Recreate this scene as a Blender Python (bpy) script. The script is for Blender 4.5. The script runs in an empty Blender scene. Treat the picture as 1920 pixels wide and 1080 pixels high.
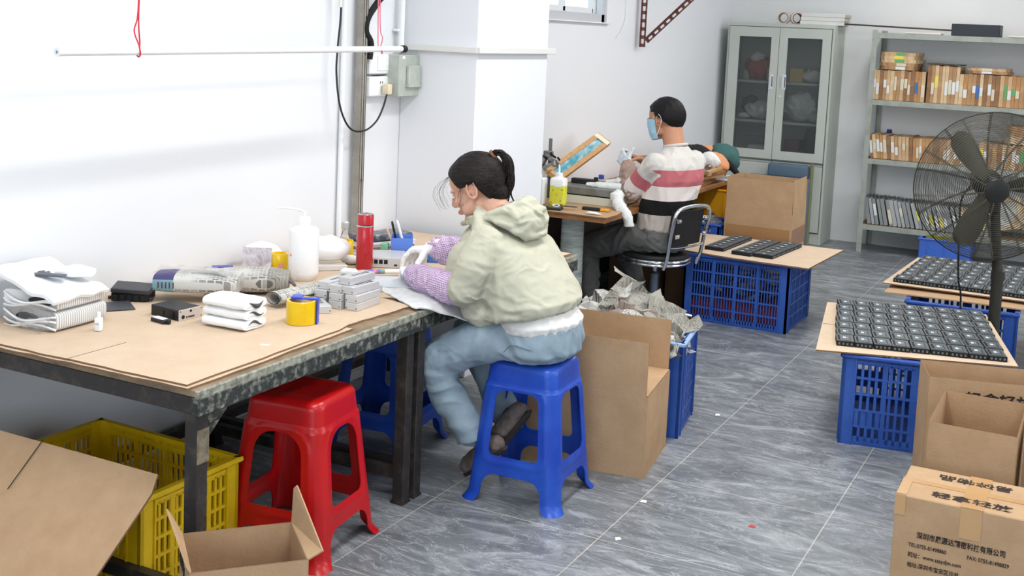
import bpy, bmesh, math, random
from mathutils import Vector, Matrix, Euler, noise
random.seed(7); noise.seed_set(3)
S = bpy.context.scene
C = S.collection
V = Vector
PI = math.pi

# ------------------------------------------------------------------ camera
def set_camera():
    f, yaw, pitch, roll = 2205.2, -0.472365, 0.109131, 0.044758
    pos = V((1.93958, -3.33848, 1.5888))
    fw = V((math.sin(yaw)*math.cos(pitch), math.cos(yaw)*math.cos(pitch), -math.sin(pitch)))
    ri = V((math.cos(yaw), -math.sin(yaw), 0)); up = ri.cross(fw)
    c, s = math.cos(roll), math.sin(roll)
    r2 = ri*c + up*s; u2 = up*c - ri*s
    m = Matrix((( r2.x, u2.x, -fw.x, pos.x), (r2.y, u2.y, -fw.y, pos.y), (r2.z, u2.z, -fw.z, pos.z), (0, 0, 0, 1)))
    cd = bpy.data.cameras.new('camera'); co = bpy.data.objects.new('camera', cd); C.objects.link(co)
    co.matrix_world = m
    cd.sensor_width = 36.0; cd.lens = f/1920*36.0; cd.shift_y = -0.125; cd.clip_start = 0.05
    S.camera = co
set_camera()

# ------------------------------------------------------------------ world, lamps, exposure
w = bpy.data.worlds.new('world'); S.world = w; w.use_nodes = True
w.node_tree.nodes['Background'].inputs[0].default_value = (0.85, 0.92, 1.0, 1)
w.node_tree.nodes['Background'].inputs[1].default_value = 3.0
S.view_settings.view_transform = 'Standard'; S.view_settings.look = 'None'
S.view_settings.gamma = 1; S.view_settings.use_curve_mapping = False
S.view_settings.exposure = -0.06
ROOM = dict(x0=-1.0, x1=4.6, y0=-5.2, y1=6.4, h=2.95)
LAMPS = [(0.75, -1.2, 41), (0.75, 1.1, 41), (0.75, 3.6, 27), (0.75, 5.2, 17),
         (3.0, -2.6, 30), (3.0, 0.6, 34), (3.0, 3.6, 32), (-0.55, -1.1, 9)]
def tube_lamp(x, y, p, i):
    ld = bpy.data.lights.new('tube_light', 'AREA'); ld.shape = 'RECTANGLE'; ld.size = 0.30; ld.size_y = 1.5
    ld.energy = p; ld.color = (1.0, 0.985, 0.96)
    lo = bpy.data.objects.new('tube_light', ld); C.objects.link(lo); lo.location = (x, y, ROOM['h'] - 0.09)
for i, (x, y, p) in enumerate(LAMPS): tube_lamp(x, y, p, i)
# unseen fill lights added to lift the shade, behind the camera and at right
for (loc, rot, sx, sy, p) in (((1.9, ROOM['y0'] + 0.06, 1.45), (math.radians(90), 0, math.radians(180)), 3.6, 1.3, 92), ((ROOM['x1'] - 0.06, 2.2, 1.5), (math.radians(90), 0, math.radians(90)), 3.2, 1.2, 44)):
    ld = bpy.data.lights.new('fill_light', 'AREA'); ld.shape = 'RECTANGLE'; ld.size = sx; ld.size_y = sy; ld.energy = p; ld.color = (0.98, 0.99, 1.0)
    lo = bpy.data.objects.new('fill_light', ld); C.objects.link(lo); lo.location = loc; lo.rotation_euler = rot

# ------------------------------------------------------------------ materials
def lin(c):
    return tuple((v/255/12.92 if v/255 <= 0.04045 else ((v/255+0.055)/1.055)**2.4) for v in c) + (1,)
MC = {}
def M(name, col, rough=0.5, metal=0.0, var=None, bump=None, trans=0.0, ior=1.45, alpha=1.0, stretch=(1,1,1), sub=0.0, coat=0.0, spec=0.5, vs=0.5):
    """var=(colour2, scale) noise mix; bump=(scale, strength)"""
    if name in MC: return MC[name]
    m = bpy.data.materials.new(name); m.use_nodes = True; nt = m.node_tree; b = nt.nodes['Principled BSDF']
    b.inputs['Base Color'].default_value = lin(col); b.inputs['Roughness'].default_value = rough
    b.inputs['Metallic'].default_value = metal; b.inputs['IOR'].default_value = ior
    b.inputs['Transmission Weight'].default_value = trans; b.inputs['Alpha'].default_value = alpha
    b.inputs['Coat Weight'].default_value = coat; b.inputs['Specular IOR Level'].default_value = spec
    if sub: b.inputs['Subsurface Weight'].default_value = sub; b.inputs['Subsurface Radius'].default_value = (0.01, 0.004, 0.002)
    if var or bump:
        tc = nt.nodes.new('ShaderNodeTexCoord'); mp = nt.nodes.new('ShaderNodeMapping'); mp.inputs['Scale'].default_value = stretch
        nt.links.new(tc.outputs['Object'], mp.inputs[0])
    if var:
        n = nt.nodes.new('ShaderNodeTexNoise'); n.inputs['Scale'].default_value = var[1]; n.inputs['Detail'].default_value = 6; n.inputs['Roughness'].default_value = 0.65
        r = nt.nodes.new('ShaderNodeValToRGB'); r.color_ramp.elements[0].position = vs-0.13; r.color_ramp.elements[1].position = vs+0.17
        r.color_ramp.elements[0].color = lin(col); r.color_ramp.elements[1].color = lin(var[0])
        nt.links.new(mp.outputs[0], n.inputs['Vector']); nt.links.new(n.outputs['Fac'], r.inputs[0]); nt.links.new(r.outputs[0], b.inputs['Base Color'])
    if bump:
        n2 = nt.nodes.new('ShaderNodeTexNoise'); n2.inputs['Scale'].default_value = bump[0]; n2.inputs['Detail'].default_value = 5
        bp = nt.nodes.new('ShaderNodeBump'); bp.inputs['Strength'].default_value = bump[1]; bp.inputs['Distance'].default_value = 0.01
        nt.links.new(mp.outputs[0], n2.inputs['Vector']); nt.links.new(n2.outputs['Fac'], bp.inputs['Height']); nt.links.new(bp.outputs[0], b.inputs['Normal'])
    MC[name] = m
    return m
def nodes_of(m): return m.node_tree.nodes, m.node_tree.links, m.node_tree.nodes['Principled BSDF']

def floor_mat():
    m = M('floor_tile', (150,155,162), 0.33); N, L, b = nodes_of(m)
    tc = N.new('ShaderNodeTexCoord'); mp = N.new('ShaderNodeMapping')
    mp.inputs['Rotation'].default_value = (0, 0, 0.35); mp.inputs['Scale'].default_value = (1.15, 3.0, 1)
    L.new(tc.outputs['Object'], mp.inputs[0])
    n0 = N.new('ShaderNodeTexNoise'); n0.inputs['Scale'].default_value = 2.2; n0.inputs['Detail'].default_value = 9; n0.inputs['Roughness'].default_value = 0.7; n0.inputs['Distortion'].default_value = 2.0
    L.new(mp.outputs[0], n0.inputs['Vector'])
    r0 = N.new('ShaderNodeValToRGB'); e = r0.color_ramp.elements
    e[0].position = 0.30; e[0].color = lin((84,88,92)); e[1].position = 0.73; e[1].color = lin((172,176,180))
    x = e.new(0.5); x.color = lin((116,121,126)); L.new(n0.outputs['Fac'], r0.inputs[0])
    # thin pale veins
    n1 = N.new('ShaderNodeTexNoise'); n1.inputs['Scale'].default_value = 3.1; n1.inputs['Detail'].default_value = 7; n1.inputs['Distortion'].default_value = 2.2; n1.inputs['Roughness'].default_value = 0.6
    L.new(mp.outputs[0], n1.inputs['Vector'])
    ab = N.new('ShaderNodeMath'); ab.operation = 'SUBTRACT'; ab.inputs[1].default_value = 0.5; L.new(n1.outputs['Fac'], ab.inputs[0])
    ab2 = N.new('ShaderNodeMath'); ab2.operation = 'ABSOLUTE'; L.new(ab.outputs[0], ab2.inputs[0])
    rv = N.new('ShaderNodeValToRGB'); rv.color_ramp.elements[0].position = 0.0; rv.color_ramp.elements[0].color = (0.6,0.6,0.6,1)
    rv.color_ramp.elements[1].position = 0.02; rv.color_ramp.elements[1].color = (0,0,0,1); L.new(ab2.outputs[0], rv.inputs[0])
    n3 = N.new('ShaderNodeTexNoise'); n3.inputs['Scale'].default_value = 1.6; L.new(tc.outputs['Object'], n3.inputs['Vector'])
    mm = N.new('ShaderNodeMath'); mm.operation = 'MULTIPLY'; L.new(rv.outputs[0], mm.inputs[0]); L.new(n3.outputs['Fac'], mm.inputs[1])
    mx = N.new('ShaderNodeMix'); mx.data_type = 'RGBA'; mx.inputs[7].default_value = lin((205,210,216))
    L.new(mm.outputs[0], mx.inputs[0]); L.new(r0.outputs[0], mx.inputs[6])
    # grout lines every 0.6 m
    sp = N.new('ShaderNodeSeparateXYZ'); L.new(tc.outputs['Object'], sp.inputs[0])
    gs = []
    for ax in ('X', 'Y'):
        a = N.new('ShaderNodeMath'); a.operation = 'DIVIDE'; a.inputs[1].default_value = 0.6; L.new(sp.outputs[ax], a.inputs[0])
        a1 = N.new('ShaderNodeMath'); a1.operation = 'ADD'; a1.inputs[1].default_value = 100.5; L.new(a.outputs[0], a1.inputs[0])
        fr = N.new('ShaderNodeMath'); fr.operation = 'FRACT'; L.new(a1.outputs[0], fr.inputs[0])
        s1 = N.new('ShaderNodeMath'); s1.operation = 'SUBTRACT'; s1.inputs[1].default_value = 0.5; L.new(fr.outputs[0], s1.inputs[0])
        s2 = N.new('ShaderNodeMath'); s2.operation = 'ABSOLUTE'; L.new(s1.outputs[0], s2.inputs[0])
        c = N.new('ShaderNodeMath'); c.operation = 'LESS_THAN'; c.inputs[1].default_value = 0.0032; L.new(s2.outputs[0], c.inputs[0]); gs.append(c)
    g = N.new('ShaderNodeMath'); g.operation = 'MAXIMUM'; L.new(gs[0].outputs[0], g.inputs[0]); L.new(gs[1].outputs[0], g.inputs[1])
    n4 = N.new('ShaderNodeTexNoise'); n4.inputs['Scale'].default_value = 5; L.new(tc.outputs['Object'], n4.inputs['Vector'])
    g2 = N.new('ShaderNodeMath'); g2.operation = 'MULTIPLY'; L.new(g.outputs[0], g2.inputs[0]); L.new(n4.outputs['Fac'], g2.inputs[1])
    mx2 = N.new('ShaderNodeMix'); mx2.data_type = 'RGBA'; mx2.inputs[7].default_value = lin((215,208,195))
    L.new(g2.outputs[0], mx2.inputs[0]); L.new(mx.outputs[2], mx2.inputs[6]); L.new(mx2.outputs[2], b.inputs['Base Color'])
    return m

def cardboard(name='cardboard', col=(196,160,122), c2=(182,146,108)):
    return M(name, col, 0.85, var=(c2, 9), bump=(120, 0.12), spec=0.2)
def paper_print(name, base, ink, scale=55, amt=0.5):
    """sheet with rows of small print"""
    if name in MC: return MC[name]
    m = M(name, base, 0.7); N, L, b = nodes_of(m)
    uv = N.new('ShaderNodeTexCoord')
    mp = N.new('ShaderNodeMapping'); mp.inputs['Scale'].default_value = (scale, scale*2.2, scale); L.new(uv.outputs['Object'], mp.inputs[0])
    br = N.new('ShaderNodeTexBrick'); br.inputs['Scale'].default_value = 1.0; br.inputs['Mortar Size'].default_value = 0.045
    br.inputs['Color1'].default_value = (1,1,1,1); br.inputs['Color2'].default_value = (0.3,0.3,0.3,1); br.inputs['Mortar'].default_value = (0,0,0,1)
    L.new(mp.outputs[0], br.inputs['Vector'])
    n = N.new('ShaderNodeTexNoise'); n.inputs['Scale'].default_value = 9; n.inputs['Detail'].default_value = 3; L.new(uv.outputs['Object'], n.inputs['Vector'])
    r = N.new('ShaderNodeValToRGB'); r.color_ramp.elements[0].position = 0.40; r.color_ramp.elements[1].position = 0.50; L.new(n.outputs['Fac'], r.inputs[0])
    mu = N.new('ShaderNodeMath'); mu.operation = 'MULTIPLY'; L.new(br.outputs['Color'], mu.inputs[0]); L.new(r.outputs[0], mu.inputs[1])
    m2 = N.new('ShaderNodeMath'); m2.operation = 'MULTIPLY'; m2.inputs[1].default_value = amt; L.new(mu.outputs[0], m2.inputs[0])
    mx = N.new('ShaderNodeMix'); mx.data_type = 'RGBA'; mx.inputs[6].default_value = lin(base); mx.inputs[7].default_value = lin(ink)
    L.new(m2.outputs[0], mx.inputs[0]); L.new(mx.outputs[2], b.inputs['Base Color'])
    return m
def gingham(name, a, c, freq=95):
    if name in MC: return MC[name]
    m = M(name, a, 0.85); N, L, b = nodes_of(m)
    at = N.new('ShaderNodeAttribute'); at.attribute_name = 'weave'
    sp = N.new('ShaderNodeSeparateXYZ'); L.new(at.outputs['Vector'], sp.inputs[0])
    outs = []
    for ax in ('X', 'Y'):
        k = N.new('ShaderNodeMath'); k.operation = 'MULTIPLY'; k.inputs[1].default_value = freq; L.new(sp.outputs[ax], k.inputs[0])
        f = N.new('ShaderNodeMath'); f.operation = 'FRACT'; L.new(k.outputs[0], f.inputs[0])
        g = N.new('ShaderNodeMath'); g.operation = 'LESS_THAN'; g.inputs[1].default_value = 0.45; L.new(f.outputs[0], g.inputs[0]); outs.append(g)
    ad = N.new('ShaderNodeMath'); ad.operation = 'ADD'; L.new(outs[0].outputs[0], ad.inputs[0]); L.new(outs[1].outputs[0], ad.inputs[1])
    hf = N.new('ShaderNodeMath'); hf.operation = 'MULTIPLY'; hf.inputs[1].default_value = 0.5; L.new(ad.outputs[0], hf.inputs[0])
    mx = N.new('ShaderNodeMix'); mx.data_type = 'RGBA'; mx.inputs[6].default_value = lin(a); mx.inputs[7].default_value = lin(c)
    L.new(hf.outputs[0], mx.inputs[0]); L.new(mx.outputs[2], b.inputs['Base Color'])
    return m

# ------------------------------------------------------------------ mesh collector
def orth(d):
    d = d.normalized(); a = V((0,0,1)) if abs(d.z) < 0.9 else V((1,0,0))
    x = a.cross(d).normalized(); return x, d.cross(x).normalized()
class MB:
    def __init__(s): s.bm = bmesh.new(); s.mi = 0
    def add(s, fn, mat=None, mi=None):
        t = bmesh.new(); fn(t)
        if mat is not None: t.transform(mat)
        me = bpy.data.meshes.new('t'); 
        k = s.mi if mi is None else mi
        for f in t.faces: f.material_index = k
        t.to_mesh(me); t.free(); s.bm.from_mesh(me); bpy.data.meshes.remove(me); return s
    def box(s, c, d, rot=None, bev=0.0, mi=None, seg=1):
        def fn(t):
            bmesh.ops.create_cube(t, size=1)
            bmesh.ops.scale(t, vec=V(d), verts=t.verts)
            if bev: bmesh.ops.bevel(t, geom=t.edges[:], offset=min(bev, min(d)*0.45), segments=seg, affect='EDGES', profile=0.5)
        mt = Matrix.Translation(V(c))
        if rot is not None:
            mt = mt @ (rot if isinstance(rot, Matrix) else Euler(rot if hasattr(rot, '__len__') else (0,0,rot)).to_matrix().to_4x4())
        return s.add(fn, mt, mi)
    def cyl(s, a, b, r1, r2=None, n=20, mi=None, bev=0):
        a, b = V(a), V(b); r2 = r1 if r2 is None else r2; d = b-a
        def fn(t):
            bmesh.ops.create_cone(t, cap_ends=True, segments=n, radius1=r1, radius2=r2, depth=d.length)
            if bev:
                es = [e for e in t.edges if abs((e.verts[0].co-e.verts[1].co).z) < 1e-5]
                bmesh.ops.bevel(t, geom=es, offset=bev, segments=2, affect='EDGES', profile=0.5)
        q = V((0,0,1)).rotation_difference(d.normalized())
        return s.add(fn, Matrix.Translation((a+b)/2) @ q.to_matrix().to_4x4(), mi)
    def ell(s, c, r, rot=None, sub=3, mi=None):
        def fn(t):
            bmesh.ops.create_icosphere(t, subdivisions=sub, radius=1); bmesh.ops.scale(t, vec=V(r), verts=t.verts)
        mt = Matrix.Translation(V(c))
        if rot is not None: mt = mt @ (rot if isinstance(rot, Matrix) else Euler(rot).to_matrix().to_4x4())
        return s.add(fn, mt, mi)
    def tube(s, pts, r, n=8, closed=False, mi=None, cap=True):
        pts = [V(p) for p in pts]; k = len(pts); rr = r if hasattr(r, '__len__') else [r]*k
        def fn(t):
            rings = []; px = None
            for i, p in enumerate(pts):
                if closed: d = pts[(i+1) % k]-pts[i-1]
                else: d = pts[min(i+1, k-1)]-pts[max(i-1, 0)]
                if d.length < 1e-9: d = V((0,0,1))
                d.normalize()
                if px is None: x, y = orth(d)
                else:
                    x = px - d*px.dot(d)
                    if x.length < 1e-6: x, y = orth(d)
                    x.normalize(); y = d.cross(x)
                px = x
                rings.append([t.verts.new(p+(x*math.cos(2*PI*j/n)+y*math.sin(2*PI*j/n))*rr[i]) for j in range(n)])
            for i in range(k if closed else k-1):
                A, B = rings[i], rings[(i+1) % k]
                for j in range(n): t.faces.new((A[j], A[(j+1) % n], B[(j+1) % n], B[j]))
            if not closed and cap: t.faces.new(rings[0][::-1]); t.faces.new(rings[-1])
        return s.add(fn, None, mi)
    def lathe(s, prof, c=(0,0,0), n=32, rot=None, mi=None):
        def fn(t):
            rings = []
            for r, z in prof:
                if r < 1e-6: rings.append([t.verts.new((0,0,z))])
                else: rings.append([t.verts.new((r*math.cos(2*PI*j/n), r*math.sin(2*PI*j/n), z)) for j in range(n)])
            for A, B in zip(rings, rings[1:]):
                for j in range(n):
                    q = [A[j % len(A)], A[(j+1) % n % len(A)], B[(j+1) % n % len(B)], B[j % len(B)]]
                    u = []
                    for v in q:
                        if v not in u: u.append(v)
                    if len(u) > 2: t.faces.new(u)
        mt = Matrix.Translation(V(c))
        if rot is not None: mt = mt @ (rot if isinstance(rot, Matrix) else Euler(rot).to_matrix().to_4x4())
        return s.add(fn, mt, mi)
    def loft(s, rings, n=28, e=2.0, mi=None, caps=True):
        """rings: (centre, half axis a, half axis b) ; superellipse exponent e"""
        def fn(t):
            R = []
            for c, a, b in rings:
                c, a, b = V(c), V(a), V(b); row = []
                for j in range(n):
                    th = 2*PI*j/n; cs, sn = math.cos(th), math.sin(th)
                    row.append(t.verts.new(c + a*math.copysign(abs(cs)**(2/e), cs) + b*math.copysign(abs(sn)**(2/e), sn)))
                R.append(row)
            for A, B in zip(R, R[1:]):
                for j in range(n): t.faces.new((A[j], A[(j+1) % n], B[(j+1) % n], B[j]))
            if caps:
                t.faces.new(R[0][::-1]); t.faces.new(R[-1])
            bmesh.ops.recalc_face_normals(t, faces=t.faces)
        return s.add(fn, None, mi)
    def poly(s, pts, th, mi=None):
        """flat polygon (any 3D planar pts) given a thickness along its normal"""
        pts = [V(p) for p in pts]
        def fn(t):
            vs = [t.verts.new(p) for p in pts]; f = t.faces.new(vs); f.normal_update(); nrm = f.normal.copy()
            g = bmesh.ops.extrude_face_region(t, geom=[f]); vv = [x for x in g['geom'] if isinstance(x, bmesh.types.BMVert)]
            for x in vv: x.co += nrm*th
            bmesh.ops.recalc_face_normals(t, faces=t.faces)
        return s.add(fn, None, mi)
    def grid(s, fx, nu, nv, mi=None, th=0.0):
        def fn(t):
            vs = [[t.verts.new(fx(i/nu, j/nv)) for j in range(nv+1)] for i in range(nu+1)]
            for i in range(nu):
                for j in range(nv): t.faces.new((vs[i][j], vs[i+1][j], vs[i+1][j+1], vs[i][j+1]))
            if th: 
                bmesh.ops.recalc_face_normals(t, faces=t.faces)
                bmesh.ops.solidify(t, geom=t.faces[:], thickness=th)
        return s.add(fn, None, mi)

PM = {}
def mesh_obj(name, mb, mats, smooth=False, world_parent=None, ang=35):
    me = bpy.data.meshes.new(name); bm = mb.bm if isinstance(mb, MB) else mb
    if world_parent is not None: bm.transform(PM[world_parent.name].inverted())
    bm.to_mesh(me); bm.free()
    for m in (mats if isinstance(mats, (list, tuple)) else [mats]): me.materials.append(m)
    if smooth:
        for p in me.polygons: p.use_smooth = True
        try: me.set_sharp_from_angle(angle=math.radians(ang))
        except Exception: pass
    return me
def obj(name, mb, mats, parent=None, smooth=False, world=False, ang=35):
    """link one mesh object; world=True: the mesh was built in room coordinates"""
    me = mesh_obj(name, mb, mats, smooth, parent if (world and parent) else None, ang)
    o = bpy.data.objects.new(name, me); C.objects.link(o)
    if parent: o.parent = parent
    return o
def tag(o, label, cat, group=None, kind=None):
    if label: o['label'] = label
    if cat: o['category'] = cat
    if group: o['group'] = group
    if kind: o['kind'] = kind
    return o
def thing(name, label, cat, loc=(0,0,0), rotz=0.0, group=None):
    o = bpy.data.objects.new(name, None); C.objects.link(o); o.empty_display_size = 0.05
    o.location = loc; o.rotation_euler = (0,0,rotz)
    PM[o.name] = Matrix.Translation(V(loc)) @ Matrix.Rotation(rotz, 4, 'Z')
    return tag(o, label, cat, group)
def single(name, label, cat, mb, mats, loc=(0,0,0), rotz=0.0, group=None, smooth=False, ang=35, world=False):
    """a thing that is one mesh"""
    if world:
        mb.bm.transform((Matrix.Translation(V(loc)) @ Matrix.Rotation(rotz, 4, 'Z')).inverted())
    o = obj(name, mb, mats, None, smooth, False, ang); o.location = loc; o.rotation_euler = (0,0,rotz)
    PM[o.name] = Matrix.Translation(V(loc)) @ Matrix.Rotation(rotz, 4, 'Z')
    return tag(o, label, cat, group)
def struct(name, mb, mats, parent=None, smooth=False):
    o = obj(name, mb, mats, parent, smooth)
    if not parent: o['kind'] = 'structure'
    return o
def dup(root, loc, rot, label, group=None):
    r = root.copy(); C.objects.link(r); r.location = loc
    r.rotation_euler = rot if hasattr(rot, '__len__') else (0,0,rot); r['label'] = label
    if group: r['group'] = group
    for ch in list(root.children):
        c = ch.copy(); C.objects.link(c); c.parent = r
        for g in list(ch.children):
            d = g.copy(); C.objects.link(d); d.parent = c
    return r

def remesh(mb, voxel, smooth_it=4, fac=0.5, disp=None):
    """fuse overlapping closed shapes into one continuous surface -> bmesh"""
    me = bpy.data.meshes.new('r'); mb.bm.to_mesh(me); mb.bm.free()
    o = bpy.data.objects.new('r', me); C.objects.link(o)
    md = o.modifiers.new('r', 'REMESH'); md.mode = 'VOXEL'; md.voxel_size = voxel
    if smooth_it:
        ms = o.modifiers.new('s', 'SMOOTH'); ms.iterations = smooth_it; ms.factor = fac
    dg = bpy.context.evaluated_depsgraph_get(); dg.update()
    ev = o.evaluated_get(dg); m2 = bpy.data.meshes.new_from_object(ev)
    bpy.data.objects.remove(o, do_unlink=True); bpy.data.meshes.remove(me)
    bm = bmesh.new(); bm.from_mesh(m2); bpy.data.meshes.remove(m2)
    if disp:
        bm.normal_update()
        mv = [(v, v.normal.copy()*disp(v.co, v.normal)) for v in bm.verts]
        for v, d in mv: v.co += d
    bm.normal_update()
    return bm
def sheet_clip(nu, nv, f, pos, u0, u1, v0, v1, wrap=True):
    """grid in (u,v) kept where f>0 with edges cut exactly on f=0, mapped by pos"""
    bm = bmesh.new(); cache = {}
    def key(u, v): return (round(u, 5), round(v, 5))
    def vert(u, v):
        uu = u
        if wrap and abs(u-u1) < 1e-6: uu = u0
        k = key(uu, v)
        if k not in cache: cache[k] = bm.verts.new(pos(uu, v))
        return cache[k]
    F = {}
    U = [u0+(u1-u0)*i/nu for i in range(nu+1)]; W = [v0+(v1-v0)*j/nv for j in range(nv+1)]
    for i, u in enumerate(U):
        for j, v in enumerate(W): F[i, j] = f(u, v)
    for i in range(nu):
        for j in range(nv):
            cs = [(i,j),(i+1,j),(i+1,j+1),(i,j+1)]; pl = []
            for k in range(4):
                a, b = cs[k], cs[(k+1) % 4]; fa, fb = F[a], F[b]
                if fa > 0: pl.append((U[a[0]], W[a[1]]))
                if (fa > 0) != (fb > 0):
                    t = fa/(fa-fb); t = min(max(t, 0.02), 0.98)
                    pl.append((U[a[0]]+(U[b[0]]-U[a[0]])*t, W[a[1]]+(W[b[1]]-W[a[1]])*t))
            vs = []
            for u, v in pl:
                x = vert(u, v)
                if x not in vs: vs.append(x)
            if len(vs) > 2:
                try: bm.faces.new(vs)
                except ValueError: pass
    return bm
def text_mesh(body, size, bold=0.0, align='LEFT'):
    cu = bpy.data.curves.new('t', 'FONT'); cu.body = body; cu.size = size; cu.align_x = align; cu.extrude = 0.0003; cu.offset = bold; cu.resolution_u = 3
    o = bpy.data.objects.new('t', cu); C.objects.link(o)
    dg = bpy.context.evaluated_depsgraph_get(); dg.update()
    me = bpy.data.meshes.new_from_object(o.evaluated_get(dg))
    bpy.data.objects.remove(o, do_unlink=True); bpy.data.curves.remove(cu)
    bm = bmesh.new(); bm.from_mesh(me); bpy.data.meshes.remove(me); return bm
def text_on(mb, body, size, origin, xd, yd, bold=0.0, sx=1.0, align='LEFT'):
    bm = text_mesh(body, size, bold, align); xd, yd = V(xd).normalized(), V(yd).normalized(); z = xd.cross(yd)
    m = Matrix(((xd.x*sx, yd.x, z.x, origin[0]), (xd.y*sx, yd.y, z.y, origin[1]), (xd.z*sx, yd.z, z.z, origin[2]), (0,0,0,1)))
    bm.transform(m); me = bpy.data.meshes.new('t'); bm.to_mesh(me); bm.free(); mb.bm.from_mesh(me); bpy.data.meshes.remove(me)
ORD = ['first','second','third','fourth','fifth','sixth','seventh','eighth','ninth','tenth','eleventh','twelfth','thirteenth','fourteenth','fifteenth','sixteenth','seventeenth','eighteenth','nineteenth','twentieth']
for a in ('first','second','third','fourth','fifth','sixth','seventh','eighth','ninth'): ORD.append('twenty-'+a)
ORD.append('thirtieth')
for a in ('first','second','third','fourth','fifth','sixth','seventh','eighth','ninth'): ORD.append('thirty-'+a)

# palette
CARD = cardboard(); CARD_T = cardboard('cardboard_table', (206,184,160), (198,176,151)); CARD_E = M('corrugated_edge', (140,108,80), 0.9, var=((105,80,58), 260)); CARD_D = cardboard('cardboard_kraft', (184,153,120), (173,142,109))
BLACK = M('black_plastic', (28,29,31), 0.45); BLACKM = M('black_matte', (22,22,23), 0.8); DGREY = M('module_grey', (58,63,67), 0.5, bump=(300,0.05))
WHITE = M('white_plastic', (236,238,240), 0.4); FOAM = M('foam_wrap', (240,242,243), 0.6, bump=(60,0.25)); CHROME = M('chrome', (215,218,222), 0.16, 1.0)
STEEL = M('galvanised_steel', (172,174,172), 0.45, 0.35, var=((140,142,140), 14)); BLUE = M('blue_plastic', (24,66,160), 0.38, var=((30,76,172), 8)); BLUEL = M('light_blue_plastic', (62,104,196), 0.4)
CRATE_B = M('crate_blue', (34,74,156), 0.45, var=((48,90,172), 6)); YEL = M('crate_yellow', (226,190,14), 0.45, var=((208,168,10), 7)); SILVER = M('silver_alloy', (205,206,208), 0.38, 0.35)
RED = M('red_plastic', (190,16,20), 0.28, var=((172,12,16), 6)); INK = M('black_ink', (40,32,30), 0.8); TABLE = M('painted_steel', (50,46,44), 0.5, 0.2, var=((88,80,72), 24), vs=0.62)
PAINTY = M('paint_splashed', (44,48,46), 0.5, var=((170,172,160), 38), bump=(60,0.4), vs=0.62); PAINTL = M('paint_splashed_light', (166,168,154), 0.6, var=((96,92,80), 40))
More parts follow.
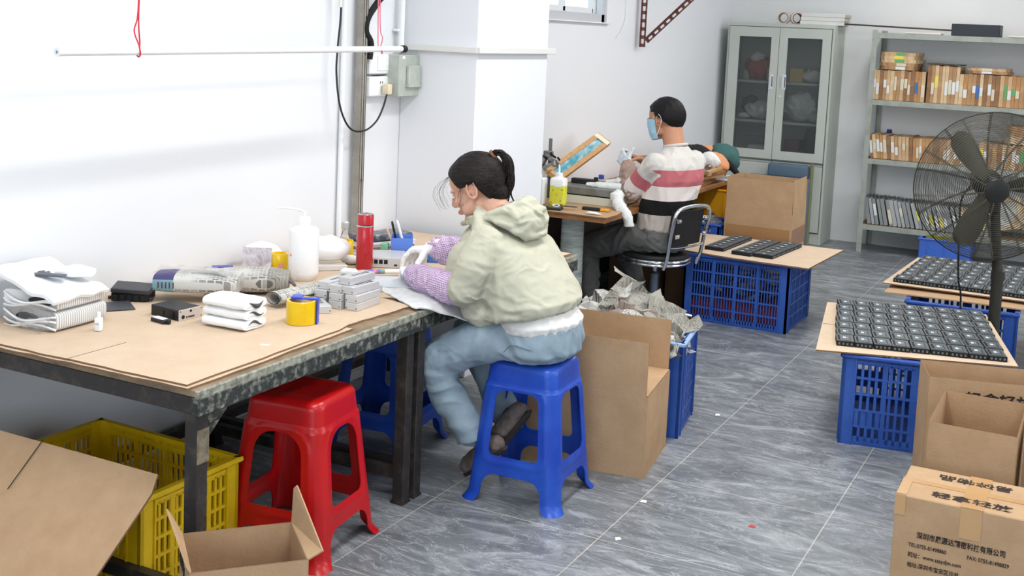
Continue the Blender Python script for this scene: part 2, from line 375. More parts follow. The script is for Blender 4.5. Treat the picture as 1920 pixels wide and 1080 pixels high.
# ------------------------------------------------------------------ the room
def room():
    x0, x1, y0, y1, h = ROOM['x0'], ROOM['x1'], ROOM['y0'], ROOM['y1'], ROOM['h']
    wall = M('white_wall', (228,230,234), 0.75, bump=(14, 0.12)); wall2 = M('back_wall', (226,228,228), 0.8, var=((218,220,221), 1.2), bump=(20, 0.08))
    b = MB(); b.grid(lambda u, v: V((x0-0.1+u*(x1-x0+0.2), y0-0.1+v*(y1-y0+0.2), 0)), 1, 1)
    struct('floor', b, floor_mat())
    b = MB(); b.box(((x0+x1)/2, (y0+y1)/2, h+0.05), (x1-x0+0.2, y1-y0+0.2, 0.1)); struct('ceiling', b, M('ceiling_white', (235,236,238), 0.8))
    wy0, wy1, wz0, wz1, t = 2.62, 3.653, 1.66, 2.45, 0.12
    b = MB(); xm = x0-t/2
    b.box((xm, (y0+wy0)/2, h/2), (t, wy0-y0, h)); b.box((xm, (wy1+y1)/2, h/2), (t, y1-wy1, h))
    b.box((xm, (wy0+wy1)/2, wz0/2), (t, wy1-wy0, wz0)); b.box((xm, (wy0+wy1)/2, (wz1+h)/2), (t, wy1-wy0, h-wz1))
    bmesh.ops.remove_doubles(b.bm, verts=b.bm.verts, dist=1e-5)
    struct('wall_left', b, wall)
    b = MB(); b.box(((x0+x1)/2, y1+0.06, h/2), (x1-x0+0.2, 0.12, h)); struct('wall_back', b, wall2)
    b = MB(); b.box((x1+0.06, (y0+y1)/2, h/2), (0.12, y1-y0+0.2, h)); struct('wall_right', b, wall2)
    b = MB(); b.box(((x0+x1)/2, y0-0.06, h/2), (x1-x0+0.2, 0.12, h)); struct('wall_front', b, wall2)
    b = MB(); b.box((-0.8, 1.61, h/2), (0.4, 0.72, h), bev=0.004); struct('wall_pillar', b, wall)
    # window
    al = M('window_aluminium', (205,208,212), 0.4, 0.3)
    b = MB()
    fx = x0-0.05
    for (yy, zz, dy, dz) in (((wy0+wy1)/2, wz0+0.03, wy1-wy0, 0.06), ((wy0+wy1)/2, wz1-0.03, wy1-wy0, 0.06), (wy0+0.025, (wz0+wz1)/2, 0.05, wz1-wz0), (wy1-0.025, (wz0+wz1)/2, 0.05, wz1-wz0)):
        b.box((fx, yy, zz), (0.07, dy, dz), bev=0.003)
    win = struct('window_1', b, al)
    b = MB()
    b.box((fx+0.01, (wy0+wy1)/2-0.06, wz0+0.075), (0.035, wy1-wy0-0.22, 0.035), bev=0.003); b.box((fx+0.01, wy1-0.17, (wz0+wz1)/2), (0.035, 0.035, wz1-wz0-0.12), bev=0.003)
    b.box((fx+0.01, 3.05, (wz0+wz1)/2), (0.035, 0.035, wz1-wz0-0.12), bev=0.003)
    struct('window_sash', b, M('white_window_frame', (225,228,230), 0.4), win)
    b = MB(); b.box((fx-0.005, (wy0+wy1)/2, (wz0+wz1)/2), (0.006, wy1-wy0-0.1, wz1-wz0-0.12))
    gm = M('frosted_glass', (235,240,243), 0.5, trans=0.9); struct('pane', b, gm, win)
    b = MB(); b.box((x0-0.02, (wy0+wy1)/2, wz0+0.004), (0.09, wy1-wy0+0.03, 0.008), bev=0.002); struct('window_sill', b, wall, win)
    # two made-up windows out of view, added to frame the fill lights
    wp = M('added_window_pane', (214,226,238), 0.2)
    for nm, c, ax in (('added_window_2', (1.9, y0+0.012, 1.45), 'x'), ('added_window_3', (x1-0.012, 2.2, 1.5), 'y')):
        L = 3.7 if ax == 'x' else 3.3; b = MB()
        for k in range(5): 
            o = -L/2+L*k/4; b.box((c[0]+o, c[1], c[2]) if ax == 'x' else (c[0], c[1]+o, c[2]), (0.05,0.024,1.4) if ax == 'x' else (0.024,0.05,1.4))
        for dz in (-0.7,0.7): b.box((c[0],c[1],c[2]+dz), (L+0.05,0.024,0.05) if ax == 'x' else (0.024,L+0.05,0.05))
        wn = struct(nm, b, al); b = MB(); b.box(c, (L,0.008,1.4) if ax == 'x' else (0.008,L,1.4)); struct('pane', b, wp, wn)
    # cable trunking along wall corner and pillar
    tr = M('trunking', (222,222,218), 0.5)
    b = MB(); b.box((-0.79, 1.236, 1.497), (0.40, 0.028, 0.028), bev=0.002); struct('trim_1', b, tr)
    b = MB(); b.box((-0.586, 1.615, 1.497), (0.028, 0.78, 0.028), bev=0.002); struct('trim_2', b, tr)
    # skirting dirt line
    b = MB(); b.box((x0+0.002, (y0+y1)/2, 0.02), (0.006, y1-y0, 0.04)); struct('baseboard_left', b, M('scuffed_skirting', (196,196,194), 0.8))
room()

# lamps' housings on the ceiling (above the frame)
for i, (x, y, p) in enumerate(LAMPS):
    b = MB(); b.box((0, 0, -0.03), (0.34, 1.56, 0.06), bev=0.01)
    single('ceiling_lamp', 'white tube lamp housing on the ceiling, ' + ORD[i] + ' counted from the table corner', 'ceiling lamp', b, WHITE, (x, y, ROOM['h']-0.001), 0, 'tube lamps on the ceiling')

# ------------------------------------------------------------------ wall fittings
def wall_fittings():
    # slotted steel strut standing against the wall
    t = thing('steel_strut', 'grey slotted steel strut standing upright against the white wall', 'strut', (-0.965, 0.88, 0.665))
    H = ROOM['h']-0.67
    b = MB(); b.box((0, 0.016, H/2), (0.036, 0.004, H)); b.box((0, -0.016, H/2), (0.036, 0.004, H)); b.box((-0.016, 0, H/2), (0.004, 0.034, H)); b.box((0.016, -0.010, H/2), (0.004, 0.015, H)); b.box((0.016, 0.0115, H/2), (0.004, 0.012, H))
    obj('channel', b, M('strut_steel', (168,164,156), 0.55, 0.2, var=((142,136,124), 9)), t)
    b = MB()
    for k in range(4): b.cyl((0.0185, 0.0, 0.25+k*0.55), (0.0215, 0.0, 0.25+k*0.55), 0.005, n=10)
    obj('screw', b, M('screw_dark', (84,82,80), 0.5, 0.5), t)
    # two-gang sockets
    t = thing('power_socket', 'white double wall socket with a cream plug in it, below the switch box', 'socket', (-1.0, 1.015, 1.275))
    b = MB(); b.box((0.02, 0, 0.045), (0.04, 0.15, 0.088), bev=0.004); obj('housing', b, WHITE, t)
    b = MB(); 
    for dy in (0.01, 0.026): b.box((0.0405, dy, 0.062), (0.002, 0.004, 0.009))
    obj('socket_holes', b, BLACK, t)
    t = thing('switch_box', 'white wall switch box above the socket, under the white pipe', 'switch', (-1.0, 1.015, 1.372))
    b = MB(); b.box((0.02, 0, 0.046), (0.04, 0.15, 0.088), bev=0.004); obj('housing', b, WHITE, t)
    b = MB(); b.box((0.042, 0.025, 0.05), (0.004, 0.085, 0.066), bev=0.0015); obj('rocker', b, WHITE, t)
    b = MB(); b.box((0.0395, -0.03, -0.003), (0.002, 0.06, 0.004)); obj('gap_shadow_strip', b, BLACK, t)
    # plug and hanging cable
    t = thing('plug_cable', 'black cable hanging in a loop from above to a cream plug', 'cable', (-0.95, 1.04, 1.29))
    b = MB(); b.box((-0.952+0.016, 1.045, 1.308), (0.034, 0.036, 0.046), bev=0.006, seg=2); obj('plug', b, M('cream_plastic', (222,208,178), 0.5), t, world=True, smooth=True)
    pts = []
    P = [(-0.95,0.69,2.0), (-0.95,0.70,1.66), (-0.95,0.685,1.50), (-0.95,0.68,1.38), (-0.94,0.70,1.24), (-0.93,0.76,1.15), (-0.92,0.85,1.135), (-0.92,0.94,1.17), (-0.925,1.0,1.23), (-0.93,1.035,1.29)]
    def cr(P, n=10):
        out = []; Q = [V(P[0])]+[V(p) for p in P]+[V(P[-1])]
        for i in range(1, len(Q)-2):
            for k in range(n):
                u = k/n; a, b_, c, d = Q[i-1], Q[i], Q[i+1], Q[i+2]
                out.append(0.5*((2*b_)+(c-a)*u+(2*a-5*b_+4*c-d)*u*u+(3*b_-a-3*c+d)*u**3))
        out.append(Q[-2]); return out
    globals()['cr'] = cr
    b = MB(); b.tube(cr(P), 0.0042); obj('cord', b, BLACK, t, world=True, smooth=True)
    b = MB(); b.tube(cr([(-0.95,0.68,2.2), (-0.955,0.675,1.9), (-0.95,0.69,1.72), (-0.95,0.695,1.655)]), 0.008); obj('taped_joint', b, M('tape_white', (226,224,218), 0.6), t, world=True, smooth=True)
    # grey metal panel
    t = thing('breaker_panel', 'grey-green metal box with a small cover, beside the white sockets', 'panel box', (-0.95, 1.165, 1.275))
    gp = M('panel_green_grey', (188,195,186), 0.5, 0.2, var=((172,178,170), 16))
    b = MB(); b.box((0, 0, 0.093), (0.1, 0.165, 0.186), bev=0.003); obj('box', b, gp, t)
    b = MB(); b.box((0.058, 0.025, 0.09), (0.02, 0.10, 0.10), bev=0.005); b.box((0.056, 0.025, 0.048), (0.03, 0.11, 0.008)); obj('cover', b, gp, t)
    b = MB(); b.box((0.051, -0.05, 0.175), (0.002, 0.02, 0.012)); obj('paper_label', b, WHITE, t)
    # corrugated hose
    b = MB(); P = cr([(-0.94,1.10,1.95), (-0.94,1.02,1.75), (-0.945,0.965,1.69), (-0.95,0.90,1.62), (-0.95,0.885,1.56), (-0.95,0.925,1.51), (-0.955,0.925,1.44)], 18)
    b.tube(P, [0.0135+0.0015*(i % 2) for i in range(len(P))], n=12)
    single('corrugated_hose', 'thick black corrugated hose bending down behind the white pipe', 'hose', b, BLACKM, (-0.95, 0.93, 1.45), world=True, smooth=True)
    # vertical conduits
    b = MB(); b.cyl((-0.965, 1.19, 1.47), (-0.965, 1.19, 2.9), 0.014); b.box((-0.982, 1.19, 1.57), (0.03, 0.05, 0.012), bev=0.002)
    single('white_conduit', 'white conduit running up the wall corner beside the pillar', 'pipe', b, WHITE, (-0.965, 1.19, 1.47), world=True, smooth=True)
    b = MB(); b.cyl((-0.985, 0.775, 0.67), (-0.985, 0.775, 2.9), 0.011)
    single('thin_conduit', 'thin white conduit on the wall close beside the steel strut', 'pipe', b, WHITE, (-0.985, 0.775, 0.67), world=True, smooth=True)
    # hanging bar
    t = thing('hanging_pipe', 'long white pipe hanging level above the paint-splashed work table on red strings', 'pipe', (-0.6, -0.23, 1.48))
    a, c = V((-0.6, -1.078, 1.4785)), V((-0.6, 0.635, 1.4985)); d = (c-a).normalized()
    b = MB(); b.cyl(a, c, 0.0115, n=20)
    b.cyl(a-d*0.003, a+d*0.0008, 0.0128, n=20); obj('tube', b, M('white_pvc', (238,239,241), 0.35), t, world=True, smooth=True)
    b = MB(); b.cyl(c-d*0.012, c+d*0.02, 0.0145, n=20, bev=0.004); obj('end_cap', b, BLACKM, t, world=True, smooth=True)
    b = MB(); b.ell(a-d*0.0005, (0.008,0.003,0.008)); obj('end_hole', b, M('dull_grey', (150,150,150), 0.7), t, world=True)
    rs = M('red_string', (206,44,60), 0.7); ps = M('pink_string', (214,110,130), 0.7)
    b = MB(); b.tube(cr([(-0.6,-0.775,1.95), (-0.6,-0.785,1.66), (-0.6,-0.79,1.58), (-0.6,-0.802,1.54), (-0.588,-0.795,1.50), (-0.587,-0.79,1.475), (-0.6,-0.785,1.466), (-0.613,-0.783,1.48), (-0.6,-0.78,1.50), (-0.6,-0.785,1.60), (-0.6,-0.77,1.95)]), 0.0022, n=6)
    obj('string', b, rs, t, world=True, smooth=True)
    b = MB(); b.tube(cr([(-0.6,0.445,1.95), (-0.6,0.452,1.66), (-0.6,0.456,1.56), (-0.6,0.462,1.50), (-0.587,0.468,1.49), (-0.59,0.475,1.48), (-0.6,0.485,1.482), (-0.612,0.492,1.50), (-0.6,0.488,1.54), (-0.6,0.468,1.60), (-0.6,0.452,1.95)]), 0.0020, n=6)
    obj('string', b, ps, t, world=True, smooth=True)
    # brown slotted bracket
    t = thing('angle_bracket', 'brown slotted angle bracket fixed high on the wall behind the seated man', 'bracket', (-0.97, 4.2, 1.52))
    br = M('brown_iron', (112,72,66), 0.6)
    def slotted(p, q, w, nrm, name):
        p, q = V(p), V(q); L = (q-p).length; d = (q-p).normalized(); nrm = V(nrm).normalized(); s = d.cross(nrm).normalized(); m = MB()
        R = Matrix((( s.x, nrm.x, d.x, 0), (s.y, nrm.y, d.y, 0), (s.z, nrm.z, d.z, 0), (0,0,0,1)))
        for k, off in ((0, -w*0.36), (1, w*0.36)): m.box((p+q)/2+s*off, (w*0.3, 0.003, L), rot=R)
        z = 0.0
        while z < L:
            m.box(p+d*(z+0.012), (w, 0.003, 0.024), rot=R); z += 0.055
        m.box((p+q)/2-s*w*0.5+nrm*0.012, (0.003, 0.03, L), rot=R)
        obj(name, m, br, t, world=True)
    slotted((-0.955, 4.19, 1.52), (-0.955, 4.19, 2.25), 0.04, (0.35,-0.94,0), 'upright')
    slotted((-0.935, 4.21, 1.56), (-0.47, 4.24, 2.02), 0.034, (0.1,-0.99,0), 'brace')
    # faint white cord on wall
    b = MB(); b.tube(cr([(-0.99,3.95,2.2), (-0.99,3.96,1.75), (-0.99,3.93,1.66), (-0.99,3.86,1.60), (-0.985,3.80,1.58)]), 0.0025, n=6)
    single('wall_cord', 'thin white cord hanging on the wall between window and brown bracket', 'cord', b, WHITE, (-0.99,3.9,1.6), world=True)
wall_fittings()

# ------------------------------------------------------------------ work tables
def work_table(name, label, y0, y1, ztop, x0=-0.98, x1=-0.055, lastleg=True, dirty=PAINTY):
    t = thing(name, label, 'table', ((x0+x1)/2, (y0+y1)/2, 0))
    zt = ztop
    b = MB(); b.box(((x0+x1)/2, (y0+y1)/2, zt-0.009), (x1-x0, y1-y0, 0.018), bev=0.002); obj('tabletop', b, M('worn_plywood', (150,128,100), 0.7, var=((96,84,70), 12)), t, world=True)
    b = MB(); b.box((x1+0.004, (y0+y1)/2, zt-0.010), (0.012, y1-y0+0.01, 0.022), bev=0.002); obj('edge_strip', b, PAINTL, t, world=True)
    b = MB()
    for k, (cx, cy, dx, dy) in enumerate(((x1-0.002, (y0+y1)/2, 0.03, y1-y0), (x0+0.02, (y0+y1)/2, 0.03, y1-y0), ((x0+x1)/2, y0+0.018, x1-x0, 0.03), ((x0+x1)/2, y1-0.018, x1-x0, 0.03))):
        b = MB(); b.box((cx, cy, zt-0.042), (dx, dy, 0.046), bev=0.002); obj('apron', b, dirty if k == 0 else TABLE, t, world=True)
    for lx in (x0+0.03, x1-0.024):
        for ly in ((y0+0.03, y1-0.03) if lastleg else (y0+0.03,)):
            b = MB(); b.box((lx, ly, (zt-0.02)/2), (0.042, 0.042, zt-0.02), bev=0.002); b.box((lx, ly, 0.004), (0.05,0.05,0.008)); obj('leg', b, TABLE, t, world=True)
    b = MB()
    b.box(((x0+x1)/2, y0+0.03, 0.10), (x1-x0-0.08, 0.03, 0.035)); b.box(((x0+x1)/2, y1-0.03, 0.10), (x1-x0-0.08, 0.03, 0.035)); b.box((x0+0.03, (y0+y1)/2, 0.10), (0.03, y1-y0-0.08, 0.035))
    obj('stretcher', b, TABLE, t, world=True)
    return t
t1 = work_table('work_table', 'steel work table with paint-splashed apron above the red stool and yellow crate', -1.125, -0.07, 0.652)
b = MB(); b.box((-0.095, -1.0, 0.565), (0.022, 0.16, 0.05), rot=Euler((0.7,0,0)).to_matrix().to_4x4(), bev=0.006); b.box((-0.07, -1.045, 0.60), (0.03, 0.05, 0.10), bev=0.01)
obj('corner_gusset', b, PAINTY, t1, world=True)
b = MB(); b.box((-0.0565, -1.095, 0.50), (0.0015, 0.044, 0.09)); obj('tape_wrap', b, M('brown_clear_tape', (136,126,104), 0.25, var=((84,78,66), 20)), t1, world=True)
t2 = work_table('work_table', 'dark steel work table where the person in the green jacket sits', -0.06, 1.2, 0.652)

# cardboard sheets on the table
def sheet(name, label, pts, z, th, mat=CARD_T, edge=CARD_E, cut=None, cat='cardboard sheet'):
    cx = sum(p[0] for p in pts)/len(pts); cy = sum(p[1] for p in pts)/len(pts)
    b = MB(); b.poly([(p[0], p[1], z) for p in pts], th)
    if b.bm.faces:
        zz = max(v.co.z for v in b.bm.verts)
        if zz < z + th*0.5:
            for v in b.bm.verts: v.co.z += th
    for f in b.bm.faces: f.material_index = 0 if abs(f.normal.z) > 0.5 else 1
    o = single(name, label, cat, b, [mat, edge], (cx, cy, z), world=True)
    if cut:
        m = MB()
        for (p, q, wd) in cut:
            p, q = V((p[0], p[1], z+th+0.0003)), V((q[0], q[1], z+th+0.0003)); d = (q-p); a = math.atan2(d.y, d.x)
            m.box((p+q)/2, (d.length, wd, 0.0006), rot=a)
        m.bm.transform(PM[o.name].inverted()); obj('slit', m, M('slit_dark', (120,95,72), 0.9), o)
    return o
def jag(p, q, n, a, seed):
    """slightly torn edge between two points"""
    rnd = random.Random(seed); out = []; d = V((q[0]-p[0], q[1]-p[1])); nn = V((-d.y, d.x)).normalized()
    for i in range(n):
        t = i/n; o = rnd.uniform(-a, a) if i else 0
        out.append((p[0]+d.x*t+nn.x*o, p[1]+d.y*t+nn.y*o))
    return out
sheet('cardboard_sheet', 'lower cardboard layer with its corrugated edge showing beneath the slit sheet',
      jag((-0.985,-1.155), (-0.075,-1.135), 20, 0.004, 3) + jag((-0.075,-1.135), (-0.085,-0.40), 12, 0.004, 4) + [(-0.085,-0.40), (-0.985,-0.40)], 0.6525, 0.0055)
sheet('cardboard_sheet', 'large tan cardboard sheet with a straight slit, covering the table end',
      jag((-0.985,-1.148), (-0.085,-1.125), 16, 0.003, 5) + jag((-0.085,-1.125), (-0.10,-0.395), 12, 0.003, 6) + [(-0.112,-0.385), (-0.985,-0.385)], 0.6585, 0.005,
      cut=[((-0.497,-1.14), (-0.492,-0.93), 0.0022)])
sheet('cardboard_sheet', 'tan cardboard sheet under the silver boxes, reaching the table corner',
      [(-0.985,-0.383), (-0.125,-0.383)] + jag((-0.125,-0.383), (-0.10,-0.04), 8, 0.003, 8) + [(-0.10,-0.04), (-0.24, 0.0), (-0.985,0.0)], 0.6525, 0.006)
sheet('cardboard_sheet', 'tan cardboard sheet under the red thermos flask and the white bags', [(-0.985,0.002), (-0.245,0.002), (-0.12,0.10), (-0.07,1.19), (-0.985,1.19)], 0.6525, 0.006)
b = MB(); b.box((0,0,0.0006), (0.026,0.012,0.0012))
single('paper_scrap', 'tiny white paper scrap on the cardboard near the table front edge', 'scrap', b, WHITE, (-0.165,-0.72,0.6638), 0.5)
# ------------------------------------------------------------------ stools
def stool(name, label, col, loc, rotz, Hh=0.475, top=0.128, bot=0.178, group=None, arch=0.032):
    t = thing(name, label, 'stool', loc, rotz, group)
    r = 0.036
    def half(z): 
        k = 1-z/Hh
        h = top + (bot-top)*k
        if z > Hh-0.075: h -= 0.004
        if z < 0.03: h += 0.014*(1-z/0.03)**1.5
        if z > Hh-0.018: h -= 0.010*((z-(Hh-0.018))/0.018)**2
        return h
    def perim(u, h, rr):
        side = int(u) % 4; s = (u-int(u))*2-1
        x, y = h, s*h
        # round the corners of the square
        if abs(y) > h-rr:
            a = (abs(y)-(h-rr))/rr*PI/4; y2 = (h-rr)+rr*math.sin(a); x = (h-rr)+rr*math.cos(a); y = math.copysign(y2, y)
        for _ in range(side): x, y = -y, x
        return x, y
    def pos(u, v):
        if v <= 1: 
            z = v*Hh; h = half(z); rr = r + 0.004
            x, y = perim(u, h, rr)
            # raised moulding around the windows
            s = (u-int(u))*2-1; d = win(s, z)
            if 0 < d < 0.05 and z < Hh-0.08:
                q = 1+0.0035/h*math.exp(-((d-0.022)/0.008)**2); x *= q; y *= q
            return V((x, y, z))
        k = v-1; h = half(Hh)*(1-k*0.97)
        x, y = perim(u, h, max(0.0005, (r+0.004)*(1-k*0.8)))
        return V((x, y, Hh + 0.003*math.sin(min(1, k*4)*PI/2) - 0.004*min(1, max(0, k-0.25)*3)))
    def rb(x, z, cx, cz, hx, hz, rr):
        qx, qz = abs(x-cx)-hx+rr, abs(z-cz)-hz+rr
        return math.hypot(max(qx,0), max(qz,0))+min(max(qx,qz),0)-rr
    def win(s, z):
        h = half(z); x = s*h
        w = 0.066 + 0.034*(1-z/Hh)
        rr = arch if z > 0.28 else 0.022
        return rb(x, z, 0, 0.275, w+0.004, 0.112, rr)
    def f(u, v):
        if v > 1: return 1
        z = v*Hh; s = (u-int(u))*2-1
        if u >= 4: s = -1
        x = s*half(z)
        d1 = win(s, z); d2 = rb(x, z, 0, -0.05, half(z)-0.056, 0.150, 0.045)
        return min(d1, d2)
    bm = sheet_clip(144, 116, f, pos, 0, 4, 0, 2.0)
    bm2 = bm; bmesh.ops.remove_doubles(bm2, verts=bm2.verts, dist=0.0004)
    bmesh.ops.recalc_face_normals(bm2, faces=bm2.faces)
    bmesh.ops.solidify(bm2, geom=bm2.faces[:], thickness=0.0035)
    # split in seat and four legs
    def sub(test):
        b2 = bm2.copy(); dl = [fc for fc in b2.faces if not test(fc.calc_center_median())]
        bmesh.ops.delete(b2, geom=dl, context='FACES'); return b2
    zc = 0.392
    obj('seat', sub(lambda c: c.z >= zc), col, t, smooth=True, ang=50)
    for sx, sy in ((1,1),(-1,1),(-1,-1),(1,-1)):
        obj('leg', sub(lambda c: c.z < zc and (c.x >= 0) == (sx > 0) and (c.y >= 0) == (sy > 0)), col, t, smooth=True, ang=50)
    bm2.free()
    return t
st = stool('plastic_stool', 'bright red plastic stool under the table edge, beside the yellow crate', RED, (-0.180, -0.515, 0), 0.12, 0.482, arch=0.062)
scu = M('blue_plastic_scuffed', (20,62,170), 0.34, var=((36,84,188), 7))
stool('plastic_stool', 'blue plastic stool the woman in the green jacket sits on', scu, (0.240, 0.232, 0), 0.04, 0.478, 0.128, 0.170)
stool('plastic_stool', 'dark blue plastic stool pushed under the table behind the red stool', BLUE, (-0.44, 0.36, 0), 0.1, 0.46)

# ------------------------------------------------------------------ crates
def crate(name, label, col, W, D, H, loc, rotz=0.0, nv=None, rows=5, rimcol=None, group=None, cat='crate', slat=0.006, pitch=0.018, panels=()):
    """slatted plastic crate, origin at the centre of its base; W along x, D along y"""
    t = thing(name, label, cat, loc, rotz, group)
    th = 0.012; pw = 0.05
    b = MB()
    for sx in (-1, 1):
        for sy in (-1, 1):
            b.box((sx*(W/2-th/2), sy*(D/2-pw/2), H/2), (th, pw, H)); b.box((sx*(W/2-pw/2), sy*(D/2-th/2), H/2), (pw, th, H))
            b.box((sx*(W/2+0.001), sy*(D/2-pw), H/2), (0.008, 0.006, H)); b.box((sx*(W/2-pw), sy*(D/2+0.001), H/2), (0.006, 0.008, H))
    b.box((0,0,0.006), (W-0.01, D-0.01, 0.01)); obj('frame', b, col, t)
    def wall(ax, s):
        m = MB(); L = (W if ax == 'x' else D)-2*pw; off = s*((D if ax == 'x' else W)/2-0.006)
        def pt(a, z, da, dz, dt=0.007):
            if ax == 'x': m.box((a, off, z), (da, dt, dz))
            else: m.box((off, a, z), (dt, da, dz))
        zs = [0.012 + (H-0.04)*k/rows for k in range(rows+1)]
        for z in zs: pt(0, z, L+0.02, 0.009, 0.011)
        pt(0, 0.018, L, 0.036); pt(0, H-0.02, L, 0.04)
        n = max(3, int(L/pitch))
        for k in range(n+1): pt(-L/2+L*k/n, H/2, slat, H-0.03)
        for k in range(1, 4): pt(-L/2+L*k/4, H/2, 0.016, H-0.03, 0.009)
        for (r0, c0, c1) in panels:
            pt(-L/2+L*(c0+c1)/2, (zs[r0]+zs[r0+1])/2, L*(c1-c0), zs[r0+1]-zs[r0])
        obj('slatted_wall', m, col, t)
    for s in (-1, 1): wall('x', s); wall('y', s)
    m = MB()
    for s in (-1, 1):
        m.box((0, s*(D/2+0.001), H-0.008), (W+0.022, 0.022, 0.016), bev=0.004); m.box((s*(W/2+0.001), 0, H-0.008), (0.022, D+0.022, 0.016), bev=0.004)
    obj('rim', m, rimcol or col, t)
    return t
crate('plastic_crate', 'yellow slatted plastic crate under the near table, behind the leaning cardboard', YEL, 0.57, 0.385, 0.305, (-0.56, -0.885, 0), -0.02, rows=5, pitch=0.021, slat=0.009)
crate('plastic_crate', 'blue slatted crate carrying three strips of black modules on a cardboard sheet', CRATE_B, 0.60, 0.53, 0.385, (0.135, 3.26, 0), 0.0, rows=5, pitch=0.016, slat=0.005)
crate('plastic_crate', 'blue slatted crate carrying the near tray of black modules', CRATE_B, 0.56, 0.62, 0.37, (1.284, 1.725, 0), 0.17, rows=5, pitch=0.026, slat=0.011, panels=((1,0.0,0.25),))
crate('plastic_crate', 'blue slatted crate under the far tray of black modules, behind the fan pole', CRATE_B, 0.50, 0.62, 0.365, (1.345, 2.93, 0), 0.05, rows=5, pitch=0.03, slat=0.014)
crate('plastic_crate', 'tall blue crate full of crumpled newspaper, behind the carton by the blue stool', CRATE_B, 0.40, 0.38, 0.392, (0.273, 1.192, 0), 0.163, rows=5, rimcol=M('rim_pale_blue', (150,178,220), 0.4), pitch=0.03, slat=0.02)
crate('plastic_crate', 'blue open crate of white scraps below the yellow bin, next to the tall carton', BLUEL, 0.38, 0.30, 0.17, (-0.40, 3.92, 0.27), 0.0, rows=2, pitch=0.02, slat=0.01)
crate('plastic_crate', 'deep blue crate underneath the open crate of white scraps', CRATE_B, 0.38, 0.30, 0.262, (-0.40, 3.92, 0), 0.0, rows=4, pitch=0.02, slat=0.01)
# crate under the shelf: solid walls
def solid_bin(name, label, col, W, D, H, loc, rotz=0, cat='bin', ribs=3, world_fill=None):
    t = thing(name, label, cat, loc, rotz)
    b = MB(); th = 0.006
    b.box((0,-D/2,H/2), (W,th,H), bev=0.002); b.box((0,D/2,H/2), (W,th,H), bev=0.002); b.box((-W/2,0,H/2), (th,D,H), bev=0.002); b.box((W/2,0,H/2), (th,D,H), bev=0.002); b.box((0,0,0.004), (W,D,0.008))
    for k in range(ribs): b.box((-W/2+W*(k+0.5)/ribs, -D/2-0.005, H/2-0.01), (0.008, 0.008, H-0.03))
    obj('walls', b, col, t)
    b = MB()
    for s in (-1,1): b.box((0,s*D/2,H-0.007), (W+0.03,0.024,0.014), bev=0.004); b.box((s*W/2,0,H-0.007), (0.024,D+0.03,0.014), bev=0.004)
    obj('rim', b, col, t); return t
solid_bin('storage_bin', 'light blue plastic bin on the floor under the lowest shelf', BLUEL, 0.36, 0.40, 0.18, (0.89, 6.08, 0), 0)
solid_bin('storage_bin', 'mustard yellow plastic bin under the far end of the second table', M('mustard_plastic', (226,160,12), 0.45), 0.40, 0.30, 0.34, (-0.44, 4.31, 0.27), 0)
crate('plastic_crate', 'blue crate on the floor holding up the mustard yellow bin', CRATE_B, 0.40, 0.30, 0.262, (-0.44, 4.31, 0), 0.0, rows=4, pitch=0.02, slat=0.01)
b = MB(); b.box((0,0,0.03), (0.30,0.3,0.06), bev=0.02, seg=2)
single('folded_sack', 'olive yellow sack lying in the light blue bin under the shelf', 'sack', b, M('olive_sack', (120,118,20), 0.8), (0.89, 6.08, 0.135), smooth=True)
# contents of crates
b = MB(); b.box((0,0,0.05), (0.54,0.47,0.10), bev=0.01)
single('folded_red_cloth', 'dark red cloth lying in the bottom of the tall blue crate', 'cloth', b, M('dark_red_cloth', (112,32,40), 0.9, bump=(30,0.5)), (0.135, 3.26, 0.014))
b = MB()
rnd = random.Random(5)
for k in range(14): b.box((rnd.uniform(-0.2,0.2), rnd.uniform(-0.17,0.17), rnd.uniform(0.02,0.12)), (rnd.uniform(0.06,0.14), rnd.uniform(0.05,0.1), 0.02), rot=(rnd.uniform(-.5,.5), rnd.uniform(-.5,.5), rnd.uniform(0,3)))
o = single('packing_scraps', 'heap of grey and white packing scraps inside the module strip crate', 'scraps', b, M('grey_scraps', (150,155,160), 0.7, var=((60,62,66), 9)), (0.135, 3.26, 0.12)); o['kind'] = 'stuff'

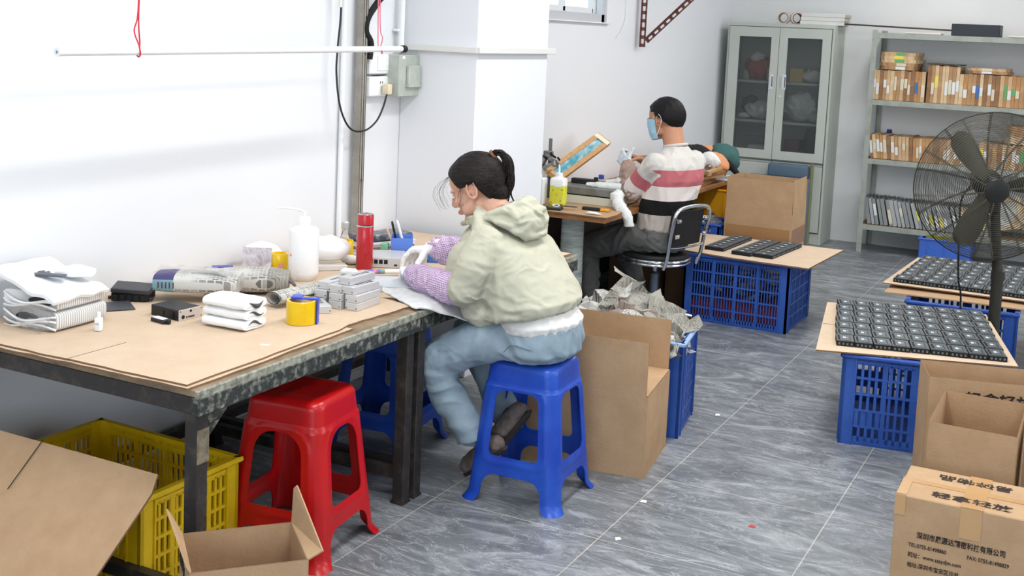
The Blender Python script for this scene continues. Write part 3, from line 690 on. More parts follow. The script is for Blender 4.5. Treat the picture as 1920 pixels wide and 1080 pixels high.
# ------------------------------------------------------------------ cartons
TH = 0.005
def carton(name, label, W, D, H, loc, rotz, flaps=(), mat=CARD_D, extra=None, cat='carton'):
    """open carton, origin at base centre. flaps: (side, length, angle from vertical outward in degrees, width fraction, shift)"""
    t = thing(name, label, cat, loc, rotz)
    b = MB()
    b.box((0,-D/2,H/2), (W,TH,H)); b.box((0,D/2,H/2), (W,TH,H)); b.box((-W/2,0,H/2), (TH,D,H)); b.box((W/2,0,H/2), (TH,D,H)); b.box((0,0,TH/2), (W,D,TH))
    bmesh.ops.remove_doubles(b.bm, verts=b.bm.verts, dist=1e-6)
    for f in b.bm.faces:
        if f.normal.z > 0.9 and f.calc_center_median().z > H-0.001: f.material_index = 1
    obj('box', b, [mat, CARD_E], t)
    for fl in flaps:
        side, L, ang = fl[:3]; wf = fl[3] if len(fl) > 3 else 0.985; sh = fl[4] if len(fl) > 4 else 0
        a = math.radians(ang)
        w = (W if side in '-+' and False else W) if side in ('front','back') else D
        m = MB(); m.box((0,0,L/2), (w*wf, TH*0.9, L))
        for f in m.bm.faces:
            if abs(f.normal.y) < 0.5: f.material_index = 1
        m.bm.transform(Matrix.Rotation(a, 4, 'X'))      # +angle tips toward -y (outward for the front)
        m.bm.transform(Matrix.Translation((sh, 0, 0)))
        if side == 'front': M4 = Matrix.Translation((0,-D/2,H))
        elif side == 'back': M4 = Matrix.Translation((0,D/2,H)) @ Matrix.Rotation(PI, 4, 'Z')
        elif side == 'left': M4 = Matrix.Translation((-W/2,0,H)) @ Matrix.Rotation(-PI/2, 4, 'Z')
        else: M4 = Matrix.Translation((W/2,0,H)) @ Matrix.Rotation(PI/2, 4, 'Z')
        m.bm.transform(M4); obj('flap', m, [mat, CARD_E], t)
    return t
# carton beside the blue stool
cA = carton('carton', 'brown carton with raised flaps standing behind the blue stool, filled with newspaper', 0.50, 0.385, 0.305, (0.263, 0.714, 0), 0.14,
       flaps=(('front', 0.198, 1, 0.985), ('back', 0.197, 1), ('right', 0.19, -89), ('left', 0.19, -70)))
b = MB(); b.box((0.2515, -0.12, 0.265), (0.0008, 0.022, 0.035)); obj('white_label', b, WHITE, cA)
# tall carton at the back
cB = carton('carton', 'tall brown carton with its flaps folded up, standing in front of the grey cabinet', 0.42, 0.34, 0.55, (0.035, 3.93, 0), 0.0,
       flaps=(('front', 0.20, 0.5, 0.99), ('back', 0.19, 3), ('left', 0.20, -1), ('right', 0.21, -2)))
b = MB(); b.box((0,-0.1737,0.40), (0.40,0.0008,0.11)); b.box((0.2127,0,0.40), (0.0008,0.33,0.11)); obj('packing_tape', b, M('brown_tape', (168,126,84), 0.22), cB)
# right-hand group of cartons
cC = carton('carton', 'large open carton with printed characters, just before the near module tray', 0.40, 0.232, 0.412, (1.587, 1.236, 0), 0.27,
       flaps=(('front', 0.0001, 0),))
m = MB(); text_on(m, '轻拿轻放', 0.058, (-0.075, -0.1192, 0.322), (1,0,0), (0,0,1), bold=0.0012, sx=1.0); obj('printed_text', m, INK, cC)
cD = carton('carton', 'open empty carton between the taped printed carton and the large open one', 0.262, 0.40, 0.405, (1.628, 0.748, 0), 0.0)
rnd = random.Random(3)
for k in range(5):
    b = MB(); b.box((0,0,0.205), (0.006, 0.30+0.02*k, 0.41))
    for f in b.bm.faces:
        if abs(f.normal.x) < 0.5: f.material_index = 1
    o = single('flattened_carton', 'folded flat carton leaning by the open empty carton, %s from it' % ORD[k], 'carton', b, [CARD_D, CARD_E], (1.852+0.016*k, 0.70, 0.001), 0, 'flattened cartons leaning at the right edge')
    o.rotation_euler = (0, math.radians(-9), 0.06-0.02*k)
# taped carton with printing, front right
tc_ = thing('carton', 'closed carton with clear tape and dark printed characters and phone numbers', 'carton', (1.665, 0.272, 0), 0.0)
W_, D_, H_ = 0.392, 0.272, 0.30
b = MB(); b.box((0,0,H_/2), (W_,D_,H_), bev=0.003); obj('box', b, CARD_D, tc_)
b = MB(); b.box((0,0,H_+0.0006), (W_-0.006,0.0022,0.0008)); obj('flap_seam', b, CARD_E, tc_)
tape = M('packing_tape_clear', (190,150,104), 0.15, coat=0.4)
b = MB(); b.box((0.012,0,H_+0.0012), (0.062,D_+0.002,0.0008)); b.box((0.012,-D_/2-0.0012,H_-0.045), (0.058,0.0008,0.09))
b.box((0.012,-D_/2-0.0014,H_-0.05), (0.05,0.0006,0.06)); obj('tape', b, tape, tc_)
b = MB(); b.box((0,0.0,H_+0.0009), (W_,0.03,0.0008)); b.box((-W_/2+0.014,-D_/2-0.0012,H_-0.03), (0.03,0.0008,0.06)); b.box((-W_/2-0.0008,0,H_-0.03), (0.0008,0.05,0.06)); b.box((-W_/2+0.014,-0.06,H_+0.0012), (0.028,0.14,0.0006)); obj('tape', b, tape, tc_)
m = MB()
text_on(m, '轻拿轻放', 0.048, (-0.105, -0.098, H_+0.0018), (1,0,0), (0,1,0), bold=0.0006, sx=1.15)
obj('printed_text', m, INK, tc_); m = MB()
text_on(m, '易碎物品', 0.048, (0.105, 0.095, H_+0.0018), (-1,0,0), (0,-1,0), bold=0.0006, sx=1.1)
obj('printed_text', m, INK, tc_); m = MB()
yf = -D_/2-0.0012
text_on(m, '深圳市晟源达精密科技有限公司', 0.0215, (-0.130, yf, H_-0.118), (1,0,0), (0,0,1), bold=0.0004, sx=0.80)
text_on(m, 'TEL:0755-81498860', 0.0165, (-0.150, yf, H_-0.148), (1,0,0), (0,0,1), bold=0.0002, sx=0.78)
text_on(m, 'FAX: 0755-81498829', 0.0165, (0.010, yf, H_-0.148), (1,0,0), (0,0,1), bold=0.0002, sx=0.78)
text_on(m, '网址：www.szsydjm.com', 0.0165, (-0.150, yf, H_-0.178), (1,0,0), (0,0,1), bold=0.0002, sx=0.85)
text_on(m, '地址:深圳市宝安区沙井', 0.0165, (-0.150, yf, H_-0.208), (1,0,0), (0,0,1), bold=0.0002, sx=0.85)
obj('printed_text', m, INK, tc_)
# small carton in the foreground
ca = math.radians(48)
cF = carton('carton', 'small open carton with pointed raised flaps standing before the red stool', 0.275, 0.222, 0.305, (0.136, -1.162, 0), ca)
for s, xx in ((-1, -0.1375), (1, 0.1375)):
    b = MB(); y0_, y1_ = -0.111, 0.111
    P_ = lambda y, h, o: (xx+s*o, y, 0.305+h)
    pts = [P_(y0_, 0, 0), P_(y1_, 0, 0), P_(y1_+0.045, 0.072, 0.012), P_(y1_+0.035, 0.084, 0.018), P_(y0_-0.004, 0.020, 0.034)] if s > 0 else [P_(y0_, 0, 0), P_(y1_, 0, 0), P_(y1_+0.020, 0.050, 0.030), P_(y1_+0.012, 0.062, 0.036), P_(y0_+0.01, 0.012, 0.008)]
    b.poly(pts, 0.0045); obj('flap', b, [CARD_D, CARD_E], cF)
m = MB(); text_on(m, '易碎物', 0.042, (-0.1412, 0.098, 0.248), (0,-1,0), (0,0,1), bold=0.0008); obj('printed_text', m, INK, cF)
# large leaning cardboard, front left
ft = thing('flattened_carton', 'big flattened carton leaning against the table end over the yellow crate', 'cardboard', (-0.6, -1.32, 0))
b = MB()
def lean(x, s, o=0.0):      # s: slant distance from the top edge downward
    a = math.radians(41); return V((x, -1.115 - s*math.cos(a) - o*math.sin(a)*0, 0.402 - s*math.sin(a) + o))
pts = [lean(-1.0+0.02,0), lean(-0.625,0), lean(-0.19,0.0), lean(-0.172,0.052), lean(-0.19,0.60), lean(-0.98,0.60)]
b.poly(pts, 0.006)
for f in b.bm.faces: f.material_index = 0 if abs(f.normal.z) > 0.5 else 1
obj('panel', b, [CARD_D, CARD_E], ft, world=True)
b = MB(); b.poly([lean(-0.96,0.03,-0.013), lean(-0.20,0.03,-0.013), lean(-0.205,0.595,-0.013), lean(-0.96,0.595,-0.013)], 0.005); obj('panel', b, [CARD_D, CARD_E], ft, world=True)
b = MB(); p, q = lean(-0.612,0.0,0.0068), lean(-0.612,0.155,0.0068); b.tube([p,q], 0.0017, n=4); obj('slit', b, BLACKM, ft, world=True)
# ------------------------------------------------------------------ things on the near table
ZT = 0.6639
def crumple(mb, c, size, amp, n=26, seed=1, rot=(0,0,0), dome=0.0, ridge=7.0, mi=None):
    """one crumpled sheet"""
    R = Euler(rot).to_matrix(); off = V((seed*3.7, seed*1.3, seed*2.1))
    def fx(u, v):
        x, y = (u-0.5)*size[0], (v-0.5)*size[1]
        p = V((x*ridge, y*ridge, 0))+off
        h = abs(noise.noise(p))*1.6 + 0.5*abs(noise.noise(p*2.3)) + 0.2*noise.noise(p*5)
        j = V((noise.noise(p+V((9,0,0))), noise.noise(p+V((0,9,0))), 0))*amp*0.8
        z = h*amp + dome*(1-(2*u-1)**2)*(1-(2*v-1)**2)
        return V(c) + R @ (V((x, y, z))+j)
    mb.grid(fx, n, n, mi=mi)
NEWS = paper_print('newspaper', (200,199,194), (70,70,70), 19, 0.9); NEWS2 = paper_print('newspaper_grey', (160,157,147), (70,70,68), 22, 0.85)
FILM = M('clear_film', (246,247,249), 0.12, trans=0.85, alpha=0.22, ior=1.2, bump=(22,0.9)); WFILM = M('white_bag_film', (246,247,250), 0.35, bump=(18,0.4))

def wrapped_block(mb, W, D, H, seed, rx=2.6):
    k = 8; rings = []
    for i in range(k+1):
        u = i/k; x = -W/2+W*u; e = 1-0.12*(abs(2*u-1)**6)
        nz = noise.noise(V((seed, u*4, 0)))*0.05
        rings.append((V((x, nz*0.2, H/2)), V((0, D/2*e*(1+nz), 0)), V((0, 0, H/2*e*(1-nz)))))
    mb.loft(rings, n=32, e=4.2)
# foam wrapped stack on the left
t = thing('foam_wrapped_packets', 'stack of two big white foam-wrapped packets with ribbed sides at the table end', 'packet', (-0.805, -0.878, ZT), PI/2+0.04)
stripe = M('foam_ribbed', (222,222,220), 0.6); N, L, bb = nodes_of(stripe)
tcn = N.new('ShaderNodeTexCoord'); wv = N.new('ShaderNodeTexWave'); wv.inputs['Scale'].default_value = 38; wv.bands_direction = 'X'; L.new(tcn.outputs['Object'], wv.inputs['Vector'])
rp = N.new('ShaderNodeValToRGB'); rp.color_ramp.elements[0].color = lin((176,174,172)); rp.color_ramp.elements[1].color = lin((240,240,240)); rp.color_ramp.elements[0].position = 0.2; L.new(wv.outputs['Fac'], rp.inputs[0]); L.new(rp.outputs[0], bb.inputs['Base Color'])
def packet(z, h, w, d, ang, seed, dx=0, dy=0):
    b = MB()
    def ring(x, sc, dz=0): return (V((x+dx, dy, z+h/2+dz)), V((0, d/2*sc, 0)), V((0, 0, h/2*sc)))
    b.loft([ring(-w/2, 0.96), ring(-w/2+0.01, 1.0), ring(0, 1.02), ring(w/2-0.01, 1.0), ring(w/2, 0.94)], n=36, e=5)
    b.bm.transform(Matrix.Rotation(ang, 4, 'Z')); return b
FR = M('foam_dark_inside', (30,30,32), 0.6)
for z, h, a, nm in ((0.0, 0.062, 0.0, 'packet'), (0.060, 0.050, 0.03, 'packet')):
    o = obj(nm, packet(z, h, 0.20, 0.215, a, 1, 0, 0.022), stripe, t, smooth=True)
    b = MB()   # folded layers at the open end
    for k in range(3):
        y0 = -0.075+k*0.002
        P = [V((-0.102-0.010*math.sin(q/14*PI)*(1+k*0.5), -0.082+0.205*q/14, z+0.008+k*(h-0.018)/3+0.010*math.sin(q/14*PI*1.6+k))) for q in range(15)]
        b.tube(P, 0.0035, n=6)
    obj('foam_edge', b, FOAM, t, smooth=True)
    b = MB(); b.ell((-0.103, -0.02+0.05*(z < 0.01), z+h*0.5), (0.004, 0.045, h*0.24)); obj('dark_contents', b, FR, t, smooth=True)
b = MB()
def fx(u, v):
    x = -0.125+0.215*u; y = -0.100+0.245*v
    z = 0.116+0.058*max(0, (v-0.38))*1.5 - 0.018*max(0, 0.12-v)/0.12 + 0.006*noise.noise(V((x*20, y*20, 0)))
    return V((x, y, z))
b.grid(fx, 30, 20, th=0.010); obj('foam_sheet', b, FOAM, t, smooth=True)
b = MB(); b.ell((0,0,0), (0.022,0.055,0.038), sub=4)
for v in b.bm.verts: v.co += v.co.normalized()*(abs(noise.noise(v.co*34))*0.026-0.006)
b.bm.transform(Matrix.Translation((-0.128,-0.025,0.042))); obj('clear_bag', b, FILM, t, smooth=True, ang=60)
b = MB(); b.poly([(-0.045,-0.05,0), (0.03,-0.07,0), (0.035,-0.045,0), (0.0,-0.035,0), (-0.01,0.03,0), (-0.055,0.03,0)], 0.003); b.box((0.0,-0.058,0.006), (0.085,0.02,0.005), rot=(0,0,-0.25), bev=0.001); b.box((-0.028,-0.002,0.0042), (0.02,0.045,0.002))
o = single('plastic_bracket', 'dark grey angled plastic bracket lying on top of the white foam packets', 'bracket', b, M('bracket_grey', (92,96,106), 0.5), (-0.87,-0.86, ZT+0.142), 0.55)
o.rotation_euler = (0.05, 0.06, 0.85)
b = MB(); b.loft([(V((-0.05,0,0.014)), V((0,0.03,0)), V((0,0,0.010))), (V((0,0,0.018)), V((0,0.042,0)), V((0,0,0.017))), (V((0.055,0,0.014)), V((0,0.03,0)), V((0,0,0.010)))], n=20, e=3)
o = single('tissue_wad', 'rounded white tissue wad on the foam packets, covering the grey bracket', 'tissue', b, WFILM, (-0.815,-0.82,ZT+0.128), 0.5, smooth=True)
# small white bottle
t = thing('dropper_bottle', 'tiny white square bottle standing in front of the foam packets', 'bottle', (-0.646,-0.885,ZT), 0.3)
b = MB(); b.box((0,0,0.02), (0.02,0.02,0.04), bev=0.004, seg=2); obj('bottle_body', b, WHITE, t, smooth=True)
b = MB(); b.cyl((0,0,0.038),(0,0,0.056), 0.0065, 0.0055, n=16); obj('cap', b, WHITE, t, smooth=True)
b = MB(); b.box((0,-0.0102,0.022), (0.012,0.0006,0.006)); obj('small_print', b, M('faint_grey', (190,190,192), 0.6), t)
# black mat plate
b = MB(); b.box((0,0,0.0025), (0.15,0.115,0.005), bev=0.002)
for sx in (-1,1):
    for sy in (-1,1): b.cyl((sx*0.06,sy*0.045,0.0046),(sx*0.06,sy*0.045,0.0054), 0.003, n=10)
single('black_plate', 'flat dark grey plastic plate lying between the foam packets and the black unit', 'plate', b, M('plate_charcoal', (62,64,70), 0.5), (-0.835,-0.668,ZT), 0.95)
# black unit stack
t = thing('black_unit', 'black plastic unit with a tilted lid near the wall, before the wrapped bundles', 'device', (-0.86,-0.535,ZT), 0.5)
b = MB(); b.box((0,0,0.014), (0.12,0.085,0.028), bev=0.003)
for k in range(5): b.box((-0.045+k*0.022,-0.045,0.012), (0.014,0.006,0.018), bev=0.001)
obj('base', b, BLACKM, t)
b = MB(); b.box((0.0,0.0,0.036), (0.125,0.095,0.016), rot=(0.05,0.06,0.08), bev=0.003); obj('lid', b, M('black_satin', (52,54,58), 0.45), t)
b = MB(); b.cyl((0.062,-0.035,0.01),(0.072,-0.035,0.01), 0.006, n=14); b.cyl((-0.062,-0.035,0.01),(-0.070,-0.035,0.01), 0.006, n=14); obj('foot', b, BLACK, t)
# wrapped newspaper / film bundles
PRINTB = paper_print('printed_wrap', (214,216,220), (96,92,140), 36, 0.7)
N, L, bb = nodes_of(PRINTB)
t = thing('wrapped_bundle', 'film-wrapped bundle with printed paper and a teal end, behind the silver-fronted device', 'bundle', (-0.69, -0.415, ZT), 0.52)
b = MB(); k = 12; rings = []
for i in range(k+1):
    u = i/k; x = -0.135+0.27*u; e = 1-0.10*abs(2*u-1)**4; nz = noise.noise(V((3, u*3, 0)))*0.08
    rings.append((V((x, nz*0.05, 0.031+0.030)), V((0, 0.072*e*(1+nz), 0)), V((0, 0, 0.031*e*(1-nz)))))
b.loft(rings, n=36, e=3.4)
for f in b.bm.faces:
    c = f.calc_center_median()
    if c.x < -0.075: f.material_index = 1 if c.z < 0.075 else 2
obj('printed_wrap', b, [NEWS, M('teal_print', (120,158,172), 0.5), M('violet_print', (66,60,108), 0.5)], t, smooth=True, ang=60)
b = MB()
for q in range(5): b.box((-0.115+0.012*q, -0.0715, 0.060), (0.004,0.001,0.02))
obj('ink_marks', b, M('ink_brown', (84,56,60), 0.6), t)
b = MB(); crumple(b, (0.0, 0.0, 0.092), (0.27, 0.13), 0.010, 26, 8, dome=0.004, ridge=14); obj('film_wrap', b, FILM, t, smooth=True)
b = MB(); b.tube([(-0.02,-0.02,0.094),(0.06,-0.03,0.098),(0.10,-0.045,0.09)], [0.004,0.008,0.004], n=8); obj('foil_fold', b, M('foil', (190,188,186), 0.25, 0.5), t, smooth=True)
t = thing('wrapped_bundle', 'silvery film-wrapped newspaper bundle with a crumpled dark end, behind the first', 'bundle', (-0.655, -0.21, ZT), 0.60)
b = MB(); rings = []
for i in range(k+1):
    u = i/k; x = -0.14+0.28*u; e = (1-0.08*abs(2*u-1)**4)*(1.0 if u < 0.85 else 1-(u-0.85)*1.4); nz = noise.noise(V((7, u*3, 0)))*0.08
    rings.append((V((x, 0, 0.038)), V((0, 0.074*e*(1+nz), 0)), V((0, 0, 0.037*e*(1-nz)))))
b.loft(rings, n=36, e=3.2)
for f in b.bm.faces:
    if f.calc_center_median().x > 0.075: f.material_index = 1
obj('newspaper', b, [NEWS, NEWS2], t, smooth=True, ang=60)
b = MB(); crumple(b, (0.08, 0.0, 0.055), (0.17, 0.16), 0.016, 24, 11, rot=(0,0.25,0), ridge=16); obj('film_wrap', b, FILM, t, smooth=True)
b = MB(); b.tube([(0.12,0.01,0.05),(0.155,-0.02,0.03),(0.175,-0.04,0.008)], [0.010,0.006,0.002], n=8); obj('film_tail', b, M('dark_film', (96,92,96), 0.2, 0.3), t, smooth=True)
b = MB(); b.box((-0.09,0.03,0.0755), (0.07,0.03,0.0012), rot=0.2); obj('blue_print', b, M('blue_violet_print', (92,92,160), 0.6), t)
# black device with silver face
t = thing('amplifier_box', 'small black device with a silver front plate carrying two dark knob holes', 'device', (-0.590,-0.617,ZT), PI/2-0.10)
b = MB(); b.box((0,0.010,0.0165), (0.090,0.125,0.033), bev=0.002); b.box((-0.046,-0.020,0.016), (0.003,0.02,0.02)); b.box((-0.046,0.02,0.016), (0.003,0.014,0.012)); obj('case', b, BLACK, t)
b = MB(); b.box((0.0,-0.0545,0.0165), (0.092,0.003,0.034), bev=0.001); obj('front_plate', b, M('silver_face', (206,196,188), 0.4, 0.2), t)
b = MB(); b.cyl((-0.030,-0.0555,0.011),(-0.030,-0.057,0.011), 0.0060, n=18); obj('knob_hole', b, BLACKM, t); b = MB(); b.cyl((0.000,-0.0555,0.026),(0.000,-0.057,0.026), 0.0040, n=16); obj('knob_hole', b, BLACKM, t)
b = MB()
for x, z in ((-0.041,0.029),(0.042,0.029),(0.042,0.005)): b.cyl((x,-0.0555,z),(x,-0.0565,z), 0.002, n=8)
obj('rivet', b, BLACKM, t)
m = MB(); text_on(m, 'D15000/50', 0.0075, (-0.019,-0.0564,0.006), (1,0,0), (0,0,1), bold=0.0002); obj('printed_text', m, INK, t)
t = thing('power_adapter', 'small black adapter with a white label lying before the black device', 'adapter', (-0.578,-0.704,ZT), -0.15)
b = MB(); b.box((0,0,0.006), (0.062,0.03,0.012), bev=0.002); obj('case', b, BLACK, t)
b = MB(); b.box((-0.004,0,0.0123), (0.05,0.022,0.0008)); obj('white_label', b, WHITE, t)
b = MB(); b.cyl((0.031,0,0.006),(0.046,-0.003,0.006), 0.007, 0.004, n=12); obj('plug_tip', b, BLACKM, t)
# folded foam stack: three folded layers
t = thing('folded_foam_stack', 'stack of three folded white foam sheets beside the yellow tape roll', 'foam', (-0.378,-0.606,ZT), PI/2+0.03)
for k in range(3):
    z0 = 0.001+0.030*k; b = MB(); w = 0.112-0.005*(k == 1); ox = (0.0, 0.004, 0.002)[k]
    rings = []
    for i in range(9):
        u = i/8; y = -0.078+0.156*u
        rings.append((V((ox, y, z0+0.0165)), V((w/2*(1-0.03*abs(2*u-1)**3), 0, 0)), V((0, 0, 0.0165*(1-0.1*abs(2*u-1)**3)))))
    b.loft(rings, n=40, e=3.0); 
    for v in b.bm.verts: v.co += V((0,0,0.002*noise.noise(v.co*30+V((k*5,0,0)))))
    obj('foam_fold', b, FOAM, t, smooth=True, ang=70)
    b = MB(); P = [V((ox-0.030+0.066*q/12, -0.0795, z0+0.017+0.008*math.sin(q/12*PI*1.5+k))) for q in range(13)]
    b.tube(P, [0.0008+0.0045*math.sin(q/12*PI)**2*(1.5 if k == 2 else 0.8) for q in range(13)], n=8); obj('dark_insert', b, M('dark_insert', (62,64,72), 0.5), t, smooth=True)
    b = MB(); P = [V((ox-w/2+0.016+0.080*q/12, -0.0788, z0+0.010+0.003*math.sin(q*0.6))) for q in range(13)]; b.tube(P, 0.0012, n=6); obj('fold_line', b, M('fold_grey', (205,205,205), 0.6), t, smooth=True)
# yellow tape roll with blue dispenser
t = thing('tape_roll', 'yellow adhesive tape roll with a blue clip cutter, standing at the table middle', 'tape roll', (-0.240,-0.455,ZT), 0.45)
ym = M('yellow_tape', (236,200,8), 0.2, var=((220,176,0), 6), coat=0.3)
b = MB(); b.lathe([(0.0385,0.001),(0.0455,0.0),(0.047,0.002),(0.047,0.071),(0.0455,0.073),(0.0385,0.072)], n=56); obj('tape_winding', b, ym, t, smooth=True)
b = MB(); b.lathe([(0.0385,0.0),(0.0385,0.071),(0.0375,0.072),(0.036,0.071),(0.036,0.0),(0.0385,0.0)], n=48); obj('core', b, M('tape_core', (214,186,164), 0.8, var=((150,118,100), 70)), t, smooth=True)
b = MB(); b.lathe([(0.0,0.062),(0.0372,0.062)], n=40); obj('core_disc', b, M('tape_core', (0,0,0)), t)
bd = M('dispenser_blue', (48,74,196), 0.35)
b = MB(); b.box((0.0505,0.0,0.040), (0.004,0.03,0.080), bev=0.0015); b.box((0.022,0.0,0.0775), (0.058,0.018,0.005), bev=0.002); b.box((-0.016,0.010,0.079), (0.034,0.038,0.007), bev=0.002)
obj('cutter_clip', b, bd, t)
# rolled newspaper
b = MB()
P = []
for i in range(61):
    a = i/60*2*PI*1.8; r = 0.030-0.010*i/60; P.append((r*1.25*math.cos(a), r*0.8*math.sin(a)))
def fx(u, v):
    i = u*60; k = min(int(i), 59); f = i-k; x = P[k][0]*(1-f)+P[k+1][0]*f; z = P[k][1]*(1-f)+P[k+1][1]*f
    return V((x, -0.11+0.22*v, z+0.026))
b.grid(fx, 60, 10, th=0.0008)
single('rolled_newspaper', 'loose rolled newspaper lying between the wrapped bundles and the silver boxes', 'newspaper', b, NEWS, (-0.425,-0.235,ZT), -0.12, smooth=True)
# silver boxes
def silver_box(label, loc, rz, long=0.125, tiltx=0.0, first=[None]):
    if first[0] is None:
        t = thing('aluminium_box', label, 'metal box', loc, rz, 'silver boxes stacked on the table')
        b = MB(); b.box((0,0,0.0125), (0.048,0.140,0.0245), bev=0.001); b.box((0,0,0.0125), (0.044,0.1405,0.002)); obj('case', b, SILVER, t)
        b = MB(); 
        for x in (-0.019,0.019): b.cyl((x,-0.0698,0.008),(x,-0.0710,0.008), 0.0020, n=8)
        obj('screw', b, M('screw_dark2', (60,60,64), 0.4, 0.6), t)
        b = MB(); b.box((0.006,0.044,0.0252), (0.016,0.014,0.0008))
        for k in range(4): b.box((0.006-0.001*k,0.024-k*0.016,0.0252), (0.013,0.006,0.0008))
        obj('port_marks', b, M('port_dark', (84,86,90), 0.6), t)
        first[0] = t; o = t
    else: o = dup(first[0], loc, rz, label)
    o.rotation_euler = (tiltx, 0, rz)
sb = ['lowest silver box of the outer pile, nearer the table edge', 'middle silver box of the outer pile, nearer the table edge', 'third silver box up in the outer pile, port marks showing',
      'silver box lying across the very top of the stack, port marks upward', 'silver box at the bottom centre, facing the tape roll', 'silver box second up at the centre of the stack', 'silver box third up at the centre of the stack',
      'lowest silver box of the pile beside the rolled newspaper', 'second silver box up beside the rolled newspaper', 'silver box wedged crosswise low between two piles, facing the tape roll', 'third silver box up beside the rolled newspaper, port marks upward', 'silver box lying behind the centre pile']
pos_ = [(-0.222,-0.148,0,0.04), (-0.224,-0.146,0.0253,0.03), (-0.236,-0.142,0.0506,-0.06), (-0.262,-0.128,0.0762,-0.02), (-0.279,-0.160,0,0.02), (-0.279,-0.158,0.0253,0.02), (-0.290,-0.150,0.0506,0.03),
        (-0.352,-0.150,0,0.06), (-0.350,-0.145,0.0253,0.06), (-0.318,-0.262,0.0,0.9), (-0.350,-0.130,0.0506,0.08), (-0.315,0.005,0.0,0.02)]
for lb, (x, y, z, r) in zip(sb, pos_):
    if 'third silver box up beside' in lb: z = 0.0506
    silver_box(lb, (x, y, ZT-0.005+z), r)
# small wrapped tissue on the stack
b = MB(); b.loft([(V((-0.03,0,0.008)), V((0,0.008,0)), V((0,0,0.004))), (V((-0.02,0,0.010)), V((0,0.018,0)), V((0,0,0.010))), (V((0.02,0,0.010)), V((0,0.017,0)), V((0,0,0.010))), (V((0.034,0,0.006)), V((0,0.008,0)), V((0,0,0.003)))], n=16, e=3)
single('paper_twist', 'small white paper-wrapped lump lying on the silver box stack near the red flask', 'paper', b, M('tissue_white', (232,234,230), 0.7, bump=(60,0.6)), (-0.345,-0.055,ZT+0.072), 0.3, smooth=True)
# yellow cup roll, big wash bottle, bags
def tape_small(label, loc, h=0.075, r=0.031):
    t = thing('tape_roll', label, 'tape roll', loc)
    b = MB(); b.lathe([(r-0.006,0),(r-0.001,0),(r,0.002),(r,h-0.002),(r-0.001,h),(r-0.006,h),(r-0.006,0)], n=40); obj('tape_winding', b, ym, t, smooth=True)
    b = MB(); b.lathe([(0,h*0.85),(r-0.006,h*0.85)], n=30); obj('core', b, M('yellow_pale', (236,220,90), 0.5), t)
    b = MB(); b.box((r*0.72,-r*0.71,h*0.5), (0.016,0.0012,0.02), rot=0.78); obj('pink_mark', b, M('pink_print', (226,150,140), 0.6), t)
tape_small('plain yellow tape roll standing upright beside the big white wash bottle', (-0.742,0.07,0.659), 0.082)
tape_small('yellow tape roll mostly hidden behind the red thermos flask', (-0.735,0.475,0.659), 0.075)
t = thing('wash_bottle', 'large translucent white wash bottle with a bent spout, on the table by the wall', 'bottle', (-0.627,0.062,0.659), 0.0)
tw = M('translucent_white', (243,244,246), 0.35, sub=0.3)
b = MB(); b.lathe([(0,0),(0.036,0.0),(0.040,0.006),(0.052,0.022),(0.0535,0.03),(0.0535,0.178),(0.050,0.188),(0.040,0.193),(0.026,0.196),(0.022,0.199),(0,0.20)], n=48); obj('bottle_body', b, tw, t, smooth=True, ang=50)
b = MB(); b.lathe([(0.021,0.198),(0.0215,0.201),(0.0215,0.226),(0.019,0.230),(0,0.231)], n=32); obj('cap', b, tw, t, smooth=True)
b = MB(); b.tube(cr([(0,0,0.228),(0.002,0,0.240),(-0.004,-0.004,0.250),(-0.03,-0.02,0.258),(-0.07,-0.045,0.260),(-0.085,-0.055,0.257)]), [0.0042]*30+[0.0042-0.0022*i/20 for i in range(21)], n=8); obj('spout', b, tw, t, smooth=True)
b = MB(); b.box((-0.020,-0.0500,0.095), (0.010,0.001,0.008), rot=-0.4); obj('pink_mark', b, M('pink_print', (0,0,0)), t)
def bag(name, label, loc, size, seed, rz=0.0, mat=WFILM, cat='bag'):
    b = MB(); b.ell((0,0,size[2]*0.5), (size[0]/2, size[1]/2, size[2]*0.5), sub=4)
    for v in b.bm.verts:
        p = v.co*16+V((seed*7,0,0)); v.co += v.co.normalized()*(abs(noise.noise(p))*0.22+0.08*noise.noise(p*2.5))*min(size)*0.5
        v.co.z = max(v.co.z, 0.0)
    return single(name, label, cat, b, mat, loc, rz, smooth=True, ang=60)
bag('plastic_bag', 'puffy white plastic bag against the wall, behind the yellow tape roll', (-0.875,0.14,0.659), (0.17,0.11,0.095), 2)
bag('plastic_bag', 'crumpled white plastic bag between the wash bottle and the red flask', (-0.70,0.30,0.681), (0.18,0.13,0.095), 5, 0.6)
b = MB(); b.box((0,0,0.01), (0.055,0.13,0.02), bev=0.002)
single('grey_flat_box', 'flat pale grey box underneath the white bag beside the wash bottle', 'box', b, M('pale_grey', (214,212,208), 0.5), (-0.66,0.265,0.659), -0.75)
b = MB(); crumple(b, (0,0,0.05), (0.10,0.10), 0.012, 18, 3, rot=(1.3,0,0.6), ridge=12)
single('printed_film', 'crinkled clear bag with lilac print, beside the yellow tape roll near the wall', 'film bag', b, paper_print('lilac_film', (206,200,206), (140,124,140), 40, 0.8), (-0.80,0.01,0.665), smooth=True)
bag('paper_crumple', 'crumpled pale paper beside the white bag and the second yellow roll', (-0.655,0.40,0.659), (0.08,0.06,0.035), 8, 0.3, M('pale_paper', (224,222,216), 0.8), 'paper')
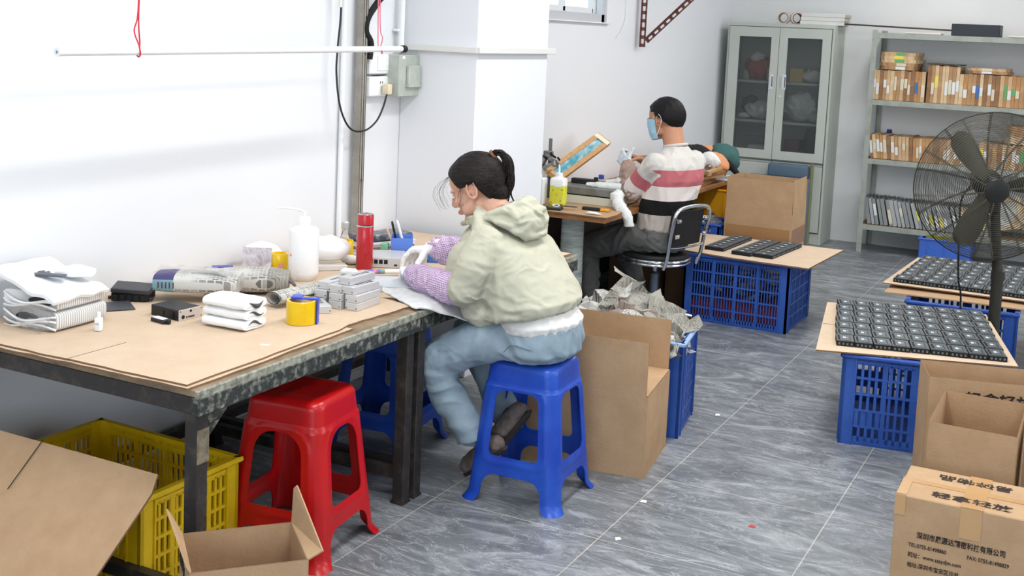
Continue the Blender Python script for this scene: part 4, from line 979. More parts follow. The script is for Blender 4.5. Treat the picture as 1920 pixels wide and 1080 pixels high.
# glass bottle
t = thing('glass_bottle', 'small clear conical glass bottle behind the red flask, at the foot of the steel strut', 'bottle', (-0.80,0.56,0.659))
b = MB(); b.lathe([(0,0),(0.030,0),(0.031,0.004),(0.024,0.05),(0.012,0.085),(0.010,0.10),(0,0.10)], n=32); obj('bottle_body', b, M('clear_glass', (240,244,246), 0.05, trans=0.9, ior=1.3), t, smooth=True)
b = MB(); b.lathe([(0.014,0.10),(0.015,0.102),(0.015,0.128),(0.012,0.132),(0,0.132)], n=24); obj('stopper', b, M('stopper_grey', (196,198,200), 0.3, 0.3), t, smooth=True)
# red thermos
t = thing('thermos_flask', 'tall red metal thermos flask with a dark ring, standing in the middle of the table', 'flask', (-0.562,0.355,0.659))
rm = M('red_lacquer', (176,26,38), 0.28, var=((196,44,52), 180), coat=0.3, vs=0.6)
b = MB(); b.lathe([(0,0),(0.031,0),(0.033,0.003),(0.033,0.182),(0.032,0.184),(0,0.184)], n=44); obj('flask_body', b, rm, t, smooth=True)
b = MB(); b.lathe([(0.0315,0.183),(0.0315,0.1875),(0,0.1875)], n=40); obj('dark_ring', b, BLACK, t, smooth=True)
b = MB(); b.lathe([(0,0.187),(0.0325,0.187),(0.0325,0.226),(0.0315,0.229),(0,0.229)], n=44); obj('lid', b, rm, t, smooth=True)
b = MB(); b.lathe([(0.0318,0.228),(0.031,0.2305),(0.027,0.2315),(0.022,0.229),(0,0.228)], n=44); obj('steel_rim', b, CHROME, t, smooth=True)
b = MB(); b.lathe([(0.0331,0.179),(0.0336,0.181),(0.0336,0.1835),(0.0326,0.1845)], n=44); obj('steel_band', b, CHROME, t, smooth=True)
bpy.data.objects[t.name].scale = (0.97, 0.97, 0.93)
# bubble wrapped black thing, documents, pen box etc
b = MB(); b.box((0,0,0.012), (0.25,0.11,0.024), bev=0.006, seg=2); bmesh.ops.subdivide_edges(b.bm, edges=b.bm.edges[:], cuts=3, use_grid_fill=True)
for v in b.bm.verts: v.co += V((0,0,0.006*noise.noise(v.co*35)))
o = single('bagged_black_part', 'long dark item in a glossy clear bag, lying by the wall behind the blue box', 'packet', b, M('bagged_dark', (74,78,84), 0.18, var=((190,192,196), 34), bump=(50,0.9), vs=0.62), (-0.72,0.70,0.713), 1.12, smooth=True)
t = thing('document_stack', 'stack of white documents and folders lying against the wall behind the flask', 'papers', (-0.74,0.70,0.659), 1.1)
for k in range(5):
    b = MB(); b.box((0.004*k,0.003*(k % 2),0.005+0.0095*k), (0.26,0.16,0.009), rot=0.03*k, bev=0.001); obj('folder', b, [M('paper_a', (232,232,236), 0.7), M('paper_b', (206,206,210), 0.7), M('paper_c', (150,120,96), 0.7), M('paper_a', (0,0,0)), M('paper_d', (226,220,232), 0.7)][k], t)
t = thing('pen_box', 'open blue cardboard pen box with pens standing in it', 'pen box', (-0.575,0.640,0.659), 0.55)
pb = M('pen_box_blue', (92,132,216), 0.5)
b = MB()
b.box((0,-0.032,0.042), (0.085,0.0025,0.084)); b.box((0,0.032,0.045), (0.085,0.0025,0.09)); b.box((-0.0425,0,0.042), (0.0025,0.065,0.084)); b.box((0.0425,0,0.042), (0.0025,0.065,0.084)); b.box((0,0,0.002), (0.085,0.065,0.003)); obj('box', b, pb, t)
def pen(label, a, c, r, mat, tip):
    t = thing('pen', label, 'pen', a); b = MB(); a, c = V(a), V(c); d = (c-a).normalized(); b.cyl(a, c, r, n=12); obj('barrel', b, mat, t, smooth=True, world=True)
    b = MB(); b.cyl(c, c+d*0.012, r, r*0.7, n=12); obj('pen_cap', b, tip, t, smooth=True, world=True)
pen('black pen in the blue pen box', (-0.585,0.640,0.663), (-0.605,0.612,0.795), 0.005, BLACK, BLACK)
pen('white pen in the blue pen box', (-0.560,0.655,0.663), (-0.590,0.625,0.80), 0.006, WHITE, WHITE)
pen('peach pen leaning out of the blue pen box', (-0.595,0.645,0.663), (-0.625,0.605,0.77), 0.0045, M('peach', (236,190,170), 0.5), M('peach', (0,0,0)))
b = MB(); b.box((0,0,0.018), (0.03,0.03,0.036), bev=0.004); single('green_bottle', 'small pale green plastic pot beside the blue pen box', 'pot', b, M('mint_plastic', (136,196,156), 0.4, alpha=0.9), (-0.625,0.590,0.685), 0.4, smooth=True)
b = MB(); b.box((0,0,0.012), (0.05,0.06,0.024), bev=0.002); single('small_dark_tin', 'low dark tin under the pale green pot', 'tin', b, M('tin_brown', (70,62,58), 0.6), (-0.625,0.590,0.659), 0.4)
b = MB(); b.box((0,0,0.005), (0.115,0.085,0.010), bev=0.004); b.box((0,0,0.0105), (0.10,0.07,0.001)); single('grey_tablet', 'grey flat tablet-like part leaning behind the gloved hand', 'tablet', b, M('tablet_grey', (140,142,148), 0.35), (-0.455,0.80,0.70), 0.5).rotation_euler = (0.35, 0.1, 0.55)
b = MB(); b.box((0,0,0.0235), (0.11,0.10,0.047), bev=0.003); single('support_box', 'low white box holding up the grey tablet', 'box', b, WHITE, (-0.47,0.83,0.659), 0.5)
b = MB(); b.box((0,0,0.025), (0.075,0.06,0.05), bev=0.002); single('blue_box', 'small bright blue cardboard box beyond the gloved hand', 'box', b, M('box_blue', (52,116,190), 0.5), (-0.415,0.66,0.659), 0.35)
# silver switch with ports
t = thing('network_switch', 'silver metal box with a row of dark ports behind the red flask', 'device', (-0.56,0.485,0.659), 0.52)
b = MB(); b.box((0,0,0.020), (0.16,0.16,0.040), bev=0.002)
for k in range(9): b.box((-0.07+k*0.0175,0,0.0405), (0.003,0.14,0.0018))
obj('case', b, SILVER, t)
b = MB()
for k in range(5): b.box((-0.062+k*0.019,-0.081,0.024), (0.014,0.0015,0.016))
b.box((0.052,-0.081,0.012), (0.012,0.0015,0.006)); obj('port', b, BLACKM, t)
b = MB(); b.box((0,0,0.019), (0.055,0.13,0.038), bev=0.001); b.box((0,-0.0655,0.022), (0.02,0.001,0.012)); single('aluminium_case', 'beige-silver case standing between the ported silver box and the blue box', 'metal box', b, M('beige_silver', (214,206,194), 0.4, 0.2), (-0.455,0.585,0.659), 0.5)
# work plate, cloth, marker tube
b = MB(); b.box((0,0,0.003), (0.26,0.17,0.006), bev=0.001)
single('grey_work_plate', 'pale grey flat plate lying on the cloth under the colourful tube', 'plate', b, M('plate_pale', (196,202,208), 0.4), (-0.365,0.185,0.6625), 0.55)
t = thing('squeeze_tube', 'colourful printed marker tube lying beside the foot of the red flask', 'tube', (-0.45,0.285,0.6685), 0)
a, c = V((-0.498,0.225,0.677)), V((-0.385,0.335,0.677)); d = (c-a)
for k, (u0, u1, mt) in enumerate(((0,0.14,'salmon'),(0.14,0.36,'violet'),(0.36,0.42,'salmon'),(0.42,0.52,'violet'),(0.52,0.62,'green'),(0.62,1.0,'white'))):
    b = MB(); b.cyl(a+d*u0, a+d*u1, 0.0085, n=18); obj('wrapper_band', b, {'salmon': M('salmon', (240,140,120), 0.4), 'violet': M('violet_blue', (120,118,196), 0.4), 'green': M('soft_green', (120,170,130), 0.4), 'white': WHITE}[mt], t, smooth=True, world=True)
b = MB(); b.cyl(c, c+d.normalized()*0.012, 0.004, 0.002, n=10); obj('nozzle', b, M('faint_grey', (0,0,0)), t, smooth=True, world=True)
# draped cloth: from the table over the edge towards the lap
def fx(u, v):
    x = -0.33+0.385*u
    ylo = (0.10-0.18*(x+0.33)/0.27) if x < -0.06 else (-0.08+0.165*(x+0.06)/0.115)
    y = ylo + (0.44-ylo)*v
    z = 0.6625
    if x > -0.055: k = (x+0.055)/0.11; z = 0.665-0.062*k**1.2-0.004*math.sin(v*9)
    z += 0.006*abs(noise.noise(V((x*9, y*9, 0)))) + 0.004*noise.noise(V((x*22, y*22, 4)))
    return V((x, y, z))
b = MB(); b.grid(fx, 44, 40, th=0.004)
o = single('white_cloth', 'white cotton work cloth spread under the checked sleeves and over the table edge', 'cloth', b, M('cotton_cloth', (226,228,228), 0.95, var=((208,210,210), 40), bump=(260,0.4)), (-0.1,0.15,0.6625), world=True, smooth=True)
b = MB(); b.tube(cr([(0.052,0.095,0.607),(0.054,0.13,0.607),(0.055,0.17,0.606)], 5), 0.0025, n=6); b.bm.transform(PM[o.name].inverted()); obj('red_stitching', b, M('red_thread', (190,70,50), 0.8), o)
# ------------------------------------------------------------------ second table (the man's)
WOOD = M('plank_wood', (168,118,72), 0.65, var=((130,84,48), 7), stretch=(2,12,12)); WOODL = M('pale_wood', (206,164,112), 0.65, var=((180,132,84), 8), stretch=(3,14,14))
t = thing('workbench', 'wooden-edged workbench the man sits at, legs wrapped in film', 'table', (-0.65, 3.4, 0))
b = MB(); b.box((-0.655,3.40,0.642), (0.64,2.42,0.028), bev=0.002); obj('tabletop', b, WOOD, t, world=True)
for (x, y) in ((-0.58,2.34),(-0.58,4.45),(-0.90,2.34)):
    b = MB(); b.cyl((x,y,0),(x,y,0.629), 0.066, 0.060, n=24); obj('wrapped_leg', b, M('film_wrapped', (128,138,134), 0.25, var=((176,182,178), 8), stretch=(1,1,6)), t, smooth=True, world=True)
b = MB(); b.box((-0.60,3.02,0.52), (0.16,0.02,0.22)); obj('side_panel', b, M('panel_pale', (168,168,166), 0.6), t, world=True)
b = MB(); b.box((-0.935,3.4,0.30), (0.02,2.1,0.5)); obj('back_panel', b, M('panel_dark', (62,52,46), 0.8), t, world=True)
sheet('cardboard_sheet', 'tan cardboard sheet on the near end of the workbench, under the bottles and knife', [(-0.975,2.185),(-0.325,2.175),(-0.318,2.30),(-0.36,2.60),(-0.975,2.62)], 0.6565, 0.006, CARD_D)
b = MB(); b.box((-0.57,3.10,0.685), (0.44,0.62,0.012), bev=0.002)
single('wooden_board', 'tan wooden board lying beyond the press on the workbench', 'board', b, WOODL, (-0.72,3.10,0.6575), world=False) if False else None
ZB = 0.6632
b = MB(); b.box((0,0,0.011), (0.30,0.60,0.022), bev=0.002)
single('wooden_board', 'pale plywood board beside the white tube, in front of the man', 'board', b, M('plywood_pale', (214,180,136), 0.6, var=((200,164,120), 6)), (-0.80,3.22,0.6563), 0.0)
b = MB(); b.cyl((-0.90,2.95,0.70),(-0.52,2.93,0.70), 0.009, n=14); b.cyl((-0.52,2.93,0.70),(-0.512,2.93,0.70), 0.006)
single('white_tube', 'long thin white tube lying across the workbench before the man', 'tube', b, WHITE, (-0.7,2.94,0.69), world=True, smooth=True)
# printing base machine: two stacked boxes
t = thing('printing_base', 'grey metal printing base with a white lower box, under the white glove and rag', 'machine', (-0.60, 2.72, 0.6563), 0.0)
pm = M('machine_grey', (136,138,132), 0.45, 0.3, var=((104,106,102), 14))
b = MB(); b.box((0,0,0.028), (0.36,0.36,0.046), bev=0.003); obj('lower_box', b, M('machine_ivory', (206,206,190), 0.5), t)
b = MB(); b.box((0.0,0,0.055), (0.35,0.35,0.008)); obj('shadow_gap', b, BLACKM, t)
b = MB(); b.box((0,0,0.078), (0.37,0.37,0.040), bev=0.003); obj('upper_box', b, pm, t)
b = MB(); b.box((0,0,0.002), (0.34,0.34,0.004)); obj('base_pad', b, BLACKM, t)
b = MB(); b.box((0,0,0.014), (0.15,0.045,0.028), bev=0.004); b.box((0.065,0,0.034), (0.02,0.022,0.014), bev=0.002)
single('black_tool_case', 'black tool case lying on the grey printing base, behind the yellow bottle', 'case', b, BLACK, (-0.68,2.70,0.7545), 0.1)
b = MB(); b.box((0,0,0.0), (0.028,0.02,0.026), bev=0.003); single('blue_clip', 'little blue clip on the end of the black tool case', 'clip', b, M('clip_blue', (58,84,170), 0.4), (-0.60,2.745,0.7955))
# press arm with tilted screen frame
t = thing('screen_press', 'manual screen press with upright rod and clamps holding a tilted wooden screen frame', 'press', (-0.86, 2.62, 0.6563))
b = MB(); b.cyl((-0.885,2.66,0.657),(-0.885,2.66,0.995), 0.010, n=16); obj('rod', b, M('rod_steel', (120,126,126), 0.35, 0.7), t, smooth=True, world=True)
b = MB(); rnd = random.Random(9)
b.box((-0.895,2.66,0.90), (0.05,0.035,0.05), bev=0.004); b.box((-0.86,2.645,0.875), (0.10,0.03,0.022), rot=(0,0.6,0.1), bev=0.003); b.box((-0.92,2.64,0.865), (0.035,0.04,0.06), rot=(0,0.4,0), bev=0.004); b.box((-0.87,2.64,0.845), (0.085,0.05,0.03), rot=(0.1,-0.5,0), bev=0.004)
obj('clamp', b, M('clamp_metal', (92,96,98), 0.35, 0.6, var=((186,188,188), 30)), t, world=True)
b = MB()
for k in range(6):
    x, z = -0.94+0.026*k, 0.905-0.012*(k % 3); b.cyl((x,2.63,z),(x+rnd.uniform(-.01,.01),2.605,z+0.015), 0.006, n=10)
obj('knob', b, BLACKM, t, smooth=True, world=True)
# frame: tilted, from clamps up to the right along +y
A, B = V((-0.85,2.56,0.815)), V((-0.83,3.22,0.985)); d = (B-A).normalized(); n_ = V((0.45,-0.70,0.55)); n_ = (n_-d*n_.dot(d)).normalized(); s_ = -d.cross(n_).normalized(); Lf = (B-A).length; Wf = 0.075
def bar(m, c, L, w, h, ax): 
    e = {'d': (d,s_), 's': (s_,d)}[ax]; R = Matrix(((e[0].x,e[1].x,n_.x,0),(e[0].y,e[1].y,n_.y,0),(e[0].z,e[1].z,n_.z,0),(0,0,0,1)))
    m.box(c, (L,w,h), rot=R, bev=0.001)
b = MB(); c0 = (A+B)/2 + s_*(-Wf/2)
for k in (-1,1): bar(b, c0+s_*k*Wf/2, Lf, 0.028, 0.028, 'd')
for k in (-1,1): bar(b, c0+d*k*(Lf/2-0.014), Wf, 0.028, 0.028, 's')
fr = obj('screen_frame', b, WOODL, t, world=True)
b = MB(); bar(b, c0+n_*0.008, Lf-0.04, Wf-0.02, 0.002, 'd'); obj('screen_mesh', b, M('screen_teal', (62,150,170), 0.5, var=((206,218,216), 9), stretch=(3,1,1), vs=0.55), t, world=True)
b = MB(); bar(b, c0+d*(Lf/2-0.035)+n_*0.0145, 0.05, 0.10, 0.002, 'd'); obj('masking_tape', b, M('masking_tape', (232,222,196), 0.6), t, world=True)
# bottles
t = thing('wash_bottle', 'square bottle half filled with yellow liquid on the workbench corner', 'bottle', (-0.700,2.395,0.6627), 0.15)
b = MB()
def sec(z, k): return (V((0,0,z)), V((0.044*k,0,0)), V((0,0.035*k,0)))
b.loft([sec(0,0.86), sec(0.004,0.95), sec(0.018,1.0), sec(0.108,1.0), sec(0.110,1.0)], n=36, e=5, mi=1); b.loft([sec(0.110,1.0), sec(0.136,1.0), sec(0.147,0.93), sec(0.151,0.78)], n=36, e=5, mi=0)
obj('bottle_body', b, [tw, M('yellow_liquid', (214,214,60), 0.3, var=((224,224,90), 20))], t, smooth=True, ang=50)
b = MB(); b.cyl((0,0,0.149),(0,0,0.158), 0.028, 0.022, n=24); b.cyl((0,0,0.157),(0,0,0.176), 0.020, n=24); b.tube([(0,0,0.175),(0,0,0.205),(-0.002,0,0.222)], [0.006,0.005,0.003], n=10); obj('cap', b, tw, t, smooth=True)
b = MB(); b.box((0.006,-0.0357,0.112), (0.040,0.0008,0.014)); obj('white_label', b, WHITE, t)
b = MB()
for q, (x, z) in enumerate(((-0.02,0.085),(0.0,0.06),(0.024,0.03),(-0.03,0.02),(0.03,0.09))): b.box((x,-0.0356,z), (0.003,0.0008,0.012), rot=(0,0.4*q,0))
obj('grime', b, M('grime', (120,110,40), 0.8), t)
t = thing('wash_bottle', 'white opaque square bottle beside the yellow one, next to the pillar', 'bottle', (-0.80,2.36,0.6627), 0.1)
b = MB(); b.box((0,0,0.073), (0.075,0.07,0.146), bev=0.010, seg=3); obj('bottle_body', b, M('bottle_white', (226,229,232), 0.4), t, smooth=True, ang=50)
b = MB(); b.cyl((0,0,0.145),(0,0,0.165), 0.014, n=20); obj('cap', b, WHITE, t, smooth=True)
b = MB(); b.box((0,0,0.007), (0.115,0.062,0.013), bev=0.005); b.box((0,0,0.0137), (0.10,0.052,0.001)); single('mobile_phone', 'dark mobile phone lying at the workbench corner under the scissors', 'phone', b, M('phone_dark', (40,46,40), 0.25), (-0.660,2.235,0.6627), 0.2)
t = thing('scissors', 'scissors with a white ring handle lying on the dark phone', 'scissors', (-0.62,2.27,0.678), 0.2)
b = MB(); b.tube([(0.018*math.cos(a/16*2*PI)-0.03, 0.013*math.sin(a/16*2*PI), 0.004+0.004*math.sin(a/16*2*PI)) for a in range(16)], 0.003, closed=True); obj('handle_ring', b, WHITE, t, smooth=True)
b = MB(); b.tube([(0.018*math.cos(a/16*2*PI)-0.02, 0.013*math.sin(a/16*2*PI)+0.028, 0.003) for a in range(16)], 0.003, closed=True); b.box((0.04,0.004,0.003), (0.085,0.012,0.004), rot=0.15); b.box((0.04,0.010,0.003), (0.085,0.012,0.003), rot=-0.1); obj('blade', b, M('blade_dark', (70,74,70), 0.35, 0.5), t, smooth=True)
t = thing('utility_knife', 'black cutter knife with an orange end lying near the workbench edge', 'knife', (-0.455,2.36,0.6627), 0.10)
b = MB(); b.box((-0.03,0,0.009), (0.10,0.028,0.016), bev=0.004); obj('grip', b, BLACK, t)
b = MB(); b.box((0.045,0,0.008), (0.05,0.024,0.014), bev=0.003); b.box((0.060,0.0,0.008), (0.02,0.032,0.012), bev=0.002); obj('orange_end', b, M('orange_plastic', (238,164,20), 0.4), t)
b = MB(); b.loft([(V((-0.04,0,0.006)), V((0,0.004,0)), V((0,0,0.003))), (V((-0.02,0,0.008)), V((0,0.013,0)), V((0,0,0.008))), (V((0.02,0,0.008)), V((0,0.011,0)), V((0,0,0.007))), (V((0.045,0.005,0.005)), V((0,0.006,0)), V((0,0,0.002)))], n=14); single('folded_tissue', 'folded white tissue in front of the orange-ended knife', 'tissue', b, M('tissue_white', (0,0,0)), (-0.42,2.225,0.6627), -0.05, smooth=True)
def glove_rag(name, label, path, r, cat='rag'):
    b = MB(); b.tube(cr(path, 6), r, n=12)
    for v in b.bm.verts: v.co += V((1,1,0.6))*0.006*noise.noise(v.co*45)
    return single(name, label, cat, b, M('rag_white', (222,224,222), 0.9, bump=(90,0.5)), path[0], world=True, smooth=True)
glove_rag('white_rag', 'white rag hanging from the printing base over the bench edge', [(-0.43,2.58,0.745),(-0.40,2.52,0.74),(-0.385,2.48,0.70),(-0.345,2.45,0.672),(-0.305,2.44,0.63),(-0.30,2.44,0.585)], [0.016]*6+[0.030]*6+[0.032]*6+[0.027]*6+[0.026]*6+[0.016])
glove_rag('cotton_glove', 'white cotton glove lying flat on the grey printing base', [(-0.62,2.60,0.763),(-0.56,2.60,0.768),(-0.50,2.62,0.765),(-0.44,2.65,0.762)], [0.014]*6+[0.020]*6+[0.022]*7, 'glove')
glove_rag('cotton_glove', 'second white cotton glove crumpled at the back of the printing base', [(-0.56,2.72,0.768),(-0.50,2.74,0.776),(-0.45,2.76,0.768)], [0.018]*6+[0.028]*7, 'glove')
b = MB(); b.ell((0,0,0.028),(0.032,0.03,0.03), sub=3)
for v in b.bm.verts: v.co += v.co.normalized()*0.008*noise.noise(v.co*60)
single('wiping_wad', 'round white wad of cloth with a dark centre at the printing base corner', 'rag', b, M('rag_white', (0,0,0)), (-0.408,2.50,0.70), smooth=True)
# wooden frames on the far end of the bench
rnd = random.Random(2)
for k in range(5):
    t = thing('silk_screen', 'wooden screen lying on the far end of the workbench, %s from the bottom' % ORD[k], 'screen', (-0.53+0.01*k, 3.90+0.02*k, 0.6565+0.0215*k), rnd.uniform(-0.12,0.12), 'screen frames piled on the workbench')
    b = MB(); W, D = 0.34, 0.62-0.04*k
    for s in (-1,1): b.box((s*(W/2-0.014),0,0.0105), (0.028,D,0.020), bev=0.001); b.box((0,s*(D/2-0.014),0.0105), (W,0.028,0.020), bev=0.001)
    obj('frame', b, [WOODL, WOOD][k % 2], t)
    b = MB(); b.box((0,0,0.004), (W-0.03,D-0.03,0.002)); obj('mesh', b, M('mesh_grey', (190,190,182), 0.6), t)
    if k == 3:
        b = MB(); b.box((W/2+0.0005,-0.05,0.0105), (0.001,0.07,0.014)); obj('paper_label', b, WHITE, t)
b = MB(); b.box((0,0,0.010), (0.022,0.42,0.018), bev=0.001)
for k in range(5): b.box((0.0115,-0.16+0.08*k,0.012), (0.001,0.045,0.007), mi=1)
single('slotted_bar', 'short brown slotted metal bar on top of the frame pile, below the bag', 'bar', b, [M('brown_iron', (0,0,0)), WHITE], (-0.375,4.15,0.766), 0.0)
# bag and clothes
t = thing('fabric_bag', 'slumped bag of black, orange and dark green fabric at the far end of the workbench', 'bag', (-0.66,4.35,0.659))
def soft(name, c, r, rot, mat, seed, par, amp=0.25):
    b = MB(); b.ell((0,0,0), r, sub=4)
    for v in b.bm.verts:
        p = v.co*11+V((seed*5,0,0)); v.co += v.co.normalized()*noise.noise(p)*amp*min(r) + v.co.normalized()*abs(noise.noise(p*2.2))*amp*0.5*min(r)
    b.bm.transform(Matrix.Translation(V(c)) @ Euler(rot).to_matrix().to_4x4()); return obj(name, b, mat, par, smooth=True, world=True)
BF = M('bag_black', (20,20,22), 0.85); OF = M('bag_orange', (214,150,106), 0.85); GF = M('bag_green', (58,96,94), 0.85)
soft('black_cloth', (-0.545,4.17,0.815), (0.15,0.10,0.072), (0,0.05,0.2), BF, 1, t); soft('orange_cloth', (-0.505,4.40,0.842), (0.065,0.06,0.032), (0,0,0), OF, 2, t); soft('orange_cloth', (-0.385,4.24,0.785), (0.085,0.09,0.045), (0.0,0.6,0.0), OF, 3, t)
soft('green_cloth', (-0.40,4.40,0.80), (0.11,0.09,0.085), (0,0.4,0.2), GF, 4, t); soft('black_strap', (-0.32,4.33,0.745), (0.09,0.022,0.022), (0,0.75,0), BF, 5, t, 0.1)
t = thing('white_shirt_bundle', 'bundle of white cloth lying on the papers in front of the fabric bag', 'cloth', (-0.52,4.12,0.77))
soft('white_cloth_lump', (-0.375,4.06,0.800), (0.065,0.05,0.05), (0,0.2,0), M('rag_white', (0,0,0)), 6, t, 0.4)
b = MB(); b.box((0,0,0.004), (0.26,0.30,0.008), bev=0.002); single('white_papers', 'white papers lying at the far corner of the workbench under the bag', 'papers', b, M('paper_a', (0,0,0)), (-0.47,4.40,0.6565), 0.1)
# box under the bench
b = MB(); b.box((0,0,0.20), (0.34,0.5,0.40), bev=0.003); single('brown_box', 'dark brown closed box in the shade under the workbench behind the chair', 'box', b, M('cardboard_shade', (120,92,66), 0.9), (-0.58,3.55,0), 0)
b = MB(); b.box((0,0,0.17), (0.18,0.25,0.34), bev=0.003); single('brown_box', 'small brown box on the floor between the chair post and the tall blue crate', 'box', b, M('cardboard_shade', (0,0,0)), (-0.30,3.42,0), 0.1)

# ------------------------------------------------------------------ chrome chair
F = V((-0.96,0.27,0)).normalized(); Lf_ = V((-0.27,-0.96,0)).normalized()
ch = thing('swivel_chair', 'chrome swivel chair with black padded seat and back under the seated man', 'chair', (-0.272,2.805,0), math.atan2(F.y, F.x))
b = MB(); b.lathe([(0,0.372),(0.168,0.372),(0.182,0.378),(0.186,0.392),(0.178,0.405),(0.12,0.411),(0,0.412)], n=48); obj('seat', b, M('seat_black', (20,20,22), 0.6), ch, smooth=True)
b = MB()
for z, r in ((0.376,0.188),(0.357,0.188)): b.tube([(r*math.cos(a/48*2*PI), r*math.sin(a/48*2*PI), z) for a in range(48)], 0.0085, closed=True, n=10)
obj('seat_ring', b, CHROME, ch, smooth=True)
b = MB(); b.cyl((0,0,0.25),(0,0,0.37), 0.014, n=20); b.cyl((0,0,0.34),(0,0,0.362), 0.09, n=30); obj('post', b, CHROME, ch, smooth=True)
b = MB(); b.cyl((0,0,0.06),(0,0,0.285), 0.024, n=20); obj('gas_sleeve', b, M('sleeve_grey', (110,120,136), 0.3, 0.6), ch, smooth=True)
b = MB(); b.cyl((0,0,0.280),(0,0,0.292), 0.027, n=20); obj('collar', b, BLACK, ch, smooth=True)
for k in range(5):
    a = k*2*PI/5+0.3; b = MB(); b.tube([(0.02*math.cos(a),0.02*math.sin(a),0.07),(0.14*math.cos(a),0.14*math.sin(a),0.055),(0.23*math.cos(a),0.23*math.sin(a),0.035)], [0.014,0.013,0.011], n=10); obj('base_arm', b, CHROME, ch, smooth=True)
    b = MB(); b.ell((0.232*math.cos(a),0.232*math.sin(a),0.017),(0.016,0.016,0.017)); obj('caster', b, BLACK, ch, smooth=True)
P = cr([(-0.165,0.155,0.345),(-0.190,0.158,0.42),(-0.205,0.162,0.52),(-0.225,0.165,0.62),(-0.232,0.15,0.665),(-0.234,0.10,0.684),(-0.234,0.0,0.69),(-0.234,-0.10,0.684),(-0.232,-0.15,0.665),(-0.225,-0.165,0.62),(-0.205,-0.162,0.52),(-0.190,-0.158,0.42),(-0.165,-0.155,0.345)], 8)
b = MB(); b.tube(P, 0.0105, n=12); b.tube(cr([(-0.200,0.160,0.465),(-0.203,0.08,0.460),(-0.203,-0.08,0.460),(-0.200,-0.160,0.465)], 8), 0.006, n=8); obj('back_tube', b, CHROME, ch, smooth=True)
b = MB()
def fx(u, v):
    y = (u-0.5)*0.285; z = 0.47+0.19*v; return V((-0.202-0.10*(z-0.46)+0.012*(2*u-1)**2, y, z))
b.grid(fx, 16, 10, th=0.018); bmesh.ops.translate(b.bm, verts=b.bm.verts, vec=(0.004,0,0)); obj('backrest', b, M('back_black', (18,18,19), 0.7), ch, smooth=True)
for z in (0.53,0.615):
    for s in (1,-1): b = MB(); b.box((-0.222-0.1*(z-0.5),s*0.128,z), (0.004,0.04,0.022), bev=0.0015); b.ell((-0.226-0.1*(z-0.5),s*0.122,z), (0.004,0.006,0.006)); obj('bracket_plate', b, CHROME, ch, smooth=True)

# ------------------------------------------------------------------ modules
DG2 = M('module_top', (84,90,94), 0.42); LBL = M('module_label', (206,220,226), 0.4)
def module_mesh():
    b = MB(); b.box((0,0,0.010), (0.0698,0.113,0.020), bev=0.001); b.box((0,0,0.0208), (0.0675,0.108,0.0016), bev=0.0005, mi=1)
    b.box((-0.024,0.0,0.0222), (0.008,0.07,0.0012), mi=0); b.box((0.020,0.0,0.0222), (0.0015,0.06,0.0014), mi=0); b.box((0.0,-0.048,0.0222), (0.05,0.0015,0.001), mi=0)
    for k in range(4):
        b.box((-0.024+0.016*k,-0.0575,0.010), (0.007,0.003,0.008), mi=2)
    return b
def module(label, loc, rz, group, first=[None]):
    if first[0] is None:
        t = single('plastic_module', label, 'module', module_mesh(), [BLACKM, DG2, M('port_grey', (96,102,108), 0.5)], loc, rz, group)
        b = MB(); b.box((-0.002,0.004,0.0222), (0.012,0.020,0.001)); b.box((0.010,0.006,0.0222), (0.003,0.006,0.001)); obj('sticker', b, LBL, t)
        first[0] = t; return t
    return dup(first[0], loc, rz, label, group)
rnd = random.Random(11)
def bil(c, u, v): return (c[0]*(1-u)+c[1]*u)*(1-v) + (c[3]*(1-u)+c[2]*u)*v
def tray(board, dev, z, rows, cols, where, group, lab, ux=0.5):
    b = MB(); b.poly([(p[0],p[1],z) for p in board], 0.006)
    zz = max(v.co.z for v in b.bm.verts)
    if zz < z+0.003:
        for v in b.bm.verts: v.co.z += 0.006
    for f in b.bm.faces: f.material_index = 0 if abs(f.normal.z) > 0.5 else 1
    cx, cy = sum(p[0] for p in board)/4, sum(p[1] for p in board)/4
    single('cardboard_sheet', lab, 'cardboard sheet', b, [CARD_T, CARD_E], (cx,cy,z), world=True)
    c = [V(p) for p in dev]; g = math.atan2((c[1]-c[0]).y, (c[1]-c[0]).x); g2 = math.atan2((c[2]-c[3]).y, (c[2]-c[3]).x)
    for r in range(rows):
        sh = rnd.uniform(-0.004, 0.004)
        for k in range(cols):
            p = bil(c, (k+0.5)/cols, (r+0.5)/rows) + V((sh+rnd.uniform(-.001,.001), rnd.uniform(-.003,.003)))
            module('black module on the %s, %s row from the front, %s from the aisle' % (where, ORD[r], ORD[k]), (p.x, p.y, z+0.0065), g*(1-r/rows)+g2*r/rows+rnd.uniform(-.02,.02), group)
tray([(0.960,1.315),(1.690,1.555),(1.487,2.450),(0.805,2.230)], [V((1.013,1.425)),V((1.648,1.590)),V((1.470,2.415)),V((0.850,2.235))], 0.3742, 7, 9, 'near tray', 'black modules laid out on the near tray', 'tan cardboard tray sheet on a blue crate, holding the near rows of black modules')
b = MB(); a0, a1 = V((0.885,1.78,0.3812)), V((1.01,1.80,0.3812)); d = a1-a0; b.box((a0+a1)/2, (d.length,0.003,0.0006), rot=math.atan2(d.y,d.x)); single('cardboard_fold', 'thin dark fold line on the aisle margin of the near tray', 'fold line', b, M('slit_dark', (0,0,0)), (0.95,1.79,0.381), world=True)
b = MB()
def fx(u, v): return V((0.985+0.86*u, 2.70+0.88*v, 0.3715-0.0*u + 0.006*math.sin(u*3) ))
b.grid(fx, 12, 2, th=0.006)
single('cardboard_sheet', 'lower bent cardboard sheet between the far tray and its blue crate', 'cardboard sheet', b, [CARD_D], (1.4,3.15,0.37), world=True)
